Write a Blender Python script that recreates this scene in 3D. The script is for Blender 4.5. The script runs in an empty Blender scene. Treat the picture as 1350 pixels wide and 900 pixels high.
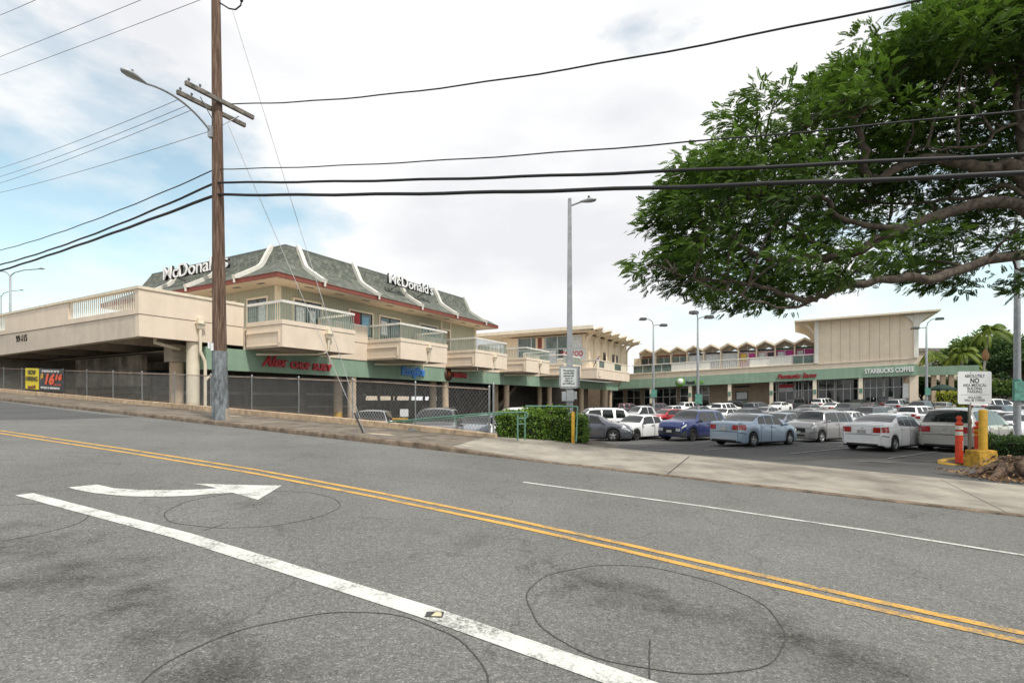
import bpy, bmesh, math, random
import numpy as np
from mathutils import Vector, Matrix, noise
random.seed(7); RNG = np.random.default_rng(11)
scene = bpy.context.scene
COL = scene.collection
F, CX, HY = 682.0, 675.0, 527.0           # focal length, principal column and horizon row of the photograph
SN, CS = 0.4868, 0.8735
DL = Vector((-CS, SN, 0)); DR = Vector((SN, CS, 0)); NO = Vector((CS, -SN, 0)); UP = Vector((0, 0, 1))
H0, GR = 1.75, 0.044                       # eye height over the road, road grade

def pt(px, py, Y): return Vector(((px - CX) / F * Y, Y, (HY - py) / F * Y))
def ss(a, b, x):
    t = min(1, max(0, (x - a) / (b - a))); return t * t * (3 - 2 * t)
def road_z(X, Y): return -H0 + GR * (X * DL.x + Y * DL.y)
def on_road(px, py, dz=0.0):
    # where the sight line through a measured picture point meets the sloping road
    k = (px - CX) / F; m = (py - HY) / F
    h = H0 - dz
    Y = h / (m + GR * (k * DL.x + DL.y))
    return Vector((k * Y, Y, road_z(k * Y, Y) + dz))
def SP(s, p, dz=0.0):
    v = DL * s + DR * p; return Vector((v.x, v.y, -H0 + GR * s + dz))
def lot_z(X, Y):
    s = X * DL.x + Y * DL.y; p = X * DR.x + Y * DR.y
    b = -2.05 - .22 * ss(21, 32, Y) + .03 * max(0, X - 20) * ss(45, 75, Y)
    e = -H0 + GR * s + .05
    return (e + (b - e) * ss(15.2, 20, p)) * (1 - ss(6.5, 8.5, s)) + b * ss(6.5, 8.5, s)

# ---------------------------------------------------------------- materials
def nt(m):
    m.use_nodes = True; n = m.node_tree; return n, n.nodes, n.links
def ramp(N, stops):
    r = N.new('ShaderNodeValToRGB'); e = r.color_ramp.elements
    while len(e) < len(stops): e.new(.5)
    for k, (p, c) in zip(e, stops):
        k.position = p; k.color = (c[0], c[1], c[2], 1)
    return r
def mat(name, c, rough=.7, metal=0., ns=3., na=.18, bump=0., bs=60., streak=0., spec=.5, coat=0., ior=None, stretch=None, fine=0.):
    m = bpy.data.materials.new(name); T, N, K = nt(m); P = N['Principled BSDF']
    P.inputs['Roughness'].default_value = rough; P.inputs['Metallic'].default_value = metal
    P.inputs['Specular IOR Level'].default_value = spec
    if coat: P.inputs['Coat Weight'].default_value = coat; P.inputs['Coat Roughness'].default_value = .03
    if ior: P.inputs['IOR'].default_value = ior
    tc = N.new('ShaderNodeTexCoord')
    no = N.new('ShaderNodeTexNoise'); no.inputs['Scale'].default_value = ns; no.inputs['Detail'].default_value = 6; no.inputs['Roughness'].default_value = .65
    src = tc.outputs['Object']
    if stretch:
        mp = N.new('ShaderNodeMapping'); mp.inputs['Scale'].default_value = stretch; K.new(src, mp.inputs['Vector']); K.new(mp.outputs['Vector'], no.inputs['Vector'])
    else: K.new(src, no.inputs['Vector'])
    d = tuple(x * (1 - na * 1.6) for x in c); l = tuple(min(1, x * (1 + na)) for x in c)
    r = ramp(N, [(.3, d), (.7, l)]); K.new(no.outputs['Fac'], r.inputs['Fac'])
    out = r.outputs['Color']
    if streak:
        mp = N.new('ShaderNodeMapping'); mp.inputs['Scale'].default_value = (1.3, 1.3, .10); K.new(src, mp.inputs['Vector'])
        n2 = N.new('ShaderNodeTexNoise'); n2.inputs['Scale'].default_value = 1.6; n2.inputs['Detail'].default_value = 5; K.new(mp.outputs['Vector'], n2.inputs['Vector'])
        r2 = ramp(N, [(.35, (1 - streak,) * 3), (.62, (1, 1, 1))]); K.new(n2.outputs['Fac'], r2.inputs['Fac'])
        mx = N.new('ShaderNodeMix'); mx.data_type = 'RGBA'; mx.blend_type = 'MULTIPLY'; mx.inputs['Factor'].default_value = 1
        K.new(out, mx.inputs['A']); K.new(r2.outputs['Color'], mx.inputs['B']); out = mx.outputs['Result']
    K.new(out, P.inputs['Base Color'])
    if bump:
        nb = N.new('ShaderNodeTexNoise'); nb.inputs['Scale'].default_value = bs; nb.inputs['Detail'].default_value = 3; K.new(src, nb.inputs['Vector'])
        b = N.new('ShaderNodeBump'); b.inputs['Strength'].default_value = bump; b.inputs['Distance'].default_value = .02
        K.new(nb.outputs['Fac'], b.inputs['Height']); K.new(b.outputs['Normal'], P.inputs['Normal'])
    return m

M = {}
M['cream'] = mat('cream_stucco', (.80, .675, .54), .9, ns=.9, na=.05, bump=.2, bs=90, streak=.05)
M['cream_l'] = mat('cream_trim', (.80, .71, .56), .7, na=.06, streak=.10)
M['white'] = mat('white_paint', (.80, .77, .70), .6, na=.06, streak=.10)
M['tan'] = mat('tan_panel', (.80, .68, .52), .9, ns=.8, na=.05, streak=.05)
M['green'] = mat('green_band_paint', (.265, .385, .285), .75, ns=.9, na=.08, streak=.12)
M['green_d'] = mat('green_pipe_paint', (.12, .25, .18), .5, na=.15, ns=8)
M['column'] = mat('column_stucco', (.62, .48, .34), .9, ns=4, na=.12, bump=.5, bs=40, streak=.1)
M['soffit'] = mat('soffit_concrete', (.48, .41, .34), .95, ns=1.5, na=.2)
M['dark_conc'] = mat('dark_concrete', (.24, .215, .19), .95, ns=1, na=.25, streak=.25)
M['conc'] = mat('weathered_concrete', (.40, .34, .27), .95, ns=2.5, na=.22, bump=.4, bs=25)
M['red_f'] = mat('red_fascia', (.24, .065, .045), .7, na=.12)
M['steel'] = mat('galvanised_steel', (.30, .31, .315), .45, .6, ns=8, na=.15)
M['grey_pole'] = mat('grey_pole_paint', (.36, .38, .40), .55, .2, ns=6, na=.15, streak=.15)
M['alu'] = mat('aluminium_frame', (.55, .56, .56), .4, .7, na=.1)
M['frame_d'] = mat('dark_window_frame', (.025, .025, .028), .5, na=.2)
M['wire'] = mat('fence_wire', (.38, .375, .36), .5, .4, ns=5, na=.2)
M['cable'] = mat('cable_rubber', (.012, .012, .014), .6, na=.2)
M['cable_l'] = mat('grey_wire', (.16, .16, .17), .6, na=.2)
M['black'] = mat('black_plastic', (.012, .012, .013), .55, na=.2)
M['sign_w'] = mat('sign_white', (.78, .79, .80), .5, ns=2, na=.05)
M['text_k'] = mat('sign_lettering_black', (.02, .02, .025), .6, na=.1)
M['yellow'] = mat('yellow_paint', (.62, .36, .03), .6, ns=6, na=.18, bump=.2, bs=30)
M['orange'] = mat('orange_plastic', (.75, .07, .025), .5, ns=6, na=.15)
M['reflect'] = mat('reflective_band', (.70, .66, .58), .35, na=.12)
M['amber'] = mat('amber_band', (.72, .32, .02), .4, na=.12)
M['letter_w'] = mat('white_sign_letter', (.86, .86, .85), .4, na=.03)
M['letter_r'] = mat('red_sign_letter', (.50, .015, .03), .4, na=.08)
M['letter_b'] = mat('blue_sign_letter', (.06, .24, .62), .4, na=.1)
M['letter_g'] = mat('green_sign_letter', (.16, .42, .04), .4, na=.1)
M['brownsign'] = mat('brown_sign_disc', (.10, .035, .02), .5, na=.3, ns=9)
M['poster_r'] = mat('red_poster', (.42, .02, .03), .5, na=.15)
M['poster_w'] = mat('pale_poster', (.66, .70, .72), .5, na=.25, ns=5)
M['poster_b'] = mat('blue_poster', (.22, .45, .62), .5, na=.35, ns=5)
M['poster_m'] = mat('magenta_poster', (.50, .03, .25), .5, na=.35, ns=6)
M['poster_y'] = mat('yellow_poster', (.70, .50, .06), .5, na=.25, ns=6)
M['poster_k'] = mat('pink_poster', (.68, .40, .42), .5, na=.3, ns=6)
M['ban_y'] = mat('yellow_banner_vinyl', (.85, .66, .0), .5, na=.06, ns=2)
M['ban_k'] = mat('black_banner_vinyl', (.015, .014, .02), .45, na=.15, ns=2)
M['flame'] = mat('orange_red_print', (.85, .10, .02), .5, na=.1)
M['flame_y'] = mat('yellow_print', (.9, .50, .03), .5, na=.1)
M['mulch'] = mat('bark_mulch', (.14, .085, .05), 1, ns=22, na=.55, bump=1, bs=30)
M['roofgrey'] = mat('roof_gravel', (.42, .40, .36), .9, na=.15)

def m_glass(name, c=(.03, .035, .035), rough=.04, ior=1.75):
    return mat(name, c, rough, ns=.7, na=.35, spec=.6, ior=ior)
M['glass'] = m_glass('window_glass', (.035, .045, .045))
M['glass_car'] = m_glass('car_glass', (.014, .018, .018), .04, 1.52)
M['glass_g'] = m_glass('green_panel_glass', (.12, .17, .15), .15, 1.5)
M['glass_store'] = m_glass('shopfront_glass', (.014, .02, .021), .04, 1.55)

def m_wood():
    m = bpy.data.materials.new('weathered_pole_wood'); T, N, K = nt(m); P = N['Principled BSDF']; P.inputs['Roughness'].default_value = .9
    tc = N.new('ShaderNodeTexCoord'); mp = N.new('ShaderNodeMapping'); mp.inputs['Scale'].default_value = (14, 14, .5); K.new(tc.outputs['Object'], mp.inputs['Vector'])
    n = N.new('ShaderNodeTexNoise'); n.inputs['Scale'].default_value = 2; n.inputs['Detail'].default_value = 9; n.inputs['Roughness'].default_value = .7; K.new(mp.outputs['Vector'], n.inputs['Vector'])
    r = ramp(N, [(.34, (.028, .018, .013)), (.46, (.105, .060, .040)), (.57, (.185, .120, .085)), (.70, (.36, .29, .23))]); K.new(n.outputs['Fac'], r.inputs['Fac'])
    K.new(r.outputs['Color'], P.inputs['Base Color'])
    b = N.new('ShaderNodeBump'); b.inputs['Strength'].default_value = .8; b.inputs['Distance'].default_value = .03; K.new(n.outputs['Fac'], b.inputs['Height']); K.new(b.outputs['Normal'], P.inputs['Normal'])
    return m
M['wood'] = m_wood()
M['sheath'] = mat('grey_pole_sheath', (.19, .21, .225), .8, ns=7, na=.5, bump=.5, bs=18, stretch=(1, 1, .35))
M['arm_wood'] = mat('grey_crossarm_wood', (.20, .18, .155), .9, ns=6, na=.45, bump=.4, bs=30)
M['bark'] = mat('tree_bark', (.115, .092, .072), .95, ns=5, na=.5, bump=1.0, bs=22)
M['bark_l'] = mat('palm_trunk_bark', (.36, .33, .29), .95, ns=5, na=.3, bump=.5, bs=12)

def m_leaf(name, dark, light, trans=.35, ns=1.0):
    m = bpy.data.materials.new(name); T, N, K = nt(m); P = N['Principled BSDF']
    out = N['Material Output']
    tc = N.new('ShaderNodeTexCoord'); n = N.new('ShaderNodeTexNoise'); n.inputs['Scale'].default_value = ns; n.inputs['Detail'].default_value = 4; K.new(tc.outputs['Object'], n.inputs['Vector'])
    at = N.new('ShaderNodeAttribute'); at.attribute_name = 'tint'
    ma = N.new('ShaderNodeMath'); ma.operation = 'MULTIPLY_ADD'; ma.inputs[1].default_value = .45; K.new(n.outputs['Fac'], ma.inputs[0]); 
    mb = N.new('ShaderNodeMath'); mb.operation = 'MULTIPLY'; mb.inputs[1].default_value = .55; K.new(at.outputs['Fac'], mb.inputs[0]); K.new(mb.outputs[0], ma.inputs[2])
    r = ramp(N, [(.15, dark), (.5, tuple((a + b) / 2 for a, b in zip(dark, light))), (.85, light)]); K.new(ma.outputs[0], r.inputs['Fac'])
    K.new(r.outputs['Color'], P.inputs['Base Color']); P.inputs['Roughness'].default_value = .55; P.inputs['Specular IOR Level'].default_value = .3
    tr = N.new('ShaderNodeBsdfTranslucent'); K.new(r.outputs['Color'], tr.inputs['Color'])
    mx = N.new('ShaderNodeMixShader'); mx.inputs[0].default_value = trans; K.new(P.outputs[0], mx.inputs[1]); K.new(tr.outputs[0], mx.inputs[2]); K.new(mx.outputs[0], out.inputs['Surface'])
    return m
M['leaf_big'] = m_leaf('spreading_tree_leaf', (.008, .027, .004), (.165, .295, .036), .34, .9)
M['leaf_hedge'] = m_leaf('hedge_leaf', (.03, .08, .012), (.24, .38, .05), .2, 5)
M['leaf_hedge2'] = m_leaf('low_hedge_leaf', (.02, .05, .012), (.10, .19, .04), .2, 5)
M['leaf_bg'] = m_leaf('far_tree_leaf', (.02, .05, .012), (.15, .23, .04), .2, .35)
M['leaf_bg2'] = m_leaf('dark_far_tree_leaf', (.015, .035, .012), (.07, .13, .03), .2, .35)
M['leaf_palm'] = m_leaf('palm_frond_leaf', (.05, .10, .012), (.24, .30, .035), .25, .6)
M['leaf_yel'] = m_leaf('yellow_shrub_leaf', (.14, .17, .012), (.45, .46, .03), .2, 2)

def m_siding():
    m = bpy.data.materials.new('sage_siding'); T, N, K = nt(m); P = N['Principled BSDF']; P.inputs['Roughness'].default_value = .85
    tc = N.new('ShaderNodeTexCoord'); sx = N.new('ShaderNodeSeparateXYZ'); K.new(tc.outputs['Object'], sx.inputs[0])
    ad = N.new('ShaderNodeMath'); ad.operation = 'ADD'; K.new(sx.outputs['X'], ad.inputs[0]); K.new(sx.outputs['Y'], ad.inputs[1])
    mu = N.new('ShaderNodeMath'); mu.operation = 'MULTIPLY'; mu.inputs[1].default_value = 4.2; K.new(ad.outputs[0], mu.inputs[0])
    fr = N.new('ShaderNodeMath'); fr.operation = 'FRACT'; K.new(mu.outputs[0], fr.inputs[0])
    r = ramp(N, [(0, (.25, .25, .19)), (.09, (.25, .25, .19)), (.13, (.40, .40, .31)), (1, (.43, .43, .335))]); K.new(fr.outputs[0], r.inputs['Fac'])
    K.new(r.outputs['Color'], P.inputs['Base Color'])
    b = N.new('ShaderNodeBump'); b.inputs['Strength'].default_value = .6; b.inputs['Distance'].default_value = .02; K.new(r.outputs['Color'], b.inputs['Height']); K.new(b.outputs['Normal'], P.inputs['Normal'])
    return m
M['siding'] = m_siding()
def m_shingle():
    m = bpy.data.materials.new('grey_green_shingle'); T, N, K = nt(m); P = N['Principled BSDF']; P.inputs['Roughness'].default_value = .95
    tc = N.new('ShaderNodeTexCoord'); sx = N.new('ShaderNodeSeparateXYZ'); K.new(tc.outputs['Object'], sx.inputs[0])
    ad = N.new('ShaderNodeMath'); ad.operation = 'ADD'; K.new(sx.outputs['X'], ad.inputs[0]); K.new(sx.outputs['Y'], ad.inputs[1])
    cb = N.new('ShaderNodeCombineXYZ'); K.new(ad.outputs[0], cb.inputs[0]); K.new(sx.outputs['Z'], cb.inputs[1])
    br = N.new('ShaderNodeTexBrick'); br.inputs['Scale'].default_value = 1; br.inputs['Brick Width'].default_value = .42; br.inputs['Row Height'].default_value = .155
    br.inputs['Mortar Size'].default_value = .014; br.inputs['Color1'].default_value = (.115, .13, .11, 1); br.inputs['Color2'].default_value = (.20, .21, .175, 1); br.inputs['Mortar'].default_value = (.05, .055, .05, 1); br.inputs['Bias'].default_value = -.1
    K.new(cb.outputs[0], br.inputs['Vector'])
    n = N.new('ShaderNodeTexNoise'); n.inputs['Scale'].default_value = 2.2; n.inputs['Detail'].default_value = 7; K.new(tc.outputs['Object'], n.inputs['Vector'])
    r = ramp(N, [(.3, (.68, .68, .68)), (.7, (1.25, 1.25, 1.22))]); K.new(n.outputs['Fac'], r.inputs['Fac'])
    mx = N.new('ShaderNodeMix'); mx.data_type = 'RGBA'; mx.blend_type = 'MULTIPLY'; mx.inputs['Factor'].default_value = 1; K.new(br.outputs['Color'], mx.inputs['A']); K.new(r.outputs['Color'], mx.inputs['B'])
    K.new(mx.outputs['Result'], P.inputs['Base Color'])
    b = N.new('ShaderNodeBump'); b.inputs['Strength'].default_value = .9; b.inputs['Distance'].default_value = .04; K.new(br.outputs['Fac'], b.inputs['Height']); b.invert = True; K.new(b.outputs['Normal'], P.inputs['Normal'])
    return m
M['shingle'] = m_shingle()

def m_asphalt(name, base, worn=True, light=1.0):
    m = bpy.data.materials.new(name); T, N, K = nt(m); P = N['Principled BSDF']; P.inputs['Roughness'].default_value = .92; P.inputs['Specular IOR Level'].default_value = .25
    tc = N.new('ShaderNodeTexCoord'); ob = tc.outputs['Object']
    big = N.new('ShaderNodeTexNoise'); big.inputs['Scale'].default_value = .45; big.inputs['Detail'].default_value = 6; big.inputs['Roughness'].default_value = .6; K.new(ob, big.inputs['Vector'])
    rb = ramp(N, [(.3, tuple(x * .84 for x in base)), (.7, tuple(x * 1.12 for x in base))]); K.new(big.outputs['Fac'], rb.inputs['Fac'])
    vo = N.new('ShaderNodeTexVoronoi'); vo.inputs['Scale'].default_value = 95; K.new(ob, vo.inputs['Vector'])
    sp = N.new('ShaderNodeSeparateColor'); K.new(vo.outputs['Color'], sp.inputs[0])
    rv = ramp(N, [(0, (.45, .45, .45)), (.45, (.92, .92, .91)), (.86, (1.10, 1.09, 1.07)), (1, (2.1, 2.05, 1.95))]); K.new(sp.outputs[0], rv.inputs['Fac'])
    mx = N.new('ShaderNodeMix'); mx.data_type = 'RGBA'; mx.blend_type = 'MULTIPLY'; mx.inputs['Factor'].default_value = .68; K.new(rb.outputs['Color'], mx.inputs['A']); K.new(rv.outputs['Color'], mx.inputs['B'])
    col = mx.outputs['Result']
    n3 = N.new('ShaderNodeTexNoise'); n3.inputs['Scale'].default_value = 26; n3.inputs['Detail'].default_value = 4; n3.inputs['Roughness'].default_value = .7; K.new(ob, n3.inputs['Vector'])
    r3 = ramp(N, [(.33, (.72, .72, .72)), (.62, (1.14, 1.14, 1.14))]); K.new(n3.outputs['Fac'], r3.inputs['Fac'])
    m3 = N.new('ShaderNodeMix'); m3.data_type = 'RGBA'; m3.blend_type = 'MULTIPLY'; m3.inputs['Factor'].default_value = .8; K.new(col, m3.inputs['A']); K.new(r3.outputs['Color'], m3.inputs['B']); col = m3.outputs['Result']
    if worn:
        at = N.new('ShaderNodeAttribute'); at.attribute_name = 'wear'
        n2 = N.new('ShaderNodeTexNoise'); n2.inputs['Scale'].default_value = 42; n2.inputs['Detail'].default_value = 5; n2.inputs['Roughness'].default_value = .8; K.new(ob, n2.inputs['Vector'])
        n8 = N.new('ShaderNodeTexNoise'); n8.inputs['Scale'].default_value = 3.5; n8.inputs['Detail'].default_value = 5; K.new(ob, n8.inputs['Vector'])
        mw = N.new('ShaderNodeMath'); mw.operation = 'MULTIPLY_ADD'; mw.inputs[1].default_value = .8; K.new(n8.outputs['Fac'], mw.inputs[0]); K.new(at.outputs['Fac'], mw.inputs[2])
        a2 = N.new('ShaderNodeMath'); a2.operation = 'ADD'; K.new(mw.outputs[0], a2.inputs[0]); K.new(n2.outputs['Fac'], a2.inputs[1])
        r2 = ramp(N, [(.0, (1, 1, 1)), (.60, (1, 1, 1)), (.74, (.66, .645, .63)), (.82, (.34, .33, .32))]); md = N.new('ShaderNodeMath'); md.operation = 'MULTIPLY'; md.inputs[1].default_value = .5; K.new(a2.outputs[0], md.inputs[0]); K.new(md.outputs[0], r2.inputs['Fac'])
        m2 = N.new('ShaderNodeMix'); m2.data_type = 'RGBA'; m2.blend_type = 'MULTIPLY'; m2.inputs['Factor'].default_value = 1; K.new(col, m2.inputs['A']); K.new(r2.outputs['Color'], m2.inputs['B']); col = m2.outputs['Result']
        # fine cracks
        vc = N.new('ShaderNodeTexVoronoi'); vc.feature = 'DISTANCE_TO_EDGE'; vc.inputs['Scale'].default_value = .42
        nw = N.new('ShaderNodeTexNoise'); nw.inputs['Scale'].default_value = 2.5; nw.inputs['Detail'].default_value = 5; K.new(ob, nw.inputs['Vector'])
        vm = N.new('ShaderNodeVectorMath'); vm.operation = 'MULTIPLY_ADD'; vm.inputs[1].default_value = (.8, .8, .8); K.new(nw.outputs['Color'], vm.inputs[0]); K.new(ob, vm.inputs[2]); K.new(vm.outputs[0], vc.inputs['Vector'])
        rc = ramp(N, [(0, (.55, .55, .55)), (.004, (.62, .62, .62)), (.009, (1, 1, 1))]); K.new(vc.outputs['Distance'], rc.inputs['Fac'])
        m4 = N.new('ShaderNodeMix'); m4.data_type = 'RGBA'; m4.blend_type = 'MULTIPLY'; m4.inputs['Factor'].default_value = .5; K.new(col, m4.inputs['A']); K.new(rc.outputs['Color'], m4.inputs['B']); col = m4.outputs['Result']
    K.new(col, P.inputs['Base Color'])
    b = N.new('ShaderNodeBump'); b.inputs['Strength'].default_value = .5; b.inputs['Distance'].default_value = .006; K.new(vo.outputs['Distance'], b.inputs['Height']); b.invert = True; K.new(b.outputs['Normal'], P.inputs['Normal'])
    return m
M['asphalt'] = m_asphalt('worn_asphalt', (.172, .172, .164))
M['asphalt_lot'] = m_asphalt('lot_asphalt', (.115, .114, .110), False)
def m_paint(name, c, wear=.5):
    m = bpy.data.materials.new(name); T, N, K = nt(m); P = N['Principled BSDF']; P.inputs['Roughness'].default_value = .8
    tc = N.new('ShaderNodeTexCoord'); n = N.new('ShaderNodeTexNoise'); n.inputs['Scale'].default_value = 30; n.inputs['Detail'].default_value = 8; n.inputs['Roughness'].default_value = .75; K.new(tc.outputs['Object'], n.inputs['Vector'])
    n2 = N.new('ShaderNodeTexNoise'); n2.inputs['Scale'].default_value = 3; n2.inputs['Detail'].default_value = 3; K.new(tc.outputs['Object'], n2.inputs['Vector'])
    ad = N.new('ShaderNodeMath'); ad.operation = 'MULTIPLY_ADD'; ad.inputs[1].default_value = .6; K.new(n2.outputs['Fac'], ad.inputs[0]); K.new(n.outputs['Fac'], ad.inputs[2])
    r = ramp(N, [(.62, (.15, .148, .138)), (.62 + .14 * wear, tuple(x * .86 for x in c)), (.85, c)]); K.new(ad.outputs[0], r.inputs['Fac']); K.new(r.outputs['Color'], P.inputs['Base Color'])
    return m
M['mark_w'] = m_paint('road_paint_white', (.60, .60, .56), 1.15)
M['mark_y'] = m_paint('road_paint_yellow', (.60, .345, .075), 1.1)
M['mark_f'] = m_paint('faded_stall_paint', (.34, .34, .32), 1.6)
M['groove'] = mat('saw_cut_sealant', (.06, .06, .058), .9, na=.3, ns=12)
M['walk'] = mat('old_asphalt_footway', (.19, .16, .125), .95, ns=1.6, na=.35, bump=.7, bs=70)
M['apron'] = mat('driveway_concrete', (.33, .30, .25), .95, ns=.9, na=.30, bump=.5, bs=60)
M['kerbm'] = mat('weathered_kerb_stone', (.19, .145, .105), .95, ns=4, na=.45, bump=.7, bs=25)
M['wallm'] = mat('low_wall_concrete', (.56, .42, .28), .95, ns=3.5, na=.28, bump=.6, bs=25)
M['earth'] = mat('bare_ground', (.16, .13, .09), 1, ns=.6, na=.35)

# ---------------------------------------------------------------- mesh builder
class MB:
    def __init__(s): s.v = []; s.f = []; s.m = []; s.sm = []
    def add(s, vs, fs, m=0, sm=False):
        b = len(s.v); s.v += [tuple(v) for v in vs]
        for f in fs: s.f.append(tuple(i + b for i in f)); s.m.append(m); s.sm.append(sm)
        return s
    def box(s, x0, x1, y0, y1, z0, z1, m=0, k=0.):
        v = [(x, y, z + k * x) for z in (z0, z1) for y in (y0, y1) for x in (x0, x1)]
        return s.add(v, [(0, 2, 3, 1), (4, 5, 7, 6), (0, 1, 5, 4), (2, 6, 7, 3), (0, 4, 6, 2), (1, 3, 7, 5)], m)
    def hexa(s, lo, hi, m=0):     # two quads, lower and upper ring
        return s.add(list(lo) + list(hi), [(3, 2, 1, 0), (4, 5, 6, 7), (0, 1, 5, 4), (1, 2, 6, 5), (2, 3, 7, 6), (3, 0, 4, 7)], m)
    def quad(s, a, b, c, d, m=0): return s.add([a, b, c, d], [(0, 1, 2, 3)], m)
    def tube(s, pts, r, n=8, m=0, cap=True, sm=True):
        pts = [Vector(p) for p in pts]; L = len(pts)
        if not hasattr(r, '__len__'): r = [r] * L
        up = None; rings = []
        for i, p in enumerate(pts):
            d = (pts[min(i + 1, L - 1)] - pts[max(i - 1, 0)]).normalized()
            if up is None:
                up = Vector((0, 0, 1)) if abs(d.z) < .9 else Vector((1, 0, 0))
            a = d.cross(up).normalized(); up = a.cross(d).normalized()
            rings += [p + (a * math.cos(2 * math.pi * k / n) + up * math.sin(2 * math.pi * k / n)) * r[i] for k in range(n)]
        fs = [(i * n + k, i * n + (k + 1) % n, (i + 1) * n + (k + 1) % n, (i + 1) * n + k) for i in range(L - 1) for k in range(n)]
        s.add(rings, fs, m, sm)
        if cap: s.add(rings[:n], [tuple(range(n))[::-1]], m); s.add(rings[-n:], [tuple(range(n))], m)
        return s
    def lathe(s, prof, c=(0, 0, 0), axis='z', n=24, m=0, sm=True):   # prof: (r, h)
        vs = []
        for r, h in prof:
            for k in range(n):
                a = 2 * math.pi * k / n; x, y = r * math.cos(a), r * math.sin(a)
                v = (x, y, h) if axis == 'z' else ((x, h, y) if axis == 'y' else (h, x, y))
                vs.append((v[0] + c[0], v[1] + c[1], v[2] + c[2]))
        fs = [(i * n + k, i * n + (k + 1) % n, (i + 1) * n + (k + 1) % n, (i + 1) * n + k) for i in range(len(prof) - 1) for k in range(n)]
        return s.add(vs, fs, m, sm)
    def prism(s, poly, fn, d0, d1, m=0):       # 2-D polygon swept between two depths; fn(a, b, d) gives the point
        n = len(poly); v = [fn(a, b, d0) for a, b in poly] + [fn(a, b, d1) for a, b in poly]
        return s.add(v, [tuple(range(n))[::-1], tuple(range(n, 2 * n))] + [(i, (i + 1) % n, n + (i + 1) % n, n + i) for i in range(n)], m)
    def build(s, name, mats, parent=None, loc=None, attr=None, recalc=True):
        me = bpy.data.meshes.new(name)
        loc = Vector(loc) if loc is not None else None
        vs = s.v if loc is None else [(x - loc.x, y - loc.y, z - loc.z) for x, y, z in s.v]
        me.from_pydata(vs, [], s.f)
        if not isinstance(mats, (list, tuple)): mats = [mats]
        for q in mats: me.materials.append(q)
        if len(mats) > 1: me.polygons.foreach_set('material_index', s.m)
        me.polygons.foreach_set('use_smooth', s.sm)
        if recalc:
            b = bmesh.new(); b.from_mesh(me); bmesh.ops.recalc_face_normals(b, faces=b.faces); b.to_mesh(me); b.free()
        me.update()
        o = bpy.data.objects.new(name, me); COL.objects.link(o)
        if loc is not None: o.location = loc
        if parent is not None: o.parent = parent
        return o

def tag(o, label=None, cat=None, group=None, kind=None):
    if label: o['label'] = label
    if cat: o['category'] = cat
    if group: o['group'] = group
    if kind: o['kind'] = kind
    return o
def thing(name, label, cat, loc=(0, 0, 0), rotz=0., group=None):
    o = bpy.data.objects.new(name, None); COL.objects.link(o); o.empty_display_size = .3
    o.location = loc; o.rotation_euler = (0, 0, rotz); return tag(o, label, cat, group)
def dup(o, parent=None):
    c = o.copy(); COL.objects.link(c)
    if parent is not None: c.parent = parent
    for ch in list(KIDS.get(o.name, [])): dup(ch, c)
    return c
KIDS = {}
def index_kids(root):
    for o in [root] + list(root.children_recursive): KIDS[o.name] = list(o.children)

def grid_mesh(name, xs, ys, fn, m, parent=None, attrs=None, smooth=True):
    nx, ny = len(xs), len(ys)
    v = [fn(x, y) for y in ys for x in xs]
    f = [(j * nx + i, j * nx + i + 1, (j + 1) * nx + i + 1, (j + 1) * nx + i) for j in range(ny - 1) for i in range(nx - 1)]
    me = bpy.data.meshes.new(name); me.from_pydata([tuple(p) for p in v], [], f); me.materials.append(m)
    me.polygons.foreach_set('use_smooth', [smooth] * len(f))
    if me.polygons[0].normal.z < 0: me.flip_normals()
    for k, g in (attrs or {}).items():
        a = me.attributes.new(k, 'FLOAT', 'POINT'); a.data.foreach_set('value', [g(Vector(p)) for p in v])
    me.update(); o = bpy.data.objects.new(name, me); COL.objects.link(o)
    if parent is not None: o.parent = parent
    return o

def text_obj(name, s, size, m, loc, xd, nd, parent=None, ext=.03, bold=0., align='CENTER', sx=1., shear=0.):
    cu = bpy.data.curves.new(name, 'FONT'); cu.body = s; cu.size = size; cu.extrude = ext; cu.offset = bold; cu.align_x = align; cu.align_y = 'CENTER'; cu.shear = shear
    cu.resolution_u = 4
    t = bpy.data.objects.new('tmp_text', cu); COL.objects.link(t)
    me = bpy.data.meshes.new_from_object(t.evaluated_get(bpy.context.evaluated_depsgraph_get()))
    bpy.data.objects.remove(t); me.name = name; me.materials.clear(); me.materials.append(m)
    o = bpy.data.objects.new(name, me); COL.objects.link(o)
    xd = Vector(xd).normalized(); nd = Vector(nd).normalized(); up = nd.cross(xd).normalized()
    R = Matrix((xd, up, nd)).transposed().to_4x4()
    o.matrix_basis = Matrix.Translation(Vector(loc)) @ R @ Matrix.Diagonal((sx, 1, 1, 1))
    if parent is not None: o.parent = parent
    return o
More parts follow.
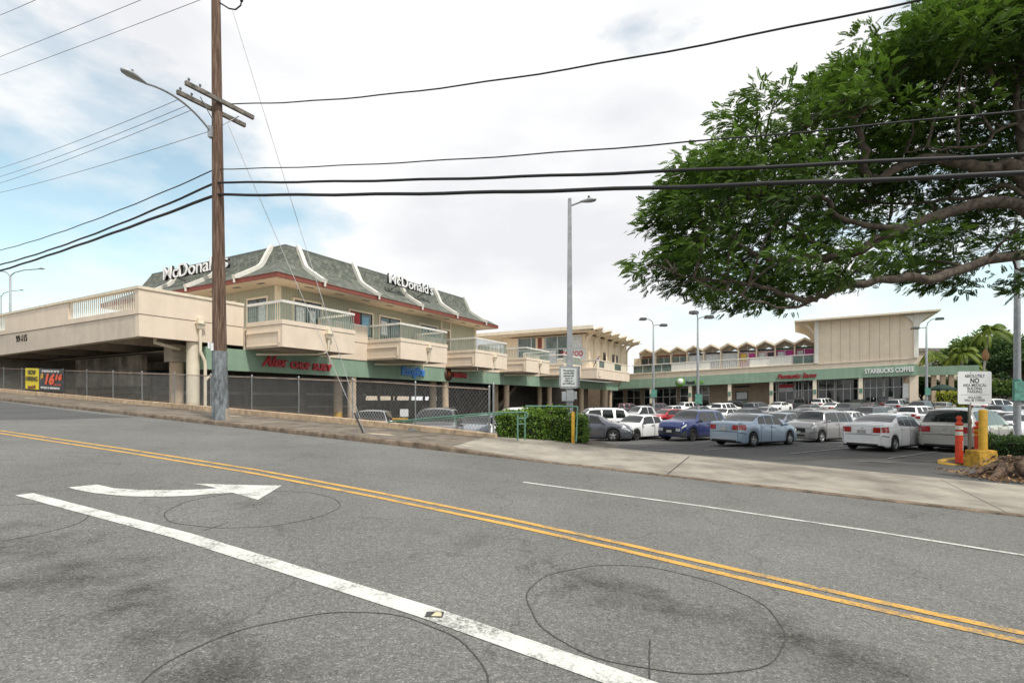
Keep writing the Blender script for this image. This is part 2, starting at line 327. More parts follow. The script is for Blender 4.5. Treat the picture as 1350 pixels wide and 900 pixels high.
# ---------------------------------------------------------------- ground, road, footway, lot
g = grid_mesh('ground', [-4000, -300, -80, 0, 80, 300, 4000], [-4000, -300, -60, 120, 300, 4000], lambda x, y: (x, y, -5.5), M['earth'])
tag(g, kind='structure')
WEAR = [(-20, 700, .8, .45), (40, 720, .9, .5), (110, 755, .8, .6), (180, 790, .7, .6), (240, 830, .6, .62), (300, 880, .6, .6), (380, 895, .5, .5),
        (0, 880, .6, .35), (770, 770, .6, .55), (830, 785, .55, .6), (890, 800, .5, .5), (960, 820, .5, .5), (1040, 845, .6, .6), (1120, 870, .6, .62), (1220, 892, .5, .5),
        (560, 700, .6, .36), (625, 712, .6, .4), (330, 665, .5, .48), (130, 625, .9, .25), (700, 740, .5, .3), (480, 690, .5, .3)]
WP = [(on_road(a, b), r, k) for a, b, r, k in WEAR]
def wear(v):
    w = 0.
    for c, r, k in WP:
        d = ((v.x - c.x) ** 2 + (v.y - c.y) ** 2) / (r * r)
        if d < 6: w = max(w, k * math.exp(-d))
    return w
S_ = list(np.arange(-60, -6, 6.)) + list(np.arange(-6, 14, .14)) + list(np.arange(14, 30, .5)) + list(np.arange(30, 121, 6.))
P_ = [-40, -20, -9, -5] + list(np.arange(-2, 9, .14)) + list(np.arange(9, 11.2, .5)) + [11.29]
road = grid_mesh('road', S_, P_, lambda s, p: SP(s, p), M['asphalt'], attrs={'wear': wear}); tag(road, kind='structure')
def ribbon(name, pts, w, m, dz, parent):        # painted line of given width along measured points
    b = MB(); P = [on_road(*q) for q in pts]
    for i, c in enumerate(P):
        d = (P[min(i + 1, len(P) - 1)] - P[max(i - 1, 0)]); d.z = 0; d.normalize(); n = Vector((-d.y, d.x, 0))
        for e in (-1, 1):
            q = c + n * e * w / 2; b.v.append((q.x, q.y, road_z(q.x, q.y) + dz))
    for i in range(len(P) - 1): b.f.append((2 * i, 2 * i + 1, 2 * i + 3, 2 * i + 2)); b.m.append(0); b.sm.append(False)
    o = b.build(name, m, parent); return o
def dense(pts, n=8):
    out = []
    for (a, b), (c, d) in zip(pts[:-1], pts[1:]): out += [(a + (c - a) * k / n, b + (d - b) * k / n) for k in range(n)]
    return out + [pts[-1]]
yl = [(-260, 533), (-120, 550.5), (0, 567.5), (170, 592.5), (337, 619), (500, 649.5), (675, 685), (825, 717.5), (975, 752), (1150, 791.5), (1350, 835), (1700, 913)]
ribbon('yellow_line', yl, .105, M['mark_y'], .006, road)
yl2 = [(-260, 535.5), (-120, 553.5), (0, 571.2), (170, 597), (337, 624.3), (500, 656), (675, 692.5), (825, 726), (975, 761.5), (1150, 801.5), (1350, 846.5), (1700, 926)]
ribbon('yellow_line', yl2, .105, M['mark_y'], .006, road)
ribbon('lane_line', dense([(32, 651.5), (240, 706), (560, 806), (830, 900), (1250, 1046)]), .20, M['mark_w'], .006, road)
ribbon('edge_line', dense([(690, 635.5), (925, 667), (1140, 698.5), (1350, 732), (1700, 788)]), .085, M['mark_w'], .006, road)
# turn arrow: outline measured on the road
ar = [(180, 165), (200, 171), (250, 180), (330, 188), (420, 190), (500, 187), (560, 182), (613, 179), (680, 198), (743, 160), (660, 159), (560, 156), (508, 155), (540, 160), (573, 167), (535, 170), (450, 172.5), (370, 172), (300, 167), (255, 157)]
b = MB(); pts = [on_road(a / 2, 560 + c / 2) + Vector((0, 0, .006)) for a, c in ar]
b.add(pts, [tuple(range(len(pts)))]); arrow = b.build('turn_arrow', M['mark_w'], road)
bm = bmesh.new(); bm.from_mesh(arrow.data); bmesh.ops.triangulate(bm, faces=bm.faces); bm.to_mesh(arrow.data); bm.free()
# saw-cut loop rings
for (a, c, r) in ((340, 668, 1.06), (855, 800, 1.0), (415, 905, .98), (-30, 690, 1.0)):
    q = on_road(a, c); b = MB(); n = 64; w = .0055
    for k in range(n):
        t = 2 * math.pi * k / n
        for rr in (r - w, r + w):
            rj = rr + .012 * math.sin(5 * t + a) + .008 * math.sin(11 * t)
            x, y = q.x + rj * math.cos(t), q.y + rj * math.sin(t); b.v.append((x, y, road_z(x, y) + .004))
    for k in range(n): k2 = (k + 1) % n; b.f.append((2 * k, 2 * k + 1, 2 * k2 + 1, 2 * k2)); b.m.append(0); b.sm.append(False)
    b.build('loop_groove', M['groove'], road)
for pts in ([(857, 843), (856, 870), (857, 960)], [(302, 688), (285, 694), (268, 699)]):
    ribbon('groove_line', pts, .010, M['groove'], .004, road)
q = on_road(574, 811); b = MB(); b.box(q.x - .075, q.x + .06, q.y - .045, q.y + .05, q.z + .0065, q.z + .011, 0); b.hexa([(q.x - .03, q.y - .03, q.z + .011), (q.x + .05, q.y - .035, q.z + .011), (q.x + .045, q.y + .03, q.z + .011), (q.x - .01, q.y + .035, q.z + .011)], [(q.x - .01, q.y - .015, q.z + .022), (q.x + .03, q.y - .02, q.z + .022), (q.x + .03, q.y + .015, q.z + .022), (q.x - .0, q.y + .02, q.z + .022)], 1)
b.build('road_marker', [M['groove'], mat('pale_marker', (.62, .56, .36), .5)], road)

# kerb with a rounded worn top; drops to a lip at the driveway
def kh(s): return .03 + .125 * ss(5.2, 9.5, s) if s > -7.2 else .03
ks = list(np.arange(-40, 4, 2.)) + list(np.arange(4, 60, .4)) + [70, 90, 120]
b = MB(); prof = [(11.29, 0), (11.30, .75), (11.325, .98), (11.36, 1.0), (11.46, 1.0)]; rk = random.Random(3)
for s in ks:
    j = rk.uniform(-.02, .012)
    for p, hh in prof: b.v.append(tuple(SP(s, p - (.02 + j if .5 < hh < 1 else 0), -.03 if hh == 0 else kh(s) * hh + (j * .5 if hh > .5 else 0))))
n = len(prof)
for i in range(len(ks) - 1):
    for k in range(n - 1): b.f.append((i * n + k, i * n + k + 1, (i + 1) * n + k + 1, (i + 1) * n + k)); b.m.append(0); b.sm.append(True)
tag(b.build('kerb', M['kerbm']), kind='structure')
def bnd(p): return 8.25 + .215 * (p - 11.4)         # slanted joint between old footway and driveway
def walk_z(s, p): return (kh(s) - .012) * (1 - .0 * p) + .010 * (p - 11.4)
sw = grid_mesh('sidewalk', list(np.arange(0, 30, .8)) + [32, 36, 40, 50, 60, 80, 110], [11.455, 12, 13, 14.13], lambda s, p: SP(bnd(p) - .25 + s, p, walk_z(bnd(p) - .25 + s, p) - .004), M['walk']); tag(sw, kind='structure')
ap = grid_mesh('driveway', list(np.linspace(0, 1, 26)), [11.455, 12, 13, 14, 14.7, 15.4], lambda q, p: (lambda s: SP(s, p, walk_z(s, p) + .004))(-7.2 + (bnd(p) + 7.2) * q), M['apron']); tag(ap, kind='structure')
ap2 = grid_mesh('footpath', [-60, -30, -15, -9, -7.23], [11.455, 13, 14.1], lambda s, p: SP(s, p, .03 + .012 * (p - 11.4)), mat('pale_footpath_concrete', (.33, .29, .235), .95, ns=1.5, na=.2, bump=.4, bs=60)); tag(ap2, kind='structure')
for s0, nm in ((2.6, 'joint'), (-2.9, 'joint'), (-7.215, 'crack')):
    b = MB(); rj = random.Random(5); P0 = []
    for p in np.arange(11.46, 15.3 if nm == 'joint' else 14.1, .3): P0.append((s0 + (rj.uniform(-.05, .05) if nm == 'crack' else 0) + (p - 13) * (.05), p))
    for (s, p) in P0:
        w = (.03 if s0 > 0 else .010) if nm == 'joint' else rj.uniform(.02, .07)
        for e in (-1, 1): b.v.append(tuple(SP(s + e * w / 2, p, .027 + .010 * (p - 11.4))))
    for i in range(len(P0) - 1): b.f.append((2 * i, 2 * i + 1, 2 * i + 3, 2 * i + 2)); b.m.append(0); b.sm.append(False)
    b.build('concrete_' + nm, M['groove'], ap)
# parking lot terrain, running under the buildings
def lot_fn(s, p):
    v = DL * s + DR * p; return (v.x, v.y, lot_z(v.x, v.y))
lot = grid_mesh('parking_lot', list(np.arange(-120, -20, 10.)) + list(np.arange(-20, 12, .8)) + list(np.arange(12, 80, 6.)), [15.3, 15.6, 16, 16.5, 17, 18, 19, 20, 22, 24, 27, 30, 34, 38, 44, 52, 60, 70, 80, 95, 120, 160], lot_fn, M['asphalt_lot']); tag(lot, kind='structure')
lot2 = grid_mesh('lot_edge', [8.6, 12, 20, 30, 40, 50, 60, 80], [14.25, 15.31], lambda s, p: ((DL * s + DR * p).x, (DL * s + DR * p).y, -2.06), M['asphalt_lot']); tag(lot2, kind='structure')
bed = grid_mesh('planting_bed', list(np.arange(5.4, 9.1, .4)), [14.6, 15, 15.4, 16.4, 17.3], lambda s, p: SP(s, p, walk_z(s, min(p, 15.4)) - .02 - .10 * ss(6.2, 5.4, s)), M['walk']); tag(bed, kind='structure')
bed2 = grid_mesh('mulch_bed', list(np.arange(-30, -7.1, 1.)), [14.12, 14.6, 15.2, 16, 17, 18.4], lambda s, p: SP(s, p, .06 + .10 * ss(14.1, 15.2, p) + .03 * math.sin(s * 3 + p * 2)), M['mulch']); tag(bed2, kind='structure')
# stall lines
def lot_line(name, x0, y0, bearing, L, w=.10):
    b = MB(); h = Vector((math.sin(math.radians(bearing)), math.cos(math.radians(bearing)), 0)); n = Vector((h.y, -h.x, 0)); k = 6
    for i in range(k + 1):
        c = Vector((x0, y0, 0)) + h * L * i / k
        for e in (-1, 1):
            q = c + n * e * w / 2; b.v.append((q.x, q.y, lot_z(q.x, q.y) + .02))
    for i in range(k): b.f.append((2 * i, 2 * i + 1, 2 * i + 3, 2 * i + 2)); b.m.append(0); b.sm.append(False)
    b.build(name, M['mark_f'], lot)
for k in range(-2, 6):
    c = Vector((10.0, 22.6, 0)) + NO * (3.05 * k); lot_line('stall_line', c.x - 2.2, c.y - 1.6, 57, 5.0)
    c = Vector((6.0, 30.5, 0)) + NO * (3.05 * k); lot_line('stall_line', c.x - 2.2, c.y - 1.6, 57, 5.0)
for a, c in ((1130, 603), (955, 602), (850, 589)):
    q = pt(a, c, 1.93 * F / (c - HY)); lot_line('stall_line', q.x, q.y, 118, 1.0, .12)

# pale mortar patches on the old footway
def walk_patch(px, py, a, c, m):
    k = (px - CX) / F; P = on_road(px, py, .15); s0 = P.x * DL.x + P.y * DL.y; p0 = P.x * DR.x + P.y * DR.y; b = MB(); n = 14; r = random.Random(int(px)); R = [r.uniform(.75, 1.1) for _ in range(n)]
    pts = [(s0 + a * R[i] * math.cos(2 * math.pi * i / n), p0 + c * R[i] * math.sin(2 * math.pi * i / n)) for i in range(n)]
    b.add([tuple(SP(s, p, walk_z(s, p) + .006)) for s, p in pts], [tuple(range(n))]); b.build('mortar_patch', m, sw)
M['mortar'] = mat('pale_mortar', (.42, .36, .27), .95, ns=6, na=.25)
for a in ((503, 572.5, .65, .20), (617, 586, .22, .10), (310, 549, .5, .16), (40, 525, .8, .16), (110, 533, .4, .12)): walk_patch(*a, M['mortar'])

b = MB(); P_o = [(-260, 549), (-120, 553), (0, 553.5), (90, 552.3), (150, 550.6), (176, 549.6), (150, 547.6), (128, 545.4), (60, 537), (0, 529.2), (-120, 514), (-260, 497)]
b.add([tuple(on_road(*q) + UP * .004) for q in P_o], [tuple(range(len(P_o)))]); b.build('asphalt_patch', m_asphalt('newer_asphalt', (.105, .107, .108), False), road)
# ---------------------------------------------------------------- buildings
C0 = Vector((-19.2, 26.62, 0)); A_L = math.atan2(CS, SN)          # left wing frame: x along the shop fronts, -y towards the lot
K0 = Vector((20.06, 97.0, 0)); A_R = math.atan2(-SN, CS)          # right wing frame: x to the right, -y towards the viewer
def Lw(t, y, z): v = C0 + DR * t + DL * y; return Vector((v.x, v.y, z))
def Rw(u, y, z): v = K0 + NO * u + DR * y; return Vector((v.x, v.y, z))
def t_at(px, o=0.):
    k = (px - CX) / F; bx = C0.x + NO.x * o; by = C0.y + NO.y * o
    return (k * by - bx) / (DR.x - k * DR.y)
def u_at(px, y=0.):
    k = (px - CX) / F; bx = K0.x + DR.x * y; by = K0.y + DR.y * y
    return (k * by - bx) / (NO.x - k * NO.y)
ZB = -2.4
def railing(parent, x0, x1, y0, y1, z0, z1, step=.19, rail=M['white'], bar=M['green_g'] if 'green_g' in M else M['white']):
    # straight balustrade between two plan points: one mesh of bars, one rail
    L = math.hypot(x1 - x0, y1 - y0); n = max(2, int(L / step)); dx, dy = (x1 - x0) / L, (y1 - y0) / L
    b = MB()
    for i in range(n + 1):
        q = i / n; x, y = x0 + (x1 - x0) * q, y0 + (y1 - y0) * q; w = .019
        b.box(x - w, x + w, y - w, y + w, z0, z1 - .1)
    o = b.build('balustrade', bar, parent)
    b = MB(); a = .055; nx, ny = -dy * a, dx * a
    e = .06
    X0, Y0, X1, Y1 = x0 - dx * e, y0 - dy * e, x1 + dx * e, y1 + dy * e
    b.hexa([(X0 + nx, Y0 + ny, z1 - .15), (X1 + nx, Y1 + ny, z1 - .15), (X1 - nx, Y1 - ny, z1 - .15), (X0 - nx, Y0 - ny, z1 - .15)], [(X0 + nx, Y0 + ny, z1), (X1 + nx, Y1 + ny, z1), (X1 - nx, Y1 - ny, z1), (X0 - nx, Y0 - ny, z1)])
    b.build('hand_rail', rail, parent)
M['bar'] = mat('baluster_paint', (.26, .32, .28), .6, na=.1)
def window(parent, x0, x1, z0, z1, y, fm, mull=1, posters=(), out=-1, gm=None, fw=.14, k=0.):
    # framed window standing on a wall whose outer face is at y, facing -y
    b = MB(); d0, d1 = y - .08, y - .003
    b.box(x0 - fw, x0, d0, d1, z0 - fw, z1 + fw, 0, k); b.box(x1, x1 + fw, d0, d1, z0 - fw, z1 + fw, 0, k)
    b.box(x0, x1, d0, d1, z1, z1 + fw, 0, k); b.box(x0, x1, d0, d1, z0 - fw, z0, 0, k)
    f = b.build('window', fm, parent)
    p = MB(); p.box(x0, x1, y - .025, y - .004, z0, z1, 0, k); p.build('pane', gm or M['glass'], f)
    s = MB(); w = .05
    for i in range(mull + 1 + 1):
        xx = x0 + (x1 - x0) * i / (mull + 1); s.box(max(x0, xx - w), min(x1, xx + w), y - .06, y - .03, z0, z1, 0, k)
    s.box(x0, x1, y - .055, y - .032, z1 - .07, z1 - .005, 0, k); s.build('sash', M['frame_d'], f)
    for (a, c, e, g_, mm) in posters:
        q = MB(); q.box(x0 + (x1 - x0) * a, x0 + (x1 - x0) * c, y - .034, y - .026, z0 + (z1 - z0) * e, z0 + (z1 - z0) * g_, 0, k); q.build('poster', mm, f)
    return f

# ---- parking deck at the street corner
deck = thing('parking_deck', 'beige concrete parking deck with a railed parapet above the fenced footway', 'parking deck', C0, A_L)
b = MB()
b.box(0, 5.72, .0, .35, 3.29, 4.42); b.box(.35, 5.72, .35, 30, 3.75, 4.3)
b.build('edge_beam', M['cream'], deck)
b = MB()
lo = [(0, 0.355, 3.27), (0, 40, 2.85), (.4, 40, 2.85), (.4, .355, 3.27)]
b.hexa([(x, y, z) for x, y, z in lo], [(0, .355, 4.42), (0, 40, 4.36), (.4, 40, 4.36), (.4, .355, 4.42)]); b.build('edge_beam', mat('grey_beige_beam', (.66, .565, .465), .9, ns=1.2, na=.07, bump=.2, bs=80, streak=.08), deck)
b = MB(); b.box(-.03, 5.72, -.03, .2, 4.445, 5.72); b.box(-.03, .17, .2, .35, 4.445, 5.72); b.box(-.03, .17, 7.9, 17.3, 4.445, 5.72); b.box(-.05, .2, .35, 7.9, 4.44, 4.72); b.box(-.05, .2, 17.3, 40, 4.44, 4.72)
b.build('parapet', M['cream'], deck)
b = MB(); b.box(-.09, 5.72, -.09, .25, 5.723, 5.87); b.box(-.09, .25, .25, 40, 5.723, 5.87); b.build('coping', M['cream_l'], deck)
for y0, y1 in ((.45, 7.8), (17.45, 30)):
    b = MB(); n = int((y1 - y0) / .23)
    for i in range(n + 1): y = y0 + (y1 - y0) * i / n; b.box(.055, .095, y - .03, y + .03, 4.72, 5.723)
    b.build('balustrade', M['white'], deck)
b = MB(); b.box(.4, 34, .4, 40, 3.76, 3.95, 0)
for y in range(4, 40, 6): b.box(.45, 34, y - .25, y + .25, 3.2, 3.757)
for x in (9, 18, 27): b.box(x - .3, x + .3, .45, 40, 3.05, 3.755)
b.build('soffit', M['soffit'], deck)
b = MB(); b.box(3.2, 3.5, 6.5, 15.5, .9, 2.85); b.box(3.3, 3.6, 15.5, 15.8, -2.4, 2.85); b.build('spandrel_wall', mat('stained_concrete', (.30, .26, .21), .95, ns=1.2, na=.4, streak=.5), deck)
def column(parent, t, y, z1, r=.3, m=None, base=False):
    b = MB(); b.lathe([(r, ZB), (r, z1)], (t, y, 0), n=20)
    o = b.build('column', m or M['column'], parent)
    if base: b = MB(); b.lathe([(r + .012, ZB), (r + .012, -.95), (r, -.94)], (t, y, 0), n=20); b.build('painted_base', M['yellow'], o)
    return o
column(deck, 2.95, .42, 3.27, .33, M['cream_l']); column(deck, 2.9, 2.0, 3.2, .36); b = MB(); b.box(2.45, 3.35, 1.55, 2.45, 2.2, 3.18); b.build('column_head', M['soffit'], deck)
for t, y in ((9, 10), (9, 18), (18, 10), (18, 18), (27, 12), (3, 24)): column(deck, t, y, 3.05, .35, M['dark_conc'])
def pipe(parent, pts, r=.07, head=None, m=None):
    b = MB(); b.tube(pts, r, 10)
    if head is not None:
        x, y, z = head; b.hexa([(x - .13, y - .22, z), (x + .13, y - .22, z), (x + .13, y, z), (x - .13, y, z)], [(x - .2, y - .3, z + .28), (x + .2, y - .3, z + .28), (x + .2, y, z + .28), (x - .2, y, z + .28)])
        b.box(x - .24, x + .24, y - .34, y, z + .28, z + .33)
        b.box(x - .15, x + .15, y - .2, y, z + .33, z + .62)
    return b.build('downpipe', m or M['cream_l'], parent)
pipe(deck, [(3.05, -.12, 4.0), (3.05, -.12, 2.75), (3.3, -.12, 2.2), (3.34, -.1, 1.9), (3.34, -.1, ZB)], .085, (3.05, -.001, 4.0))
pipe(deck, [(3.34, -.1, 1.1), (3.5, -.14, 1.3), (3.75, -.14, 1.45)], .075)
pipe(deck, [(1.2, .8, 3.55), (1.1, .7, 3.1), (2.6, 1.2, 2.9)], .1)
num = tag(text_obj('house_number', '99-115', .62, mat('bronze_numerals', (.05, .03, .02), .6), Lw(-.012, 14.6, 3.99), NO, -DR, None, .03, .0), 'dark street number fixed to the beam of the parking deck', 'house number')

# ---- shopping arcade (left wing): green band, columns, parapet, balconies
arc = thing('shopping_arcade', 'two storey shopping arcade with green fascia, round columns and projecting beige balconies', 'building', C0, A_L)
TEND = 80.4
b = MB(); b.box(3.46, TEND, .06, .35, 1.76, 3.07); b.box(3.46, 3.7, .35, 2.2, 1.76, 3.07); b.build('fascia', M['green'], arc)
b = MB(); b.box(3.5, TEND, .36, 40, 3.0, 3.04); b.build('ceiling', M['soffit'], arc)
b = MB()
for t in range(8, 80, 4): b.box(t, t + .35, .4, 22, 2.35, 2.99)
b.build('ceiling_beam', M['soffit'], arc)
for i, t in enumerate((14.9, 26.9, 38.9, 50.8)):
    column(arc, t, .45, 1.78, .33); column(arc, t, 1.95, 3.0, .33, base=(i == 0))
column(arc, 62.7, .5, 1.78, .42); column(arc, 73.6, .5, 1.78, .62); column(arc, 77.3, .6, 1.78, .3)
# back of the ground floor: dark walls with a run of openings
b = MB(); yb = 22
b.box(.5, 38, yb, yb + .3, ZB, 3.0); b.box(54, TEND + 8, yb - 10, yb - 9.7, ZB, 3.0); b.box(38, 54, yb, yb + .3, ZB, -.05); b.box(38, 54, yb, yb + .3, .55, 3.0)
for x in (40.5, 43.2, 44, 47.2, 50.5, 52): b.box(x, x + .28, yb, yb + .3, -.05, .55)
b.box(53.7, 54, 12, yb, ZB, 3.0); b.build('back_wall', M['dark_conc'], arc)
b = MB(); b.box(20, 75, 46, 46.3, -2.4, 3.0); b.build('outer_wall', M['cream'], arc)
b = MB(); b.box(.6, 37.9, 21.8, 21.99, .55, .85); b.box(.6, 37.9, 21.85, 21.99, -.9, -.75); b.build('wall_rail', M['soffit'], arc)
b = MB(); b.box(64.5, 72.5, 3.0, 3.3, ZB, 3.0); b.build('inner_wall', mat('brown_inner_wall', (.20, .15, .115), .95, ns=1, na=.2), arc)
b = MB()
for y in (4.5, 6.2, 7.9):
    b.hexa([(42, y, -2.3), (50, y, 2.3), (50, y + .3, 2.3), (42, y + .3, -2.3)], [(42, y, -1.75), (50, y, 2.85), (50, y + .3, 2.85), (42, y + .3, -1.75)])
b.hexa([(43.2, 4.8, -1.75), (50.5, 4.8, 2.45), (50.5, 7.9, 2.45), (43.2, 7.9, -1.75)], [(43.2, 4.8, -1.6), (50.5, 4.8, 2.6), (50.5, 7.9, 2.6), (43.2, 7.9, -1.6)])
b.build('ramp', mat('ramp_concrete', (.22, .17, .13), .95, ns=1, na=.25), arc)
# parapet wall between balconies
BAL = [(5.9, 11.5), (16.1, 22.0), (26.4, 32.3), (36.6, 42.6), (46.8, 52.8)]
b = MB(); e0 = [5.74] + [x[1] for x in BAL]; e1 = [x[0] for x in BAL] + [56.9]
for x0, x1 in zip(e0[1:], e1[1:]):
    b.box(x0 + .01, x1 - .01, 0, .22, 3.075, 4.42); b.box(x0 + .01, x1 - .01, -.035, .22, 4.44, 5.66)
for x0, x1 in BAL: b.box(x0 + .01, x1 - .01, .24, .34, 3.075, 4.42)
b.build('parapet', M['cream'], arc)
for x0, x1 in zip(e0[1:], e1[1:]): b = MB(); b.box(x0 + .08, x1 - .08, -.07, .26, 5.663, 5.80); b.build('coping', M['white'], arc)
def balcony(t0, t1, dp=3.38):
    b = MB(); b.box(t0, t1, -dp, 0, 3.42, 4.42); b.box(t0, t0 + .25, -dp, 0, 3.11, 3.419); b.box(t1 - .25, t1, -dp, 0, 3.11, 3.419); b.box(t0 + .25, t1 - .25, -dp, -dp + .3, 3.11, 3.419)
    b.box(t0 - .035, t1 + .035, -dp - .035, 0, 4.44, 4.70)
    b.box(t0 - .06, t0 - .001, -dp + .25, -.05, 3.98, 4.06); b.box(t0 - .06, t0 - .001, -dp + .25, -dp + .33, 3.35, 3.979); b.box(t0 - .06, t0 - .001, -dp + .33, -.05, 3.2, 3.27)
    o = b.build('balcony', M['cream'], arc)
    b = MB(); b.box(t0 + .26, t1 - .26, -dp + .31, -.01, 3.38, 3.417); b.lathe([(0.02, 3.33), (.5, 3.33), (.75, 3.37), (.75, 3.379)], (t0 + 2.1, -dp / 2, 0)); b.build('soffit_lamp', M['soffit'], o)
    c = M['bar']
    railing(o, t0 + .05, t1 - .05, -dp + .05, -dp + .05, 4.70, 5.85, bar=c); railing(o, t0 + .05, t0 + .05, -dp + .2, -.1, 4.70, 5.846, bar=c); railing(o, t1 - .05, t1 - .05, -dp + .2, -.1, 4.70, 5.846, bar=c)
    pipe(o, [(t0 + 3.3, -dp - .11, 3.9), (t0 + 3.3, -dp - .11, 3.2), (t0 + 3.2, -dp + .05, 3.0), (t0 + 2.9, -dp + .5, 2.9), (t0 + .5, -.25, 2.82)], .075, (t0 + 3.3, -dp - .001, 3.9))
    pipe(o, [(t1 + .55, -.05, 3.25), (t1 + .55, -.22, 3.2), (t1 + .6, -.25, 3.0), (t1 + .6, -.25, 2.72)], .09)
for x in BAL: balcony(*x)
# wide terrace at the inner corner
b = MB(); b.box(56.9, 73.2, -4.2, 0, 3.11, 4.42); b.box(56.86, 73.2, -4.24, 0, 4.44, 4.68); b.box(57.6, 58.5, -4.3, -4.25, 3.4, 4.2)
o = b.build('terrace', M['cream'], arc)
b = MB(); b.box(60.2, 65.0, -4.22, -4.05, 4.682, 5.7); b.box(56.95, 57.9, -4.22, -4.05, 4.682, 5.7); b.box(68.4, 71.4, -4.22, -4.05, 4.682, 5.7); b.box(56.87, 73.2, -4.27, -4.0, 5.702, 5.84); b.box(56.85, 57.05, -4.0, 0, 5.702, 5.84); b.build('terrace_parapet', M['cream_l'], o)
for a_, c_ in ((57.9, 60.2), (65.0, 68.4)): b = MB(); b.box(a_, c_, -4.16, -4.1, 4.75, 5.65); b.build('glass_panel', M['glass_g'], o)
railing(o, 57.0, 57.0, -3.9, -.1, 4.70, 5.70, .3, bar=M['white'])

def wall_sign(name, txt, px0, px1, yc, size, m, label, ext=.06, bold=.01, o=.05, sh=0., sub=None, extra=None, sx=1.):
    t0, t1 = t_at(px0, o), t_at(px1, o); tc = (t0 + t1) / 2
    Yc = C0.y + DR.y * tc + NO.y * o; z = (HY - yc) / F * Yc
    root = thing(name, label, 'sign', Lw(tc, .06 - .001, z), A_L)
    k = text_obj('lettering', txt, size, m, (0, -.06, 0), (1, 0, 0), (0, -1, 0), root, ext, bold, shear=sh)
    w = k.dimensions.x; k.matrix_basis = k.matrix_basis @ Matrix.Diagonal((abs(t1 - t0) / max(w, .1), 1, 1, 1))
    return root, t1 - t0
s1 = thing('shop_sign', 'red lettered restaurant sign in mixed script and capitals under the first balcony', 'sign', Lw((t_at(344) + t_at(437)) / 2, .06, 2.36), A_L)
wa = t_at(437) - t_at(344)
def fit_text(name, s, x0, x1, z, size, m, root, ext=.06, bold=.012, shear=0., y=-.07, align='CENTER'):
    k = text_obj(name, s, size, m, ((x0 + x1) / 2, y, z), (1, 0, 0), (0, -1, 0), root, ext, bold, shear=shear)
    bpy.context.view_layer.update()
    w = max(v.co.x for v in k.data.vertices) - min(v.co.x for v in k.data.vertices)
    k.data.transform(Matrix.Diagonal(((x1 - x0) / w, 1, 1, 1))); return k
fit_text('script_lettering', 'Alex', -wa / 2, -wa / 2 + 1.85, .10, .95, M['letter_r'], s1, bold=.025, shear=.35)
fit_text('block_lettering', 'CHOP', -wa / 2 + 2.15, -wa / 2 + 3.75, -.05, .62, M['letter_r'], s1, bold=.03); fit_text('block_lettering', 'SUEY', -wa / 2 + 3.95, wa / 2, -.06, .62, M['letter_r'], s1, bold=.03)
s2 = thing('shop_sign', 'blue rounded shop sign on the green band under the second balcony', 'sign', Lw((t_at(530) + t_at(559)) / 2, .06, 2.45), A_L)
fit_text('lettering', 'Ezogiku', -1.5, 1.5, .02, .95, M['letter_b'], s2, bold=.045)
b = MB(); b.box(-1.55, 1.5, -.03, -.002, -.30, .34); b.build('backing', mat('pale_blue_backing', (.16, .38, .72), .5), s2)
s3 = thing('shop_sign', 'small round brown emblem with red lettering on the green band under the third balcony', 'sign', Lw((t_at(586) + t_at(615)) / 2, .06, 2.45), A_L)
b = MB(); b.lathe([(.001, -.10), (.62, -.10), (.62, -.002)], (-1.2, 0, 0), 'y', 28); b.lathe([(.001, -.13), (.28, -.13), (.28, -.101)], (-1.1, 0, .1), 'y', 18, 1); b.build('emblem', [M['brownsign'], mat('emblem_orange', (.42, .12, .04), .5, ns=8, na=.4)], s3)
fit_text('lettering', 'SuMai', -.45, 1.85, 0, .62, M['letter_r'], s3, bold=.05)

# ---- restaurant storey with bell-cast mansard
rs = thing('restaurant_building', 'sage green restaurant storey with grey shingled mansard roof and white roof ribs', 'building', C0, A_L)
X0, X1, Y0, Y1, YW = 8.48, 32.2, .45, 19.0, .45
b = MB(); b.box(X0, X1, Y0, Y1, 4.45, 7.58); b.build('wall', M['siding'], rs)
for (x, y) in ((X0, Y0), (X1, Y0), (X0, Y1)):
    b = MB(); b.box(x - .14 if x == X0 else x - .18, x + .18 if x == X0 else x + .14, y - .06 if y == Y0 else y - .2, y + .2 if y == Y0 else y + .06, 4.44, 7.57); b.build('corner_trim', M['cream_l'], rs)
E = 1.9
ex0, ex1, ey0, ey1 = X0 - E + .38, X1 + E - .4, Y0 - E, Y1 + E
b = MB(); b.box(ex0 + .03, ex1 - .03, ey0 + .03, ey1 - .03, 7.585, 7.66); b.build('soffit', mat('cream_soffit', (.66, .56, .42), .8, na=.06), rs)
for x in np.arange(ex0 + 3, ex1 - 1, 2.6): b = MB(); b.box(x - .35, x + .35, ey0 + .55, ey0 + .8, 7.57, 7.584); b.build('soffit_vent', M['dark_conc'], rs)
for y in np.arange(ey0 + 2.4, ey1, 2.6): b = MB(); b.box(ex0 + .5, ex0 + .75, y - .35, y + .35, 7.57, 7.584); b.build('soffit_vent', M['dark_conc'], rs)
b = MB(); d = .05
b.box(ex0 - d, ex1 + d, ey0 - d, ey0 + d, 7.64, 7.95); b.box(ex0 - d, ex1 + d, ey1 - d, ey1 + d, 7.64, 7.95); b.box(ex0 - d, ex0 + d, ey0 + d, ey1 - d, 7.64, 7.95); b.box(ex1 - d, ex1 + d, ey0 + d, ey1 - d, 7.64, 7.95)
b.build('eave_fascia', M['red_f'], rs)
PR = [(-.08, 7.90), (.0, 7.97), (.8, 8.46), (1.55, 8.93), (1.85, 9.2), (2.02, 9.5), (2.3, 10.06), (2.58, 10.62)]
b = MB()
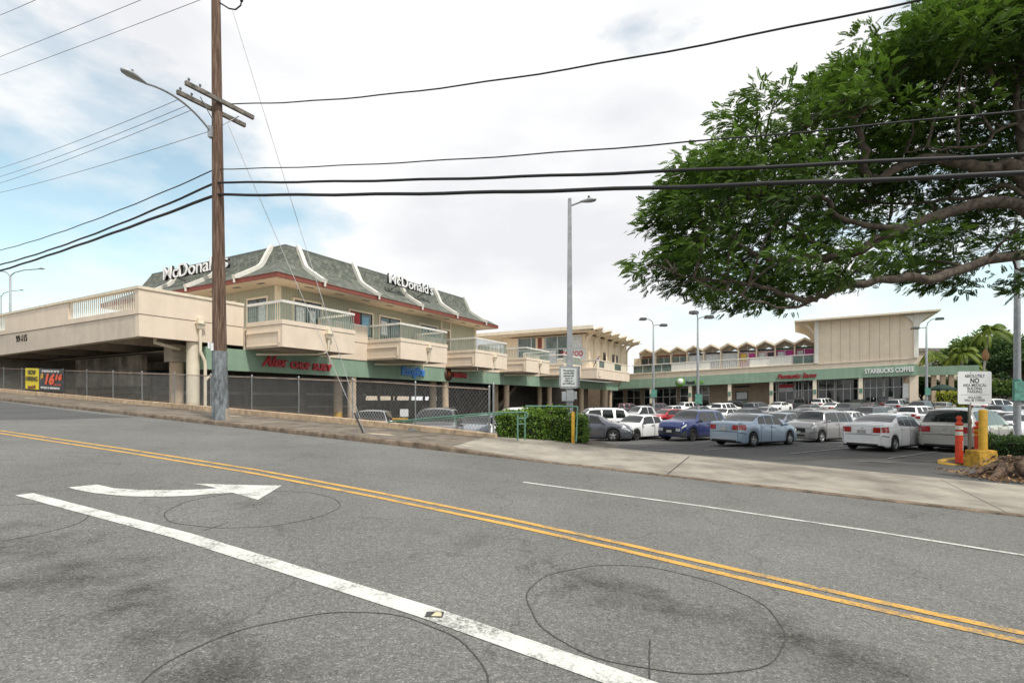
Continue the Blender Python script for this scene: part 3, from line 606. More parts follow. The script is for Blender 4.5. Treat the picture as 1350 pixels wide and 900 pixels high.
for k, (i, z) in enumerate(PR): b.v += [(ex0 + i, ey0 + i, z), (ex1 - i, ey0 + i, z), (ex1 - i, ey1 - i, z), (ex0 + i, ey1 - i, z)]
for k in range(len(PR) - 1):
    for j in range(4): b.f.append((4 * k + j, 4 * k + (j + 1) % 4, 4 * k + 4 + (j + 1) % 4, 4 * k + 4 + j)); b.m.append(0); b.sm.append(False)
k = len(PR) - 1; b.f.append((4 * k, 4 * k + 1, 4 * k + 2, 4 * k + 3)); b.m.append(0); b.sm.append(False)
roof = b.build('roof', M['shingle'], rs)
b = MB(); i = 2.6
b.box(ex0 + i, ex1 - i, ey0 + i - .05, ey0 + i + .1, 10.6, 10.68); b.box(ex0 + i - .05, ex0 + i + .1, ey0 + i, ey1 - i, 10.6, 10.68); b.build('ridge_cap', mat('ridge_metal', (.20, .22, .2), .6), roof)
def rib(fn):
    PP = [(-.22, 7.93), (.05, 8.02)] + PR[2:-1] + [(2.66, 10.72)]; b = MB(); w = .15
    for i, z in PP:
        j = PP.index((i, z)); a, c = PP[max(0, j - 1)], PP[min(len(PP) - 1, j + 1)]; dx, dz = c[0] - a[0], c[1] - a[1]; L = math.hypot(dx, dz); nx, nz = -dz / L, dx / L
        for s_ in (-w, w):
            for h in (-.02, .24): b.v.append(fn(i + nx * h, s_, z + nz * h))
    n = len(PP)
    for j in range(n - 1):
        q = 4 * j
        for A in ((0, 1, 5, 4), (3, 2, 6, 7), (1, 3, 7, 5), (2, 0, 4, 6)): b.f.append(tuple(q + x for x in A)); b.m.append(0); b.sm.append(False)
    b.f += [(0, 2, 3, 1), (4 * n - 4, 4 * n - 3, 4 * n - 1, 4 * n - 2)]; b.m += [0, 0]; b.sm += [False, False]

    o = b.build('roof_rib', M['white'], rs)
    b = MB(); p = fn(-.2, 0, 7.8); b.box(p[0] - .05, p[0] + .05, p[1] - .05, p[1] + .05, 7.66, 7.95); b.build('rib_foot', M['white'], o)
for t in (10.5, 15.66, 20.85, 26.0, 31.1): rib(lambda i, s_, z, t=t: (t + s_, ey0 + i, z))
for a in (4.0, 9.6, 15.2): rib(lambda i, s_, z, a=a: (ex0 + i, ey0 + a + s_, z))
# windows of the storey (walk-out doors behind the balconies)
P_ = M['poster_w']
window(rs, t_at(387.5, -.45), t_at(423, -.45), 4.6, 6.85, YW, M['cream_l'], 1, [(.06, .36, .35, .80, M['poster_w']), (.56, .80, .3, .75, M['poster_w'])])
window(rs, t_at(461, -.45), t_at(490, -.45), 5.0, 6.85, YW, M['cream_l'], 1, [(.02, .44, .35, .97, M['poster_r']), (.53, .86, .08, .85, M['poster_b'])])
window(rs, t_at(500.5, -.45), t_at(526.5, -.45), 4.6, 6.85, YW, M['cream_l'], 1, [(.05, .34, .35, .85, M['poster_w'])])
window(rs, t_at(554, -.45), t_at(575.5, -.45), 4.6, 6.85, YW, M['cream_l'], 1)
window(rs, t_at(583.5, -.45), t_at(592, -.45), 4.6, 6.75, YW, M['cream_l'], 0, gm=mat('tan_door', (.30, .22, .13), .6))
b = MB(); t_ = t_at(582, -.45); b.box(t_ - .1, t_ + .1, YW - .05, YW - .004, 4.5, 7.57); t_ = t_at(593.6, -.45); b.box(t_ - .06, t_ + .06, YW - .05, YW - .004, 4.5, 7.57); b.build('wall_batten', M['cream_l'], rs)
# windows on the street side of the storey (built in a turned frame so they face the street)
rsw = rs
def side_window(y0, y1, z0, z1):
    x = X0; b = MB(); fw = .15
    b.box(x - .08, x - .003, y0 - fw, y0, z0, z1 + fw); b.box(x - .08, x - .003, y1, y1 + fw, z0, z1 + fw); b.box(x - .08, x - .003, y0, y1, z1, z1 + fw); f = b.build('window', M['cream_l'], rs)
    b = MB(); b.box(x - .03, x - .004, y0, y1, z0, z1); b.build('pane', M['glass'], f)
    b = MB(); b.box(x - .06, x - .032, (y0 + y1) / 2 - .04, (y0 + y1) / 2 + .04, z0, z1); b.box(x - .06, x - .032, y0, y1, z1 - .08, z1); b.build('sash', M['frame_d'], f)
    b = MB(); b.box(x - .04, x - .033, y0 + .15, y0 + (y1 - y0) * .42, z0 + .4, z1 - .25); b.build('poster', M['poster_w'], f)
side_window(1.6, 3.6, 4.6, 6.85); side_window(5.0, 6.6, 4.6, 6.85); side_window(9.0, 11.0, 4.6, 6.85)
# roof signs
def roof_sign(label, loc, rotz, w, size):
    r = thing('roof_sign', label, 'sign', loc, rotz)
    k = fit_text('lettering', "McDonald's", -w / 2, w / 2, .38, size, M['letter_w'], r, ext=.03, bold=.004, y=-.20)
    dk = fit_text('letter_return_tray', "McDonald's", -w / 2, w / 2, .38, size, M['frame_d'], r, ext=.09, bold=.012, y=-.08)  # black returns standing behind the white letters
    b = MB()
    for x in (-w * .3, w * .3): b.tube([(x, 0, 0), (x, .9, -.3)], .03, 6)
    b.box(-w / 2, w / 2, -.02, .06, .02, .06); b.build('support', M['frame_d'], r)
roof_sign('white raised letters on the street side of the shingled roof, partly behind the wooden pole', Lw(8.1, (13.3 + 5.1) / 2, 9.30), A_R, 8.2, 1.42)
roof_sign('white raised letters on the parking lot side of the shingled roof', Lw((18.15 + 23.95) / 2, -.15, 9.55), A_L, 5.8, 1.16)

# ---- flared-roof upper storey at the inner corner
tb = thing('flared_roof_building', 'upper storey with scalloped flared cream roof and glazed front behind the light pole', 'building', C0, A_L)
bx0, bx1, by0, by1 = 60.2, 81.5, -1.2, 13.2
b = MB(); b.box(bx0, bx1, by0, by1, 4.5, 10.05); b.build('wall', M['tan'], tb)
b = MB(); nb = 6; rx0, rx1, ry0, ry1 = 57.2, 81.6, -4.4, 17.2; w = (rx1 - rx0) / nb
b.box(rx0 + .5, rx1, ry0 + 1.5, ry1, 10.42, 10.75)
for i in range(nb):
    xa, xb = rx0 + w * i, rx0 + w * (i + 1); xm = (xa + xb) / 2; n = 6
    # tapering folded bay reaching out over the terrace
    lo, hi = [], []
    for k in range(n + 1):
        q = k / n; x = xa + (xb - xa) * q; f = abs(2 * q - 1); z = 10.34 + .42 * (1 - f ** 1.5)
        b.v += [(x, by0, z), (x + (xm - x) * .18, ry0 + .9 * f, z + .02), (x, by0, z - .28), (x + (xm - x) * .18, ry0 + .9 * f, z - .2)]
    base = len(b.v) - 4 * (n + 1)
    for k in range(n):
        a = base + 4 * k; c = a + 4
        for A in ((a, c, c + 1, a + 1), (a + 2, a + 3, c + 3, c + 2), (a + 1, c + 1, c + 3, a + 3)): b.f.append(A); b.m.append(0); b.sm.append(False)
b.box(rx0, rx0 + .25, ry0 + .9, ry1, 10.36, 10.86); b.box(rx0 + .25, rx1, by0 + .3, ry1, 10.76, 10.84)
roof = b.build('roof', M['cream_l'], tb)
b = MB(); b.box(rx0 + .3, bx0 - .02, ry0 + 1.3, ry1 - .2, 10.22, 10.35); b.build('soffit', M['tan'], tb)
def bracket(x, w=.26, y_in=by0, reach=2.9, z0=8.6, z1=10.32):
    b = MB(); n = 8; q0, q1 = [], []
    for k in range(n + 1):
        a = math.pi / 2 * k / n; yy = y_in - reach * (1 - math.cos(a)); zz = z0 + (z1 - z0) * math.sin(a)
        q0.append((yy - .02, zz))
    poly = q0 + [(y_in - reach, z1 + .05), (y_in - .01, z1 + .05)]
    poly = [(y_in - .01, 4.6), (y_in - .22, 4.6), (y_in - .22, z0)] + [(y - .2, z) for y, z in q0[1:]] + [(y_in - reach - .2, z1 + .06), (y_in - .01, z1 + .06)]
    # thin web: follow the curve at constant thickness
    inner = [(y_in - .22, 4.6), (y_in - .22, z0)] + [(y - .2, z) for y, z in q0]
    outer = [(y_in - .01, 4.6), (y_in - .01, z0 + .2)] + [(y_in - reach * (1 - math.cos(math.pi / 2 * k / n)) * 1.0 - .02, min(z1 + .05, z0 + .3 + (z1 - z0) * math.sin(math.pi / 2 * k / n) * .95)) for k in range(n + 1)]
    m_ = len(inner)
    for (y, z), (y2, z2) in zip(inner, outer): b.v += [(x - w / 2, y, z), (x + w / 2, y, z), (x - w / 2, y2, z2), (x + w / 2, y2, z2)]
    for j in range(m_ - 1):
        q = 4 * j
        for A in ((0, 1, 5, 4), (2, 6, 7, 3), (0, 4, 6, 2), (1, 3, 7, 5)): b.f.append(tuple(q + i_ for i_ in A)); b.m.append(0); b.sm.append(False)
    return b
for i in range(nb + 1): bracket(min(rx0 + 3.1 + (81.4 - 60.3) * i / nb, 81.3)).build('curved_bracket', M['cream_l'], tb)
# glazed street-side face of that storey, facing -x
def xface(name, y0, y1, z0, z1, x, m, parent, d=.05): b = MB(); b.box(x - d, x - .003, y0, y1, z0, z1); return b.build(name, m, parent)
ys = [-.6, 1.2, 3.4, 5.4, 8.0, 10.4]
for j in range(len(ys) - 1):
    f = xface('window', ys[j] + .08, ys[j + 1] - .08, 4.7, 9.9, bx0, M['glass_g'] if j else M['poster_w'], tb)
    xface('transom', ys[j] + .08, ys[j + 1] - .08, 7.9, 8.05, bx0 - .055, M['alu'], f)
    if j == 3: xface('blind', 5.6, 7.2, 8.1, 9.8, bx0 - .055, M['tan'], f); xface('panel', 6.1, 6.8, 8.2, 9.8, bx0 - .11, M['red_f'], f)
    if j in (0, 2): xface('poster', ys[j] + .2, ys[j + 1] - .2, 4.8, 7.8, bx0 - .055, M['poster_w'], f)
for y in ys: xface('mullion', y - .07, y + .07, 4.6, 10.0, bx0, M['alu'], tb, .09)
xface('door', 2.4, 3.1, 4.6, 7.8, bx0 - .055, M['frame_d'], tb)
for (a, c) in ((68.3, 69.5), (73, 76)): b = MB(); b.box(a, c, by0 - .05, by0 - .003, 4.7 if a < 70 else 5.6, 7.9); b.build('window', M['glass'], tb)
sg = thing('window_sign', 'red window lettering in the glazed upper storey behind the light pole', 'sign', Lw(bx0 - .06, 1.0, 7.05), A_R)
b = MB(); b.box(-2.0, 2.2, -.02, -.003, -.9, .8); b.build('sign_panel', M['poster_w'], sg)
fit_text('lettering', 'TATTOO', -1.7, 1.85, 0, 1.1, M['letter_r'], sg, ext=.015, bold=.03, y=-.04)
b = MB(); b.box(62, 66, 3, 5, 10.85, 11.15); b.box(70, 70.4, 2, 2.4, 10.85, 11.3); b.build('roof_unit', M['roofgrey'], tb)

# ---- right wing
rw = thing('shop_building', 'long two storey shop wing with green band, folded gable roofs and beige walkway parapet', 'building', K0, A_R)
k = .0355
UE = 44.55
b = MB(); b.box(-.0, UE, 0, .4, 2.03, 3.68, 0, k); b.build('fascia', M['green'], rw)
b = MB(); b.box(-1, UE - .05, .15, .6, 3.685, 4.62, 0, .0335); b.build('upper_band', M['cream'], rw)
b = MB(); b.box(-7, 31.6, -.12, .55, 4.62, 4.78, 0, .0335); b.build('moulding', M['cream_l'], rw)
b = MB(); b.box(-1, UE, .45, 14, 2.75, 2.9, 0, k); b.build('ceiling', M['soffit'], rw)
b = MB(); b.box(-22, UE, 4.3, 4.6, -2.6, 3.6, 0, .034); b.build('wall', mat('tan_shop_wall', (.34, .26, .19), .9, ns=1, na=.12), rw)
b = MB(); b.box(-4, UE, .5, 4.29, -2.48, -2.3, 0, .026); b.build('shop_footway', M['conc'], rw)
for px in (859, 910, 962, 1017, 1074, 1134.5): 
    u = u_at(px, .4); b = MB(); b.box(u - .27, u + .27, .12, .66, -2.6, 2.028 + k * u); c = b.build('column', M['cream_l'], rw)
    b = MB(); b.box(u - .2, u + .2, .06, .118, .3 + .02 * u, 1.0 + .02 * u); b.build('column_notice', mat('green_notice', (.12, .26, .2), .5, ns=8, na=.3) if px == 859 else bpy.data.materials['green_notice'], c)
b = MB(); u = u_at(1207.5, .4); b.box(u - .75, u + .3, .42, 1.1, -2.6, 2.028 + k * (u - .8)); b.build('end_pier', M['cream'], rw)
M['frame_m'] = mat('shopfront_frame', (.075, .078, .08), .45, .3)
def shopfront(px0, px1, n, z0, z1, name='window', door=None, m=None):
    u0, u1 = u_at(px0, 4.3), u_at(px1, 4.3); zz = .034 * u0
    b = MB(); b.box(u0, u1, 4.2, 4.29, z0, z1, 0, .034); f = b.build(name, m or M['glass_store'], rw)
    s = MB()
    for i in range(n + 1): x = u0 + (u1 - u0) * i / n; s.box(x - .04, x + .04, 4.14, 4.199, z0, z1, 0, .034)
    s.box(u0, u1, 4.12, 4.198, z1 - .1, z1, 0, .034); s.box(u0, u1, 4.125, 4.197, z0 + (z1 - z0) * .62, z0 + (z1 - z0) * .62 + .09, 0, .034)
    s.build('frame', M['alu'], f); return f, u0, u1
for a, c, n in ((808, 822, 1), (827, 845, 2), (850, 862, 1), (866, 892, 3), (897, 909, 1), (917, 935, 2)): shopfront(a, c, n, -2.4, 1.95)
shopfront(1019, 1024, 1, -2.2, 2.1); f, u0, u1 = shopfront(1026, 1047, 2, -2.2, 2.2)
b = MB(); b.box(u0 + .15, u1 - .15, 4.05, 4.09, .45, 1.75, 0, .034); b.build('shop_poster', M['poster_w'], f); b = MB(); b.box(u0 + .15, u1 - .15, 4.02, 4.045, 1.1, 1.7, 0, .034); b.build('shop_poster', M['letter_r'], f)
shopfront(1049, 1057, 2, -2.2, 2.2); shopfront(1059, 1073, 2, -2.2, 2.2)
shopfront(1079, 1100, 2, -2.1, 2.1); shopfront(1102, 1131, 3, -2.1, 2.1); shopfront(1139, 1164, 3, -2.1, 2.1); shopfront(1166, 1190, 2, -2.1, 2.1)
b = MB(); u = u_at(1201, 3.5); b.box(u - .9, u + .9, 4.2, 4.28, -1.2, 1.0, 0, .034); b.build('menu_board', M['poster_w'], rw)
b = MB(); u = u_at(978, 4.3); b.box(u - 1.0, u + 1.0, 4.18, 4.28, -.7, .8, 0, .034); o = b.build('wall_poster', M['frame_d'], rw); b = MB(); b.box(u - .85, u + .85, 4.14, 4.175, -.55, .65, 0, .034); b.build('poster_print', M['poster_w'], o)
b = MB(); u = u_at(978, 4.3); b.box(u - 1.3, u + 1.3, 4.15, 4.28, 1.5, 1.75, 0, .034); b.build('name_strip', M['frame_d'], rw)
# walkway parapet
rk_ = .0275
U = u_at
for a, c in ((885, 936), (988, 1044)): b = MB(); b.box(U(a), U(c), .1, .3, 4.785, 6.18, 0, rk_ + .003); b.build('parapet', M['white'], rw)
b = MB(); b.box(U(833), U(1074), .02, .36, 6.185, 6.32, 0, rk_ + .003); b.build('hand_rail', M['white'], rw)
for a, c, st in ((835, 885, 1.6), (936.5, 987, .28), (1045, 1073, 1.5)):
    b = MB(); n = max(2, int((U(c) - U(a)) / st))
    for i in range(n + 1): u = U(a) + (U(c) - U(a)) * i / n; b.box(u - .04, u + .04, .15, .23, 4.79 + .03 * u, 6.2 + .03 * u)
    if st > 1: b.box(U(a), U(c), .17, .19, 4.85, 6.1, 1, .03)
    b.build('balustrade', [M['white'], M['glass_g']], rw)
# folded roof gallery behind
yb_ = 4.0; um = U(1034.7, yb_); du = (um - U(939, yb_)) / 4
b = MB(); gp = [um + du * i for i in range(-8, 2)]
for u in gp:
    zp = 9.55 + .022 * u; zl = zp - 1.0; h = du / 2
    for sgn in (-1, 1):
        b.hexa([(u, 2.3, zp - .3), (u + sgn * h, 3.0, zl - .05), (u + sgn * h, 13, zl - .05), (u, 13, zp - .3)], [(u, 2.3, zp), (u + sgn * h, 3.0, zl + .3), (u + sgn * h, 13, zl + .3), (u, 13, zp)])
b.build('folded_roof', M['tan'], rw)
b = MB(); b.box(gp[0] - du, gp[-1] + du, yb_ + .6, yb_ + .8, 4.7, 7.95, 0, .022); b.build('gallery_wall', M['tan'], rw)
cols = ['red', 'red', 'red', 'dark', 'dark', 'dark', 'dark', 'dark', 'dgreen', 'dgreen']
M['clere'] = bpy.data.materials.new('clerestory_glass'); T_, N_, K_ = nt(M['clere']); t1 = N_.new('ShaderNodeBsdfTransparent'); t1.inputs['Color'].default_value = (.86, .9, .92, 1); t2 = N_.new('ShaderNodeMixShader'); N_['Principled BSDF'].inputs['Base Color'].default_value = (.2, .22, .22, 1); N_['Principled BSDF'].inputs['Roughness'].default_value = .05
t2.inputs[0].default_value = .80; K_.new(N_['Principled BSDF'].outputs[0], t2.inputs[1]); K_.new(t1.outputs[0], t2.inputs[2]); K_.new(t2.outputs[0], N_['Material Output'].inputs['Surface'])
M['strip_n'] = mat('navy_strip', (.03, .035, .07), .6); M['strip_g'] = mat('dark_green_strip', (.03, .08, .04), .6)
post = [None, M['glass_g'], M['glass_g'], M['poster_w'], M['poster_w'], M['poster_w'], M['poster_k'], M['poster_k'], M['poster_m'], M['poster_m']]
for i, u in enumerate(gp):
    h = du / 2 - .14; z = .022 * u
    b = MB(); b.box(u - du / 2 - .11, u - du / 2 + .11, yb_ - .35, yb_ + .5, 4.7, 8.85 + z); b.build('gallery_post', M['tan'], rw)
    b = MB(); b.add([(u - h, yb_ + .55, 8.0 + z), (u + h, yb_ + .55, 8.0 + z), (u + h, yb_ + .55, 8.6 + z), (u, yb_ + .55, 9.25 + z), (u - h, yb_ + .55, 8.6 + z)], [(0, 1, 2, 3, 4)]); b.build('clerestory', M['clere'] if i >= 3 else M['tan'], rw)
    b = MB(); b.box(u - .05, u + .05, yb_ + .5, yb_ + .545, 8.2 + z, 9.1 + z); b.build('clerestory_bar', M['cream_l'], rw)
    b = MB(); b.box(u - h, u + h, yb_ + .42, yb_ + .54, 7.92 + z, 8.2 + z); b.build('gallery_strip', {'red': M['red_f'], 'dark': M['strip_n'], 'dgreen': M['strip_g']}[cols[i]], rw)
    b = MB(); b.box(u - h, u + h, yb_ + .5, yb_ + .59, 4.8 + z, 7.8 + z); f = b.build('window', post[i] or M['glass'], rw)
    b = MB(); b.box(u - .05, u + .05, yb_ + .42, yb_ + .495, 4.8 + z, 7.8 + z); b.box(u - h, u + h, yb_ + .425, yb_ + .494, 6.4 + z, 6.47 + z); b.build('frame', M['alu'], f)
    if i >= 6:
        for j, mm in enumerate((M['poster_y'] if i == 6 else M['poster_w'], M['poster_m'] if i != 7 else M['frame_d'])):
            b = MB(); x = u - h + .2 + j * (h + .05); b.box(x, x + h * .7, yb_ + .38, yb_ + .415, 6.3 + z, 7.55 + z); b.build('poster', mm, f)
# tan end block with flared roof
eb = thing('end_block', 'tall windowless tan block with white flared roof slab above the corner coffee shop', 'building', K0, A_R)
ke = .033
u0, u1 = 31.75, 44.5
b = MB(); b.box(u0, u1, .1, 13, 4.62, 11.55, 0, .0335); b.build('wall', M['tan'], eb)
b = MB()
for i in range(1, 9): u = u0 + .9 + (u1 - u0 - 1.6) * i / 9; b.box(u - .03, u + .03, .085, .0985, 5.6 + .0 * u, 12.3)
b.build('panel_joint', mat('joint_shadow_gap', (.52, .41, .30), .9), eb)
b = MB(); b.box(u0 - .05, u1 + .08, -.0, .095, 4.42, 4.66, 0, .0335 + .002); b.build('base_course', M['cream'], eb)
for (a, nm) in ((u0 - .1, 'edge_pier'), (u1 - .35, 'edge_pier')):
    b = MB(); b.box(a, a + .55, -.25, .09, 4.7 + .0335 * a, 12.6); b.build(nm, M['white'], eb)
b = MB(); ur0, ur1 = 28.9, 47.0
b.hexa([(ur0, -1.6, 12.33 + .013 * ur0 - .42), (ur1, -1.6, 12.25 + .013 * ur1 - .3), (ur1, 13, 12.25 + .013 * ur1 - .3), (ur0, 13, 12.33 + .013 * ur0 - .42)], [(ur0, -1.6, 12.15 + .013 * ur0), (ur1, -1.6, 12.2 + .013 * ur1), (ur1, 13, 12.2 + .013 * ur1), (ur0, 13, 12.15 + .013 * ur0)])
b.build('roof', M['cream_l'], eb)
# flared ribs under the left overhang, curved spandrel on the right
for j in range(9):
    y = .3 + j * 1.5; b = MB(); n = 7; w = .11
    for i in range(n + 1):
        a = math.pi / 2 * i / n; x = u0 - 2.6 * (1 - math.cos(a)); z = 9.3 + 2.75 * math.sin(a)
        b.v += [(x, y - w, z), (x, y + w, z), (u0 - 2.6 * (1 - math.cos(a)) * .93, y - w, min(12.1, z + .35)), (u0 - 2.6 * (1 - math.cos(a)) * .93, y + w, min(12.1, z + .35))]
    for i in range(n):
        q = 4 * i
        for A in ((0, 1, 5, 4), (2, 6, 7, 3), (0, 4, 6, 2), (1, 3, 7, 5)): b.f.append(tuple(q + i_ for i_ in A)); b.m.append(0); b.sm.append(False)
    b.build('flared_rib', M['tan'], eb)
b = MB(); n = 8
arc_ = [(u1 + .2 + 2.2 * (1 - math.cos(math.pi / 2 * i / n)), 9.9 + 2.5 * math.sin(math.pi / 2 * i / n)) for i in range(n + 1)]
b.prism([(u1 + .2, 12.45)] + [(u1 + .2, 9.9)] + arc_[1:], lambda a, c, d: (a, d, c), -.2, .3)
arc2 = [(u1 - .36 - 1.5 * (1 - math.cos(math.pi / 2 * i / n)), 10.6 + 1.7 * math.sin(math.pi / 2 * i / n)) for i in range(n + 1)]
b.prism([(u1 - .36, 12.4), (u1 - .36, 10.6)] + arc2[1:], lambda a, c, d: (a, d, c), -.22, .08)
b.build('curved_bracket', M['white'], eb)
b = MB(); b.box(36.2, 37.6, 2, 4, 12.7, 13.15); b.box(42.4, 42.9, 2, 2.6, 12.8, 13.2); b.build('roof_unit', M['roofgrey'], eb)
# covered way beyond the corner
cw = thing('covered_walkway', 'green edged canopy on square posts running right from the coffee shop corner', 'canopy', Rw(UE, 0, 0), A_R)
ue = u_at(1283, 8) - UE
b = MB(); b.box(.02, ue, 5, 5.4, 3.75, 5.1); b.box(ue - .4, ue, 5.4, 9, 3.75, 5.1); b.build('fascia', M['green'], cw); b = MB(); b.box(0, ue - .41, 5.41, 9, 4.0, 4.2); b.build('ceiling', M['soffit'], cw)
for px in (1231, 1243, 1254): u = u_at(px, 5.6) - UE; b = MB(); b.box(u - .3, u + .3, 5.4, 6.0, -2, 3.99); b.build('post', M['column'], cw)
def r_sign(label, px0, px1, pyc, y=-.003):
    a, c = u_at(px0), u_at(px1); u = (a + c) / 2; Yc = (K0 + NO * u).y
    return thing('shop_sign', label, 'sign', Rw(u, y, (HY - pyc) / F * Yc), A_R), c - a
s, w = r_sign('green and white disc with dark and green lettering on the long green band', 891, 928, 504)
b = MB(); b.lathe([(.001, -.06), (.75, -.06), (.75, 0)], (-w / 2 + .75, 0, .05), 'y', 28); b.build('disc', M['letter_g'], s)
b = MB(); b.lathe([(.001, -.1), (.5, -.1), (.5, -.061)], (-w / 2 + .75, 0, .22), 'y', 20); b.build('disc_mark', M['letter_w'], s)
fit_text('lettering', 'Hawaii', -w / 2 + 1.75, w / 2 - 1.55, 0, .85, M['text_k'], s, bold=.02); fit_text('lettering', 'USA', w / 2 - 1.45, w / 2, .02, .85, M['letter_g'], s, bold=.02)
s, w = r_sign('red slanted hair salon lettering on the green band left of the white lettering', 1024.5, 1076, 495.5); fit_text('lettering', 'Fantastic Sams', -w / 2, w / 2, 0, 1.05, mat('dark_red_letter', (.28, .008, .015), .5), s, ext=.08, bold=.035, shear=.25).rotation_euler.rotate_axis('Z', .03)
s, w = r_sign('white capital coffee shop lettering at the right end of the green band', 1140, 1205, 488.3); fit_text('lettering', 'STARBUCKS COFFEE', -w / 2, w / 2, 0, .95, M['letter_w'], s, ext=.06, bold=.02).rotation_euler.rotate_axis('Z', .03)
# apartment house in the gap behind
ab = thing('apartment_building', 'pale apartment house glimpsed behind the palms right of the tan block', 'building', pt(1236, 527, 150))
b = MB(); b.box(-8, 10, 0, 10, -4, 14); b.build('wall', mat('pale_render', (.50, .44, .34), .9, na=.1), ab); b = MB(); b.box(-8.6, 10.6, -.6, 10.6, 14.01, 15); b.build('roof', M['dark_conc'], ab)
for x in (-3.6, 1.5, 5.5):
    for z in (9.6, 4.2): b = MB(); b.box(x, x + 2.2, -.06, -.003, z, z + 2.6); b.build('window', M['glass'], ab)
hb = thing('low_house', 'low brown roofed house behind the trees at the right edge', 'house', pt(1322, 527, 105))
b = MB(); b.box(-9, 12, 0, 8, -3, 2.2); b.build('wall', mat('brown_house_wall', (.20, .17, .14), .9), hb); b = MB(); b.hexa([(-10, -1.5, 2.2), (13, -1.5, 2.2), (13, 9.5, 2.2), (-10, 9.5, 2.2)], [(-8, 4, 4.6), (11, 4, 4.6), (11, 4.4, 4.6), (-8, 4.4, 4.6)]); b.build('roof', mat('brown_roof', (.15, .125, .105), .9, ns=2, na=.3), hb)
for x in (-5, 2): b = MB(); b.box(x, x + 2, -.05, -.003, -.5, 1.2); b.build('window', M['glass'], hb)
# ---------------------------------------------------------------- low wall, chain-link fence, banner
WP0, WS = 14.12, [8.55, 12, 16, 20, 26, 32, 40, 50, 60, 80]
def wtop(s): return SP(s, 0).z + .155 + (.14 + .10 * ss(9, 14, s))
b = MB()
for s in WS:
    z = wtop(s)
    for p, zz in ((WP0, -2.3), (WP0, z - .02), (WP0 + .03, z), (WP0 + .22, z), (WP0 + .25, z - .02), (WP0 + .25, -2.3)): v = DL * s + DR * p; b.v.append((v.x, v.y, zz))
for i in range(len(WS) - 1):
    for k in range(5): b.f.append((6 * i + k, 6 * i + k + 1, 6 * i + 7 + k, 6 * i + 6 + k)); b.m.append(0); b.sm.append(False)
b.f.append((5, 4, 3, 2, 1, 0)); b.m.append(0); b.sm.append(False)
tag(b.build('low_wall', M['wallm'], loc=SP(8.55, WP0)), 'low chipped beige concrete wall carrying the chain link fence', 'wall')
fe = thing('chain_link_fence', 'grey chain link fence with steel posts on the low beige wall', 'fence', SP(8.6, WP0 + .12))
fo = SP(8.6, WP0 + .12)
FP = WP0 + .125; FH = 1.46
def fpt(s, h): v = DL * s + DR * FP; return Vector((v.x, v.y, wtop(s) + h)) - fo
for s in [8.62, 8.78] + [8.78 + 3.05 * k for k in range(1, 16)]:
    b = MB(); h = FH + (.12 if s < 8.7 else .02); b.tube([fpt(s, -.02), fpt(s, h)], .034 if s < 9 else .027, 8); b.lathe([(.04, 0), (.03, .05), (.001, .07)], tuple(fpt(s, h - .005)), n=8); b.build('post', M['steel'], fe)
b = MB(); b.tube([fpt(s, FH - .05) for s in np.arange(8.78, 55, 1.5)], .021, 6); b.tube([fpt(s, .06) for s in np.arange(8.78, 55, 1.5)], .006, 4); b.build('top_rail', mat('rusty_rail', (.36, .27, .21), .7, ns=2, na=.35), fe)
b = MB(); pit = .135; r = .0050; s = 8.78
def wire(s0, sgn, b):
    n = 1; ln = FH - .0; s1 = s0 + sgn * ln * .82
    pa, pb = fpt(s0, .03), fpt(s1, FH + .02); 
    if not (8.75 <= s1 <= 54 and 8.75 <= s0 <= 54):
        lim = min(54, max(8.78, s1)); q = (lim - s0) / (s1 - s0) if abs(s1 - s0) > 1e-6 else 1
        if s0 < 8.75 or s0 > 54:
            return
        pb = fpt(lim, .03 + (FH - .01) * q)
    n_ = DR * (.004 * sgn); pa = pa + n_; pb = pb + n_
    d = (pb - pa).normalized(); a = d.cross(DR).normalized() * r; c = DR * r
    b.add([pa + a, pa - a * .5 + c, pa - a * .5 - c, pb + a, pb - a * .5 + c, pb - a * .5 - c], [(0, 1, 4, 3), (1, 2, 5, 4), (2, 0, 3, 5)])
while s < 54:
    wire(s, 1, b); wire(s, -1, b); s += pit
# wires that start on the left end post
for i in range(1, int(FH / (pit / .82))):
    h = i * pit / .82; s1 = 8.78 + (FH - h) * .82; pa, pb = fpt(8.78, h + .03), fpt(s1, FH + .02); d = (pb - pa).normalized(); a = d.cross(DR).normalized() * r; c = DR * r
    b.add([pa + a, pa - a * .5 + c, pa - a * .5 - c, pb + a, pb - a * .5 + c, pb - a * .5 - c], [(0, 1, 4, 3), (1, 2, 5, 4), (2, 0, 3, 5)])
b.build('wire_mesh', M['wire'], fe, recalc=False)
# banner hung on the fence
def s_at(px, p):
    k = (px - CX) / F; return (k * DR.y * p - DR.x * p) / (DL.x - k * DL.y)
sa, sb = s_at(34, FP - .06), s_at(84.5, FP - .06); sm = (sa + sb) / 2; w = sa - sb
bo = DL * sm + DR * (FP - .07); zb0, zb1 = wtop(sm) + .12, wtop(sm) + 1.50; tilt = -math.atan(GR)
bn = thing('hiring_banner', 'yellow and black banner tied to the chain link fence left of the wooden pole', 'banner', Vector((bo.x, bo.y, zb0)), A_R)
sh = -GR
def bq(x0, x1, z0, z1, y, d, nm, m, n=12):
    b = MB()
    for i in range(n + 1):
        x = x0 + (x1 - x0) * i / n; q = .012 * math.sin(x * 7)
        b.v += [(x, y + q, z0 + sh * x), (x, y + q, z1 + sh * x)]
    for i in range(n): b.f.append((2 * i, 2 * i + 2, 2 * i + 3, 2 * i + 1)); b.m.append(0); b.sm.append(True)
    return b.build(nm, m, bn)
hb_ = zb1 - zb0; xs_ = -w / 2 + w * .36
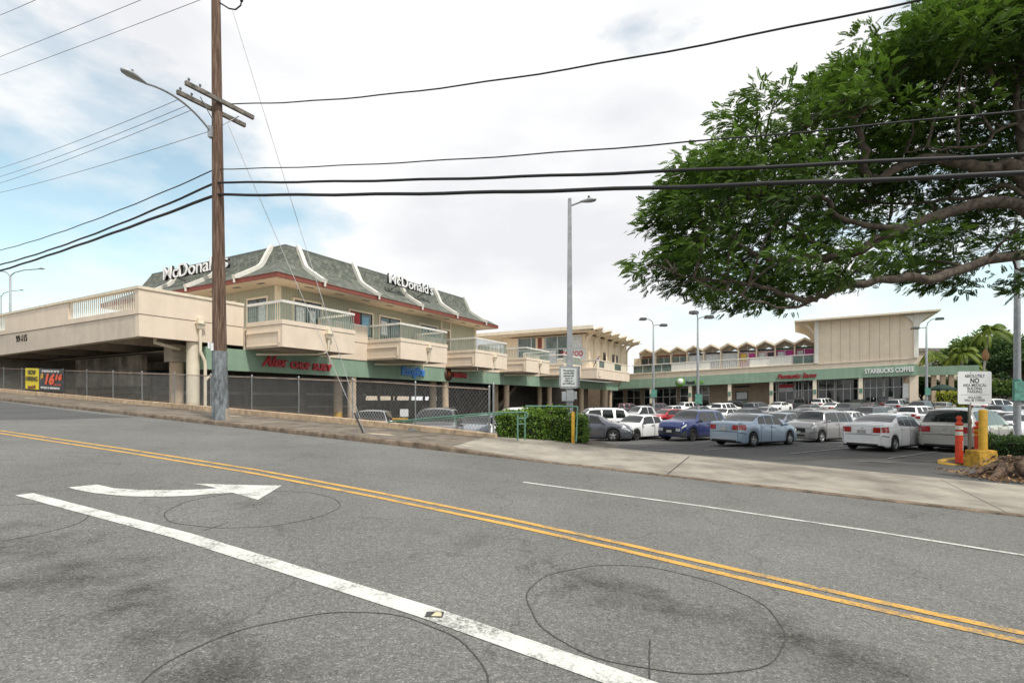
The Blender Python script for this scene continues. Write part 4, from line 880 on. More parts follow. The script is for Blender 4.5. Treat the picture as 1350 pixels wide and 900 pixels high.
bq(-w / 2, xs_, .02, hb_, 0, .0, 'yellow_panel', M['ban_y']); bq(xs_ + .003, w / 2, .0, hb_, 0, 0, 'black_panel', M['ban_k'])
xc = (-w / 2 + xs_) / 2; pw = xs_ + w / 2
def btx(nm, s, x0, x1, zc, size, m, bold=.01, shear=0., y=-.03): k = fit_text(nm, s, x0, x1, zc + sh * (x0 + x1) / 2, size, m, bn, .003, bold, shear, y); k.rotation_euler.rotate_axis('Z', -GR); return k
btx('lettering', 'NOW', xc - pw * .30, xc + pw * .30, hb_ * .79, .42, M['text_k'], .010); btx('lettering', 'HIRING', xc - pw * .44, xc + pw * .44, hb_ * .49, .42, M['text_k'], .010)
b = MB(); b.box(xc - pw * .28, xc + pw * .28, -.032, -.026, hb_ * .10, hb_ * .25); b.build('logo_patch', mat('dark_red_logo', (.18, .03, .02), .5), bn); btx('lettering', 'APPLY', xc - pw * .24, xc + pw * .2, hb_ * .175, .15, M['ban_y'], .004, 0, -.036)
xk = (xs_ + w / 2) / 2; kw = w / 2 - xs_
btx('lettering', 'STARTING PAY UP TO', xk - kw * .34, xk + kw * .34, hb_ * .88, .16, M['letter_w'], .008)
btx('price', '$', xk - kw * .42, xk - kw * .29, hb_ * .62, .5, M['flame_y'], .02, .2); btx('price', '16', xk - kw * .27, xk + kw * .12, hb_ * .50, .86, M['flame'], .045, .25); btx('price', '16', xk + kw * .16, xk + kw * .42, hb_ * .62, .46, M['flame'], .03, .25)
btx('lettering', 'PER HOUR', xk + kw * .13, xk + kw * .42, hb_ * .29, .11, M['flame'], .004); btx('lettering', '401(K) & BENEFITS', xk - kw * .40, xk + kw * .36, hb_ * .13, .15, M['letter_w'], .008)

# ---------------------------------------------------------------- utility pole, lamps, cables
_k = (290.5 - CX) / F; _s = (_k * DR.y * 11.86 - DR.x * 11.86) / (DL.x - _k * DL.y); up_b = SP(_s, 11.86, .14); ux, uy = up_b.x, up_b.y
pole = thing('utility_pole', 'tall brown wooden utility pole with grey sheathed foot and a street lamp arm', 'utility pole', up_b)
def ploc(x, y, z): return Vector((x, y, z)) - up_b
b = MB(); rr = random.Random(2); P0 = [(ux - .0105 * h, uy, up_b.z + h) for h in (0, 2.3, 5, 8, 11, 14, 17.4)]
b.tube([ploc(*q) for q in P0], [.272, .252, .228, .208, .188, .168, .150], 20); b.build('pole', M['wood'], pole)
b = MB(); b.tube([ploc(ux - .0105 * h, uy, up_b.z + h) for h in (-.05, .1, .9, 1.7, 2.62)], [.30, .29, .280, .272, .262], 20); b.build('sheath', M['sheath'], pole)
b = MB(); x = ux - .02; b.box(-.34, -.27, -.24, -.1, 2.7, 2.95); b.box(-.2, -.10, -.30, -.27, 2.62, 2.9); b.build('pole_tag', M['sign_w'], pole)
b = MB(); b.box(.16, .32, -.12, .1, -.1, .42); b.build('base_block', M['conc'], pole)
zc = (HY - 143) / F * uy
for off, dz in ((-.27, -.05), (.27, .12)):
    c = Vector((ux - .12, uy, zc + dz)) + NO * off; b = MB(); q0, q1 = c - DR * 1.32 - up_b, c + DR * 1.32 - up_b; n = NO * .06
    b.hexa([q0 - n, q1 - n, q1 + n, q0 + n], [v + UP * .15 for v in (q0 - n, q1 - n, q1 + n, q0 + n)]); arm = b.build('crossarm', M['arm_wood'], pole)
    for k in (-1.2, -.8): b = MB(); e = c + DR * k + UP * .15 - up_b; b.lathe([(.012, -.02), (.012, .06), (.035, .07), (.045, .11), (.03, .15), (.001, .17)], tuple(e), n=10); b.build('insulator', M['cable_l'], arm)
b = MB(); c = Vector((ux - .13, uy, zc)) - up_b
for k in (-.75, .75): b.tube([c + DR * k + NO * .2, c - UP * .75 + NO * .02], .018, 6)
b.build('crossarm_brace', M['steel'], pole)
# lamp arm
a0 = Vector((ux - .26, uy - .2, (HY - 177) / F * uy)) - up_b; a1 = pt(192, 110, 17.15 / 19.5 * uy) - up_b
c0 = a0.lerp(a1, .45) + UP * .62; b = MB(); b.tube([a0 * (1 - q) ** 2 + c0 * 2 * q * (1 - q) + a1 * q * q for q in np.linspace(0, 1, 15)], .04, 10); b.box(a0.x - .08, a0.x + .08, a0.y - .06, a0.y + .12, a0.z - .22, a0.z + .2); arm = b.build('lamp_arm', M['grey_pole'], pole)
def cobra(tip, d, parent, L=.78, k=1.0):      # street lamp head pointing along d
    d = d.normalized(); sd = Vector((-d.y, d.x, 0)).normalized(); b = MB(); n = 10; pr = [(0, .05, .05), (.12, .09, .07), (.3, .15, .10), (.5, .19, .12), (.68, .15, .09), (.78, .04, .04)]
    for q, w, h in pr:
        for j in range(n): a = 2 * math.pi * j / n; z = math.sin(a); b.v.append(tuple(tip + d * q * L / .78 + sd * math.cos(a) * w * k + UP * (z * h * (1 if z > 0 else .55)) * k))
    for i in range(len(pr) - 1):
        for j in range(n): b.f.append((i * n + j, i * n + (j + 1) % n, (i + 1) * n + (j + 1) % n, (i + 1) * n + j)); b.m.append(0); b.sm.append(True)
    b.f += [tuple(range(n)), tuple(range((len(pr) - 1) * n, len(pr) * n))]; b.m += [0, 0]; b.sm += [False, False]
    h = b.build('lamp_head', M['lampgrey'], parent)
    b = MB(); c = tip + d * .42 * L / .78 + UP * .10 * k; b.lathe([(.035, 0), (.035, .09), (.001, .1)], tuple(c), n=8); b.build('photocell', M['black'], h)
    return h
M['lampgrey'] = mat('lamp_head_grey', (.40, .41, .42), .5, .3, na=.1)
cobra(a1, (a1 - a0) * Vector((1, 1, .15)), arm)
def cable(label, pts, r, sag=0., m=None, group=None, cat='overhead cable', name='overhead_cable', n=28):
    P = []
    for (A, B) in zip(pts[:-1], pts[1:]):
        A, B = Vector(A), Vector(B)
        for i in range(n + 1):
            t = i / n; q = A.lerp(B, t); q.z -= sag * 4 * t * (1 - t) * (B - A).length / 25
            q.z += .012 * math.sin(t * 40 + r * 900) * (r > .012); P.append(q)
    b = MB(); b.tube(P, r, 6); return tag(b.build(name, m or M['cable'], loc=Vector(pts[0])), label, cat, group)
rx = ux + .28
def U_(py, dx=.25): z = (HY - py) / F * uy; return Vector((ux - .0105 * (z - up_b.z) + dx * .55, uy - .1, z))
E1 = 9.4
cable('thickest black cable running right from the pole across the tree, lower of the two', [U_(258, .0), pt(1420, 225.5, E1)], .050, .15)
cable('thick black cable running right from the pole across the tree, upper of the two', [U_(242, .0), pt(1420, 199.5, E1)], .040, .15)
cable('thin black cable crossing the middle of the tree above the two thick ones', [U_(224.5), pt(1420, 138, E1)], .018, .25)
cable('thin black cable climbing from the crossarm over the treetop', [Vector((ux + .42, uy, (HY - 137) / F * uy)), pt(1330, -26, E1 - 1)], .02, .55)
cable('lowest thick black cable running left from the pole over the deck', [U_(258, -.0), pt(0, 357, 33), pt(-140, 407, 42)], .055, .10)
cable('upper thick black cable running left from the pole over the deck', [U_(242, -.0), pt(0, 349, 33), pt(-140, 398, 42)], .042, .25)
cable('thin black cable running left from the pole above the two thick ones', [U_(226, -.2), pt(0, 330, 33), pt(-140, 370, 42)], .022, .25)
for i, (x0, y0, x1, y1) in enumerate(((236, 131, 0, 222), (247, 139, 0, 233), (253, 145, 0, 241.5), (292, 168, 0, 254))):
    cable(['topmost of the four thin grey wires from the crossarm to the left', 'second of the four thin grey wires from the crossarm to the left', 'third of the four thin grey wires from the crossarm to the left', 'lowest and longest of the four thin grey wires from the crossarm to the left'][i], [pt(x0, y0, uy), pt(x1, y1, 34), pt(x1 - 120, y1 + (y1 - y0) * .42, 44)], .011, .12, M['cable_l'])
for i, (x0, y0, x1, y1) in enumerate(((52, -2, -40, 36), (191, -2, -40, 90.5), (272, -3, -40, 114))):
    cable(['short thin grey wire crossing the top left corner of the sky', 'middle thin grey wire across the upper left sky', 'longest thin grey wire across the upper left sky, ending above the pole'][i], [pt(x0, y0, uy), pt(x1, y1, 31)], .011, .04, M['cable_l'])
anch = SP(*(lambda s: (s, 12.2))(s_at(479, 12.2)), .14)
def guy(label, A, B):
    cable(label, [A, B], .011, .10, mat('guy_steel', (.34, .34, .34), .5, .3), cat='guy wire', name='guy_wire')
guy('steel guy wire from high on the wooden pole down to the footway', Vector((ux + .45, uy, (HY - 12) / F * uy)), anch + Vector((.03, 0, .02)))
guy('lower steel guy wire from the crossarm down to the footway', Vector((ux + .3, uy, (HY - 165) / F * uy)), anch + Vector((-.03, 0, .02)))
A = anch; Bp = Vector((ux + .3, uy, (HY - 165) / F * uy)); d = (Bp - A).normalized()
b = MB(); b.tube([A, A + d * .75], .028, 8); tag(b.build('guy_guard', M['black'], loc=A), 'short dark guard sleeve at the foot of the guy wires on the footway', 'guy guard')
b = MB(); tip = Vector((ux - .02, uy, (HY - 4) / F * uy)); b.tube([tip, tip + Vector((.35, 0, -.22)), tip + Vector((.6, 0, -.26)), tip + Vector((.8, 0, -.1)), tip + Vector((.86, 0, .25)), tip + Vector((.8, 0, .6))], .028, 8); b.lathe([(.05, 0), (.07, .08), (.05, .2), (.02, .25)], tuple(tip + Vector((.83, 0, .05))), n=8); tag(b.build('wire_loop', M['cable'], loc=tip), 'black looped jumper cable at the very top of the wooden pole', 'cable')

def lamp_post(label, px, py_top, Y, arms, r=.10, base_z=None, name='lamp_post', style='flood', group=None, band=None):
    X = (px - CX) / F * Y; zb = lot_z(X, Y) if base_z is None else base_z; zt = (HY - py_top) / F * Y; o = Vector((X, Y, zb)); h = zt - zb
    t = thing(name, label, 'lamp post', o, 0, group)
    b = MB(); b.lathe([(r * 1.25, 0), (r * 1.15, .5), (r, h * .5), (r * .75, h), (.001, h + .02)], n=14); b.lathe([(r * 2.2, 0), (r * 2.2, .05), (r * 1.6, .3), (r * 1.3, .32)], n=14); b.build('pole', M['grey_pole'], t)
    for (dx, dy, dz) in arms:
        A = Vector((0, 0, h - .1)); B = A + Vector((dx, dy, dz)); b = MB(); b.tube([A, A + Vector((dx * .15, dy * .15, dz * .6)), A + Vector((dx * .5, dy * .5, dz * .95)), B], r * .45, 8); a = b.build('lamp_arm', M['grey_pole'], t)
        if style == 'cobra': cobra(B, Vector((dx, dy, 0)), a, 1.1, 1.25)
        else:
            b = MB(); d = Vector((dx, dy, 0)).normalized(); s_ = Vector((-d.y, d.x, 0)); lo = []; hi = []
            for (q, e) in ((-.1, -1), (.7, -1), (.7, 1), (-.1, 1)): v = B + d * q + s_ * e * .3; lo.append(v - UP * .16); hi.append(v + UP * .12 - d * (.1 if q > 0 else 0))
            b.hexa(lo, hi); b.build('lamp_head', M['dark_lamp'], a)
    if band: b = MB(); b.lathe([(r * 1.16 + .02, band), (r * 1.16 + .02, band + 1.0)], n=14); b.box(-.34, .34, -r * 1.2 - .08, -r * 1.2 - .04, band, band + .9); b.build('notice_plate', mat('green_plate', (.10, .28, .22), .5, ns=6, na=.3) if 'green_plate' not in bpy.data.materials else bpy.data.materials['green_plate'], t)
    return t
M['dark_lamp'] = mat('dark_lamp_box', (.09, .09, .09), .5, na=.1)
lamp_post('slim grey lamp post with twin heads in front of the round disc sign', 861.5, 428, 62, [(-1.0, 0, .8), (1.0, .2, .1)], .13, band=2.6)
lamp_post('grey lamp post with box shaped head left of the row of pink posters', 920, 421, 50, [(-.35, -.3, .7), (.8, 0, .35)], .12, band=1.9)
lamp_post('grey lamp post with curved twin heads at the coffee shop corner', 1221.5, 430, 66, [(1.0, -.4, 1.0), (-1.0, .2, -.1)], .14, band=2.1)
lamp_post('thick grey lamp post rising into the tree at the right edge', 1341, 250, 24, [(.8, -.3, .5)], .125, band=2.05)
lamp_post('distant twin armed street lamp beyond the deck parapet, taller one', 13.5, 363, 66, [(4.2, -.8, .7), (-4.0, .8, .9)], .15, -1, style='cobra')
lamp_post('distant twin armed street lamp at the left edge, smaller and farther one', 1.5, 390, 100, [(4.2, -.8, 1.0), (-4.0, .8, 1.0)], .15, -1, style='cobra')
# light pole with notice at the entrance
lp = pt(751, 580, 17.4); lp.z = SP(6.5, 0).z + .06
lt = thing('light_pole', 'tall square grey light pole behind the hedge carrying a metal parking notice', 'light pole', lp)
hz = (HY - 262) / F * 17.4 - lp.z
b = MB(); b.hexa([(-.11, -.11, 0), (.11, -.11, 0), (.11, .11, 0), (-.11, .11, 0)], [(-.055, -.055, hz), (.055, -.055, hz), (.055, .055, hz), (-.055, .055, hz)]); b.build('pole', M['grey_pole'], lt)
b = MB(); A = Vector((0, 0, hz - .25)); b.tube([A, A + Vector((.35, -.15, .08))], .03, 8); a = b.build('lamp_arm', M['grey_pole'], lt); cobra(A + Vector((.33, -.15, .08)), Vector((1, -.4, 0)), a, .55, .75)
b = MB(); zs = (HY - 512) / F * 17.4 - lp.z; zt = (HY - 484) / F * 17.4 - lp.z
b.box(-.12, .12, -.2, -.115, zs - .42, zs - .06); b.box(-.28, -.13, -.18, -.15, zs - .42, zs - .1); b.box(.13, .22, -.18, -.15, zs - .36, zs - .1); b.build('junction_box', M['grey_pole'], lt)
ns = thing('parking_notice', 'double sided grey framed notice with small black lines on the square light pole', 'sign', lp + Vector((-.06, -.12, zs)))
hN = zt - zs + .02
b = MB(); b.prism([(-.30, .10), (-.25, .0), (.25, 0), (.32, .05), (.32, hN), (-.30, hN)], lambda a, c, d: (a, d, c), -.045, -.0); b.box(-.05, .42, .25, .29, .05, hN + .02); b.build('backing', M['grey_pole'], ns)
b = MB(); b.box(-.25, .27, -.058, -.048, .06, hN - .06); b.build('face', mat('weathered_sign_face', (.60, .64, .62), .5, na=.1), ns)
for i, l in enumerate(('This parking is', 'reserved solely', 'between the', 'hours of', '6:00 a.m.', 'and 10:00 p.m.')):
    wd = (.19, .18, .17, .12, .14, .2)[i]; fit_text('lettering', l, -wd + .01, wd + .01, hN - .14 - i * (hN - .22) / 6, .085, M['text_k'], ns, .002, .0015, 0, -.062)
def bollard(label, o, h, r, yaw=0): 
    t = thing('bollard', label, 'bollard', o, yaw); b = MB(); b.lathe([(r, 0), (r, h - .03), (r * .8, h), (.001, h + .012)], n=20); b.build('post', M['yellow'], t); return t
q = pt(755.5, 581, 16.6); q.z = SP(6.0, 0).z + .06; bollard('plain yellow bollard beside the light pole at the hedge', q, (581 - 538) / F * 16.6, .056)
# green pipe rails at the hedge
def rail_thing(label, tubes):
    o = Vector(tubes[0][1][0]); t = thing('pipe_railing', label, 'railing', o)
    for nm, pts, r in tubes: b = MB(); b.tube([Vector(p) - o for p in pts], r, 8); b.build(nm, M['green_d'], t)
Yr = 15.9; zg = lambda px: (HY - 581) / F * Yr
rail_thing('green looped ramp handrail sloping along the fence to the hedge', [('post', [pt(682.5, 581, Yr), pt(682.5, 546, Yr)], .026), ('post', [pt(692, 580, Yr), pt(692, 545, Yr)], .026), ('post', [pt(601, 560, Yr + .9), pt(601, 548.5, Yr + .9)], .022),
    ('hand_rail', [pt(512, 556.5, Yr + 2.2), pt(560, 551.5, Yr + 1.4), pt(640, 544.6, Yr + .5), pt(682, 543.2, Yr), pt(692, 542.8, Yr), pt(695.6, 545, Yr), pt(695.6, 549.5, Yr), pt(692, 551.3, Yr), pt(683, 551.2, Yr)], .026), ('mid_rail', [pt(530, 557, Yr + 2.0), pt(600, 550.5, Yr + .9), pt(660, 546, Yr + .2)], .018), ('mid_rail', [pt(683, 559, Yr), pt(692, 558.4, Yr)], .022)])
Yr2 = 17.2
rail_thing('green straight handrail spanning the hedge to the yellow bollard', [('post', [pt(693.5, 560, Yr2 + .6), pt(693.5, 535.5, Yr2 + .6)], .027), ('hand_rail', [pt(693, 535.3, Yr2 + .6), pt(740, 535.6, Yr2), pt(761.5, 536, Yr2 - .4)], .03), ('post', [pt(761.5, 535.8, Yr2 - .4), pt(759.5, 582, Yr2 - .8)], .027)])
def ymat(): return M['yellow']
# yellow painted island kerbs
def island(label, P, dz=.12, w=.16):
    b = MB()
    for i, c in enumerate(P):
        c = Vector(c); d = (Vector(P[min(i + 1, len(P) - 1)]) - Vector(P[max(0, i - 1)])); d.z = 0; d.normalize(); n = Vector((-d.y, d.x, 0)); e = ss(0, 1.2, min(i, len(P) - 1 - i)) 
        for sgn, zz in ((-1, -.15), (-.8, dz * e), (.8, dz * e), (1, -.15)): v = c + n * sgn * w / 2; b.v.append((v.x, v.y, c.z + zz + .01))
    for i in range(len(P) - 1):
        for k in range(3): b.f.append((4 * i + k, 4 * i + k + 1, 4 * i + 5 + k, 4 * i + 4 + k)); b.m.append(0); b.sm.append(True)
    tag(b.build('island_kerb', M['yellow'], loc=Vector(P[0])), label, 'kerb')
def lp_(px, py, z=None):
    Y = 15.5
    for _ in range(12):
        X = (px - CX) / F * Y; Y = -lot_z(X, Y) * F / (py - HY)
    X = (px - CX) / F * Y; return (X, Y, lot_z(X, Y))
island('yellow painted kerb curving at the hedge by the light pole', [lp_(737, 587), lp_(745, 584.3), lp_(754, 582.6), lp_(764, 582.4), lp_(775, 584.6), lp_(790, 586.2), lp_(800, 587)], .09)
island('yellow worn kerb nose under the orange posts', [lp_(1284, 603), lp_(1268, 604), lp_(1250, 606), lp_(1239, 608.5), lp_(1240, 611), lp_(1252, 612.5), lp_(1268, 612.5)], .05)
# entrance sign, orange posts, yellow bollard on its block
def base_at(px, py): return Vector(lp_(px, py))
q = base_at(1278.5, 613.5); Yq = q.y; S = Yq / F
sg = thing('parking_sign', 'white rounded rectangular no parking sign on a bare steel post among the orange posts', 'sign', q, math.radians(-3))
b = MB(); hp = (613.5 - 494) * S; b.box(-.032, .032, -.02, .02, 0, hp + .06); b.box(-.032, -.022, -.0195, .035, 0, hp + .05); b.build('post', mat('post_steel', (.30, .28, .24), .6, .4, ns=5, na=.25), sg)
x0, x1 = (1262.5 - 1278.5) * S, (1305 - 1278.5) * S; z0, z1 = (613.5 - 532.5) * S, (613.5 - 489.5) * S; r = .06
pl = []
for cx_, cz_, a0_ in ((x1 - r, z1 - r, 0), (x0 + r, z1 - r, 90), (x0 + r, z0 + r, 180), (x1 - r, z0 + r, 270)):
    for a in range(0, 91, 15): pl.append((cx_ + r * math.cos(math.radians(a0_ + a)), cz_ + r * math.sin(math.radians(a0_ + a))))
b = MB(); b.prism(pl, lambda a, c, d: (a, d, c), -.028, -.022); pn = b.build('panel', M['sign_w'], sg)
xm = (x0 + x1) / 2; hh = z1 - z0; ww = x1 - x0
for s_, f0, zz, sz, bd in (('ABSOLUTELY', .30, .855, .13, .0015), ('NO', .13, .71, .20, .006), ('AIEA MEDICAL', .35, .575, .12, .001), ('BUILDING', .215, .475, .12, .001), ('PARKING', .21, .375, .12, .001), ('VIOLATORS', .20, .20, .10, .001), ('WILL BE TOWED', .30, .115, .10, .001)):
    fit_text('lettering', s_, xm - ww * f0, xm + ww * f0, z0 + hh * zz, sz * 1.05, M['text_k'], sg, .001, bd, 0, -.0305)
b = MB(); b.box(xm - ww * .42, xm + ww * .42, -.031, -.0285, z0 + hh * .285, z0 + hh * .291); b.build('rule', M['text_k'], sg)
b = MB()
for zz in (z1 - .04, z0 + .035): b.lathe([(.014, -.036), (.014, -.028)], (0, 0, zz), 'y', 8); b.add([(0.014 * math.cos(a), -.036, zz + .014 * math.sin(a)) for a in np.arange(0, 6.28, .785)], [tuple(range(8))])
b.build('bolt', M['black'], sg)
def delineator(label, px, py, top, bandm, lean=0.):
    q = base_at(px, py); S = q.y / F; h = (py - top) * S; r = 4.1 * S
    t = thing('delineator_post', label, 'delineator', q); t.rotation_euler = (0, lean, .4)
    b = MB(); b.lathe([(r * 1.05, .04), (r, h * .55), (r * .93, h * .82), (r * 1.15, h * .825), (r * 1.1, h * .85), (r * .6, h * .87), (r * .5, h * .91), (r * .75, h * .93), (r * .8, h * .96), (r * .5, h), (.001, h * 1.002)], n=20); b.build('post', M['orange'], t)
    b = MB()
    for a, c in ((.60, .68), (.72, .80)): b.lathe([(r * .93 + .006, h * a), (r * .92 + .006, h * c)], n=20)
    b.build('reflective_band', bandm, t)
    b = MB(); b.lathe([(.001, .05), (r * 2.2, .05), (r * 2.6, 0)], n=8); b.build('base', mat('brown_rubber_base', (.10, .045, .03), .9) if 'brown_rubber_base' not in bpy.data.materials else bpy.data.materials['brown_rubber_base'], t)
    return t, h, r, S
t, h, r, S = delineator('orange post with white reflective bands left of the sign post', 1264.5, 611.5, 548, M['reflect'])
kx = fit_text('lettering', 'STOP', -.16, .16, 0, .1, M['reflect'], t, .001, .002); kx.matrix_basis = Matrix.Translation((-.01, -r - .004, h * .38)) @ Matrix.Rotation(math.pi / 2, 4, 'Y') @ Matrix.Rotation(math.pi / 2, 4, 'X')
delineator('leaning orange post with amber band between the sign post and the yellow bollard', 1290.5, 604, 555, M['amber'], -.06)
q = base_at(1296, 615); S = q.y / F
t = bollard('yellow bollard set in a chipped yellow concrete block at the right', q, (615 - 540) * S, 4.7 * S, 0.1); 
b = MB(); w0, w1, hB = 14.6 * S, 13.2 * S, 22 * S
b.hexa([(-w0, -.22, -.1), (w0, -.22, -.1), (w0, .34, -.1), (-w0, .34, -.1)], [(-w1, -.17, hB), (w1, -.17, hB), (w1, .30, hB), (-w1, .30, hB)]); o = b.build('block', mat('chipped_yellow_block', (.55, .31, .035), .8, ns=5, na=.4, bump=.6, bs=15), t)
bv = o.modifiers.new('b', 'BEVEL'); bv.width = .035; bv.segments = 2
# patio umbrella
uo = pt(1242, 527, 70); uo.z = lot_z(uo.x, uo.y)
t = thing('patio_umbrella', 'dark green patio umbrella under the canopy beside the coffee shop', 'umbrella', uo)
b = MB(); zt = (HY - 506) / F * 70 - uo.z; b.lathe([(1.55, zt - .85), (1.5, zt - .62), (.8, zt - .25), (.05, zt), (.001, zt + .03)], n=8, sm=False); b.build('canopy', mat('dark_green_canvas', (.008, .03, .022), .8), t); b = MB(); b.lathe([(.03, 0), (.03, zt)], n=8); b.lathe([(.3, 0), (.3, .08), (.05, .1)], n=12); b.build('pole', M['black'], t)

# person leaning on the terrace rail
def person():
    o = Lw(58.2, -3.6, 4.68); root = thing('person', 'person in a purple shirt and dark trousers leaning over the terrace rail', 'person', o, A_L)
    # local: -y is towards the lot rail, bent forward
    J = {'pel': (0, 0, .92), 'sp': (.0, -.14, 1.16), 'ch': (0, -.28, 1.36), 'nk': (0, -.38, 1.46), 'hd': (0, -.46, 1.56), 'ht': (0, -.50, 1.68),
         'hl': (.10, 0, .88), 'kl': (.12, -.03, .48), 'al': (.13, .06, .08), 'tl': (.14, -.12, .04), 'hr': (-.10, 0, .88), 'kr': (-.14, .16, .50), 'ar': (-.16, .38, .10), 'tr': (-.16, .24, .04),
         'sl': (.19, -.30, 1.36), 'el': (.26, -.42, 1.14), 'wl': (.20, -.55, 1.10), 'fl': (.17, -.63, 1.10), 'sr': (-.19, -.30, 1.36), 'er': (-.26, -.42, 1.14), 'wr': (-.20, -.55, 1.10), 'fr': (-.17, -.63, 1.10)}
    R = {'pel': .15, 'sp': .14, 'ch': .15, 'nk': .06, 'hd': .085, 'ht': .075, 'hl': .095, 'kl': .06, 'al': .04, 'tl': .035, 'hr': .095, 'kr': .06, 'ar': .04, 'tr': .035, 'sl': .065, 'el': .045, 'wl': .03, 'fl': .028, 'sr': .065, 'er': .045, 'wr': .03, 'fr': .028}
    Eg = [('pel', 'sp'), ('sp', 'ch'), ('ch', 'nk'), ('nk', 'hd'), ('hd', 'ht'), ('pel', 'hl'), ('hl', 'kl'), ('kl', 'al'), ('al', 'tl'), ('pel', 'hr'), ('hr', 'kr'), ('kr', 'ar'), ('ar', 'tr'), ('ch', 'sl'), ('sl', 'el'), ('el', 'wl'), ('wl', 'fl'), ('ch', 'sr'), ('sr', 'er'), ('er', 'wr'), ('wr', 'fr')]
    for side in (1, -1):      # fingers and thumb gripping the rail
        w = 'wl' if side > 0 else 'wr'; f = 'fl' if side > 0 else 'fr'
        for k in range(5):
            n1, n2 = f + 'a%d' % k, f + 'b%d' % k; bx, by, bz = J[f]
            if k < 4: J[n1] = (bx + side * (.03 - .02 * k), by - .05, bz + .0); J[n2] = (bx + side * (.03 - .02 * k), by - .075, bz - .035 - .004 * (k % 2))
            else: J[n1] = (bx - side * .045, by + .01, bz); J[n2] = (bx - side * .05, by - .02, bz - .03)
            R[n1] = .010; R[n2] = .008; Eg += [(f, n1), (n1, n2)]
    ids = {k: i for i, k in enumerate(J)}
    me = bpy.data.meshes.new('person_skel'); me.from_pydata([J[k] for k in J], [(ids[a], ids[c]) for a, c in Eg], []); ob = bpy.data.objects.new('tmp_skel', me); COL.objects.link(ob)
    sk = ob.modifiers.new('s', 'SKIN'); sd = ob.modifiers.new('d', 'SUBSURF'); sd.levels = 2; sd.render_levels = 2
    for k, i in ids.items(): v = me.skin_vertices[0].data[i]; v.radius = (R[k], R[k]); v.use_root = (k == 'pel')
    m2 = bpy.data.meshes.new_from_object(ob.evaluated_get(bpy.context.evaluated_depsgraph_get())); bpy.data.objects.remove(ob)
    m2.materials.clear(); skin, shirt, trou, shoe = mat('skin', (.42, .24, .16), .6), mat('purple_shirt', (.07, .035, .30), .8), mat('dark_trousers', (.05, .055, .06), .9), mat('black_shoe', (.015, .015, .015), .6)
    for q in (skin, shirt, trou, shoe): m2.materials.append(q)
    for p in m2.polygons:
        c = p.center; p.use_smooth = True
        p.material_index = 3 if c.z < .12 else 2 if c.z < .95 and abs(c.x) < .3 and c.y > -.3 else 0 if (c.z > 1.47 or (abs(c.x) > .14 and c.y < -.44)) else 1
    bo = bpy.data.objects.new('body', m2); COL.objects.link(bo); bo.parent = root
    b = MB(); hc = (0, -.465, 1.62); n = 12
    b.lathe([(.001, .115), (.06, .10), (.10, .05), (.108, .0), (.10, -.04)], hc, n=14); b.build('hair', mat('dark_hair', (.012, .01, .009), .7), root)
    b = MB(); b.lathe([(.012, 0), (.001, -.03)], (0, -.565, 1.56), 'y', 6)
    for s_ in (-.03, .03): b.lathe([(.012, -.005), (.001, -.012)], (s_, -.55, 1.59), 'y', 6, 1)
    b.box(-.025, .025, -.556, -.545, 1.515, 1.523, 1); b.build('face', [skin, shoe], root)
person()

q = pt(533, 527, 22.5); q.z = lot_z(q.x, q.y)
t = thing('stall_sign', 'small white sign over a yellow bar behind the fence, between two parked cars', 'sign', q); S = 22.5 / F; zt = (HY - 539) * S - q.z
b = MB(); b.box(-.025, .025, -.02, .02, 0, zt - .05); b.build('post', M['grey_pole'], t); b = MB(); b.box(-5.5 * S, 5.5 * S, -.035, -.022, zt - 10 * S, zt); b.build('panel', M['sign_w'], t); b = MB(); b.box(-16 * S, 5 * S, -.05, -.021, zt - 14 * S, zt - 11.6 * S); b.build('bar', M['yellow'], t)
# ---------------------------------------------------------------- vehicles: lofted bodies
def pchip(P):
    xs = np.array([p[0] for p in P], float); ys = np.array([p[1] for p in P], float); h = np.diff(xs); d = np.diff(ys) / h; m = np.zeros(len(xs)); m[0] = d[0]; m[-1] = d[-1]
    for i in range(1, len(xs) - 1):
        if d[i - 1] * d[i] > 0: w1, w2 = 2 * h[i] + h[i - 1], h[i] + 2 * h[i - 1]; m[i] = (w1 + w2) / (w1 / d[i - 1] + w2 / d[i])
    def f(x):
        i = int(np.clip(np.searchsorted(xs, x) - 1, 0, len(h) - 1)); t = (min(max(x, xs[0]), xs[-1]) - xs[i]) / h[i]
        return (2 * t**3 - 3 * t**2 + 1) * ys[i] + (t**3 - 2 * t**2 + t) * h[i] * m[i] + (-2 * t**3 + 3 * t**2) * ys[i + 1] + (t**3 - t**2) * h[i] * m[i + 1]
    return f
def paint_mat(name, c, metal=.25): return mat(name, c, .28, metal, ns=1.5, na=.04, spec=.5, coat=.8)
PAINT = {k: paint_mat('car_paint_' + k, c, m) for k, (c, m) in dict(white=((.88, .88, .87), 0), pearl=((.85, .86, .87), .0), silver=((.46, .465, .47), .45), grey=((.16, .165, .175), .4), dgrey=((.075, .08, .09), .4), steel=((.10, .105, .13), .4), black=((.012, .012, .014), .1),
    lblue=((.36, .46, .58), .3), blue=((.02, .035, .15), .3), navy=((.02, .03, .06), .3), red=((.38, .015, .02), .1), maroon=((.12, .03, .05), .3), brown=((.11, .055, .06), .3), tan=((.42, .37, .29), .3), champ=((.47, .46, .43), .4), dgreen=((.05, .065, .06), .3), scion=((.33, .325, .325), .45), greyblue=((.20, .235, .28), .4)).items()}
M['tyre'] = mat('tyre_rubber', (.013, .013, .013), .85, na=.2); M['rim'] = mat('alloy_rim', (.42, .43, .44), .35, .7, na=.12); M['rim_d'] = mat('dark_steel_rim', (.045, .043, .04), .6, .3, na=.3)
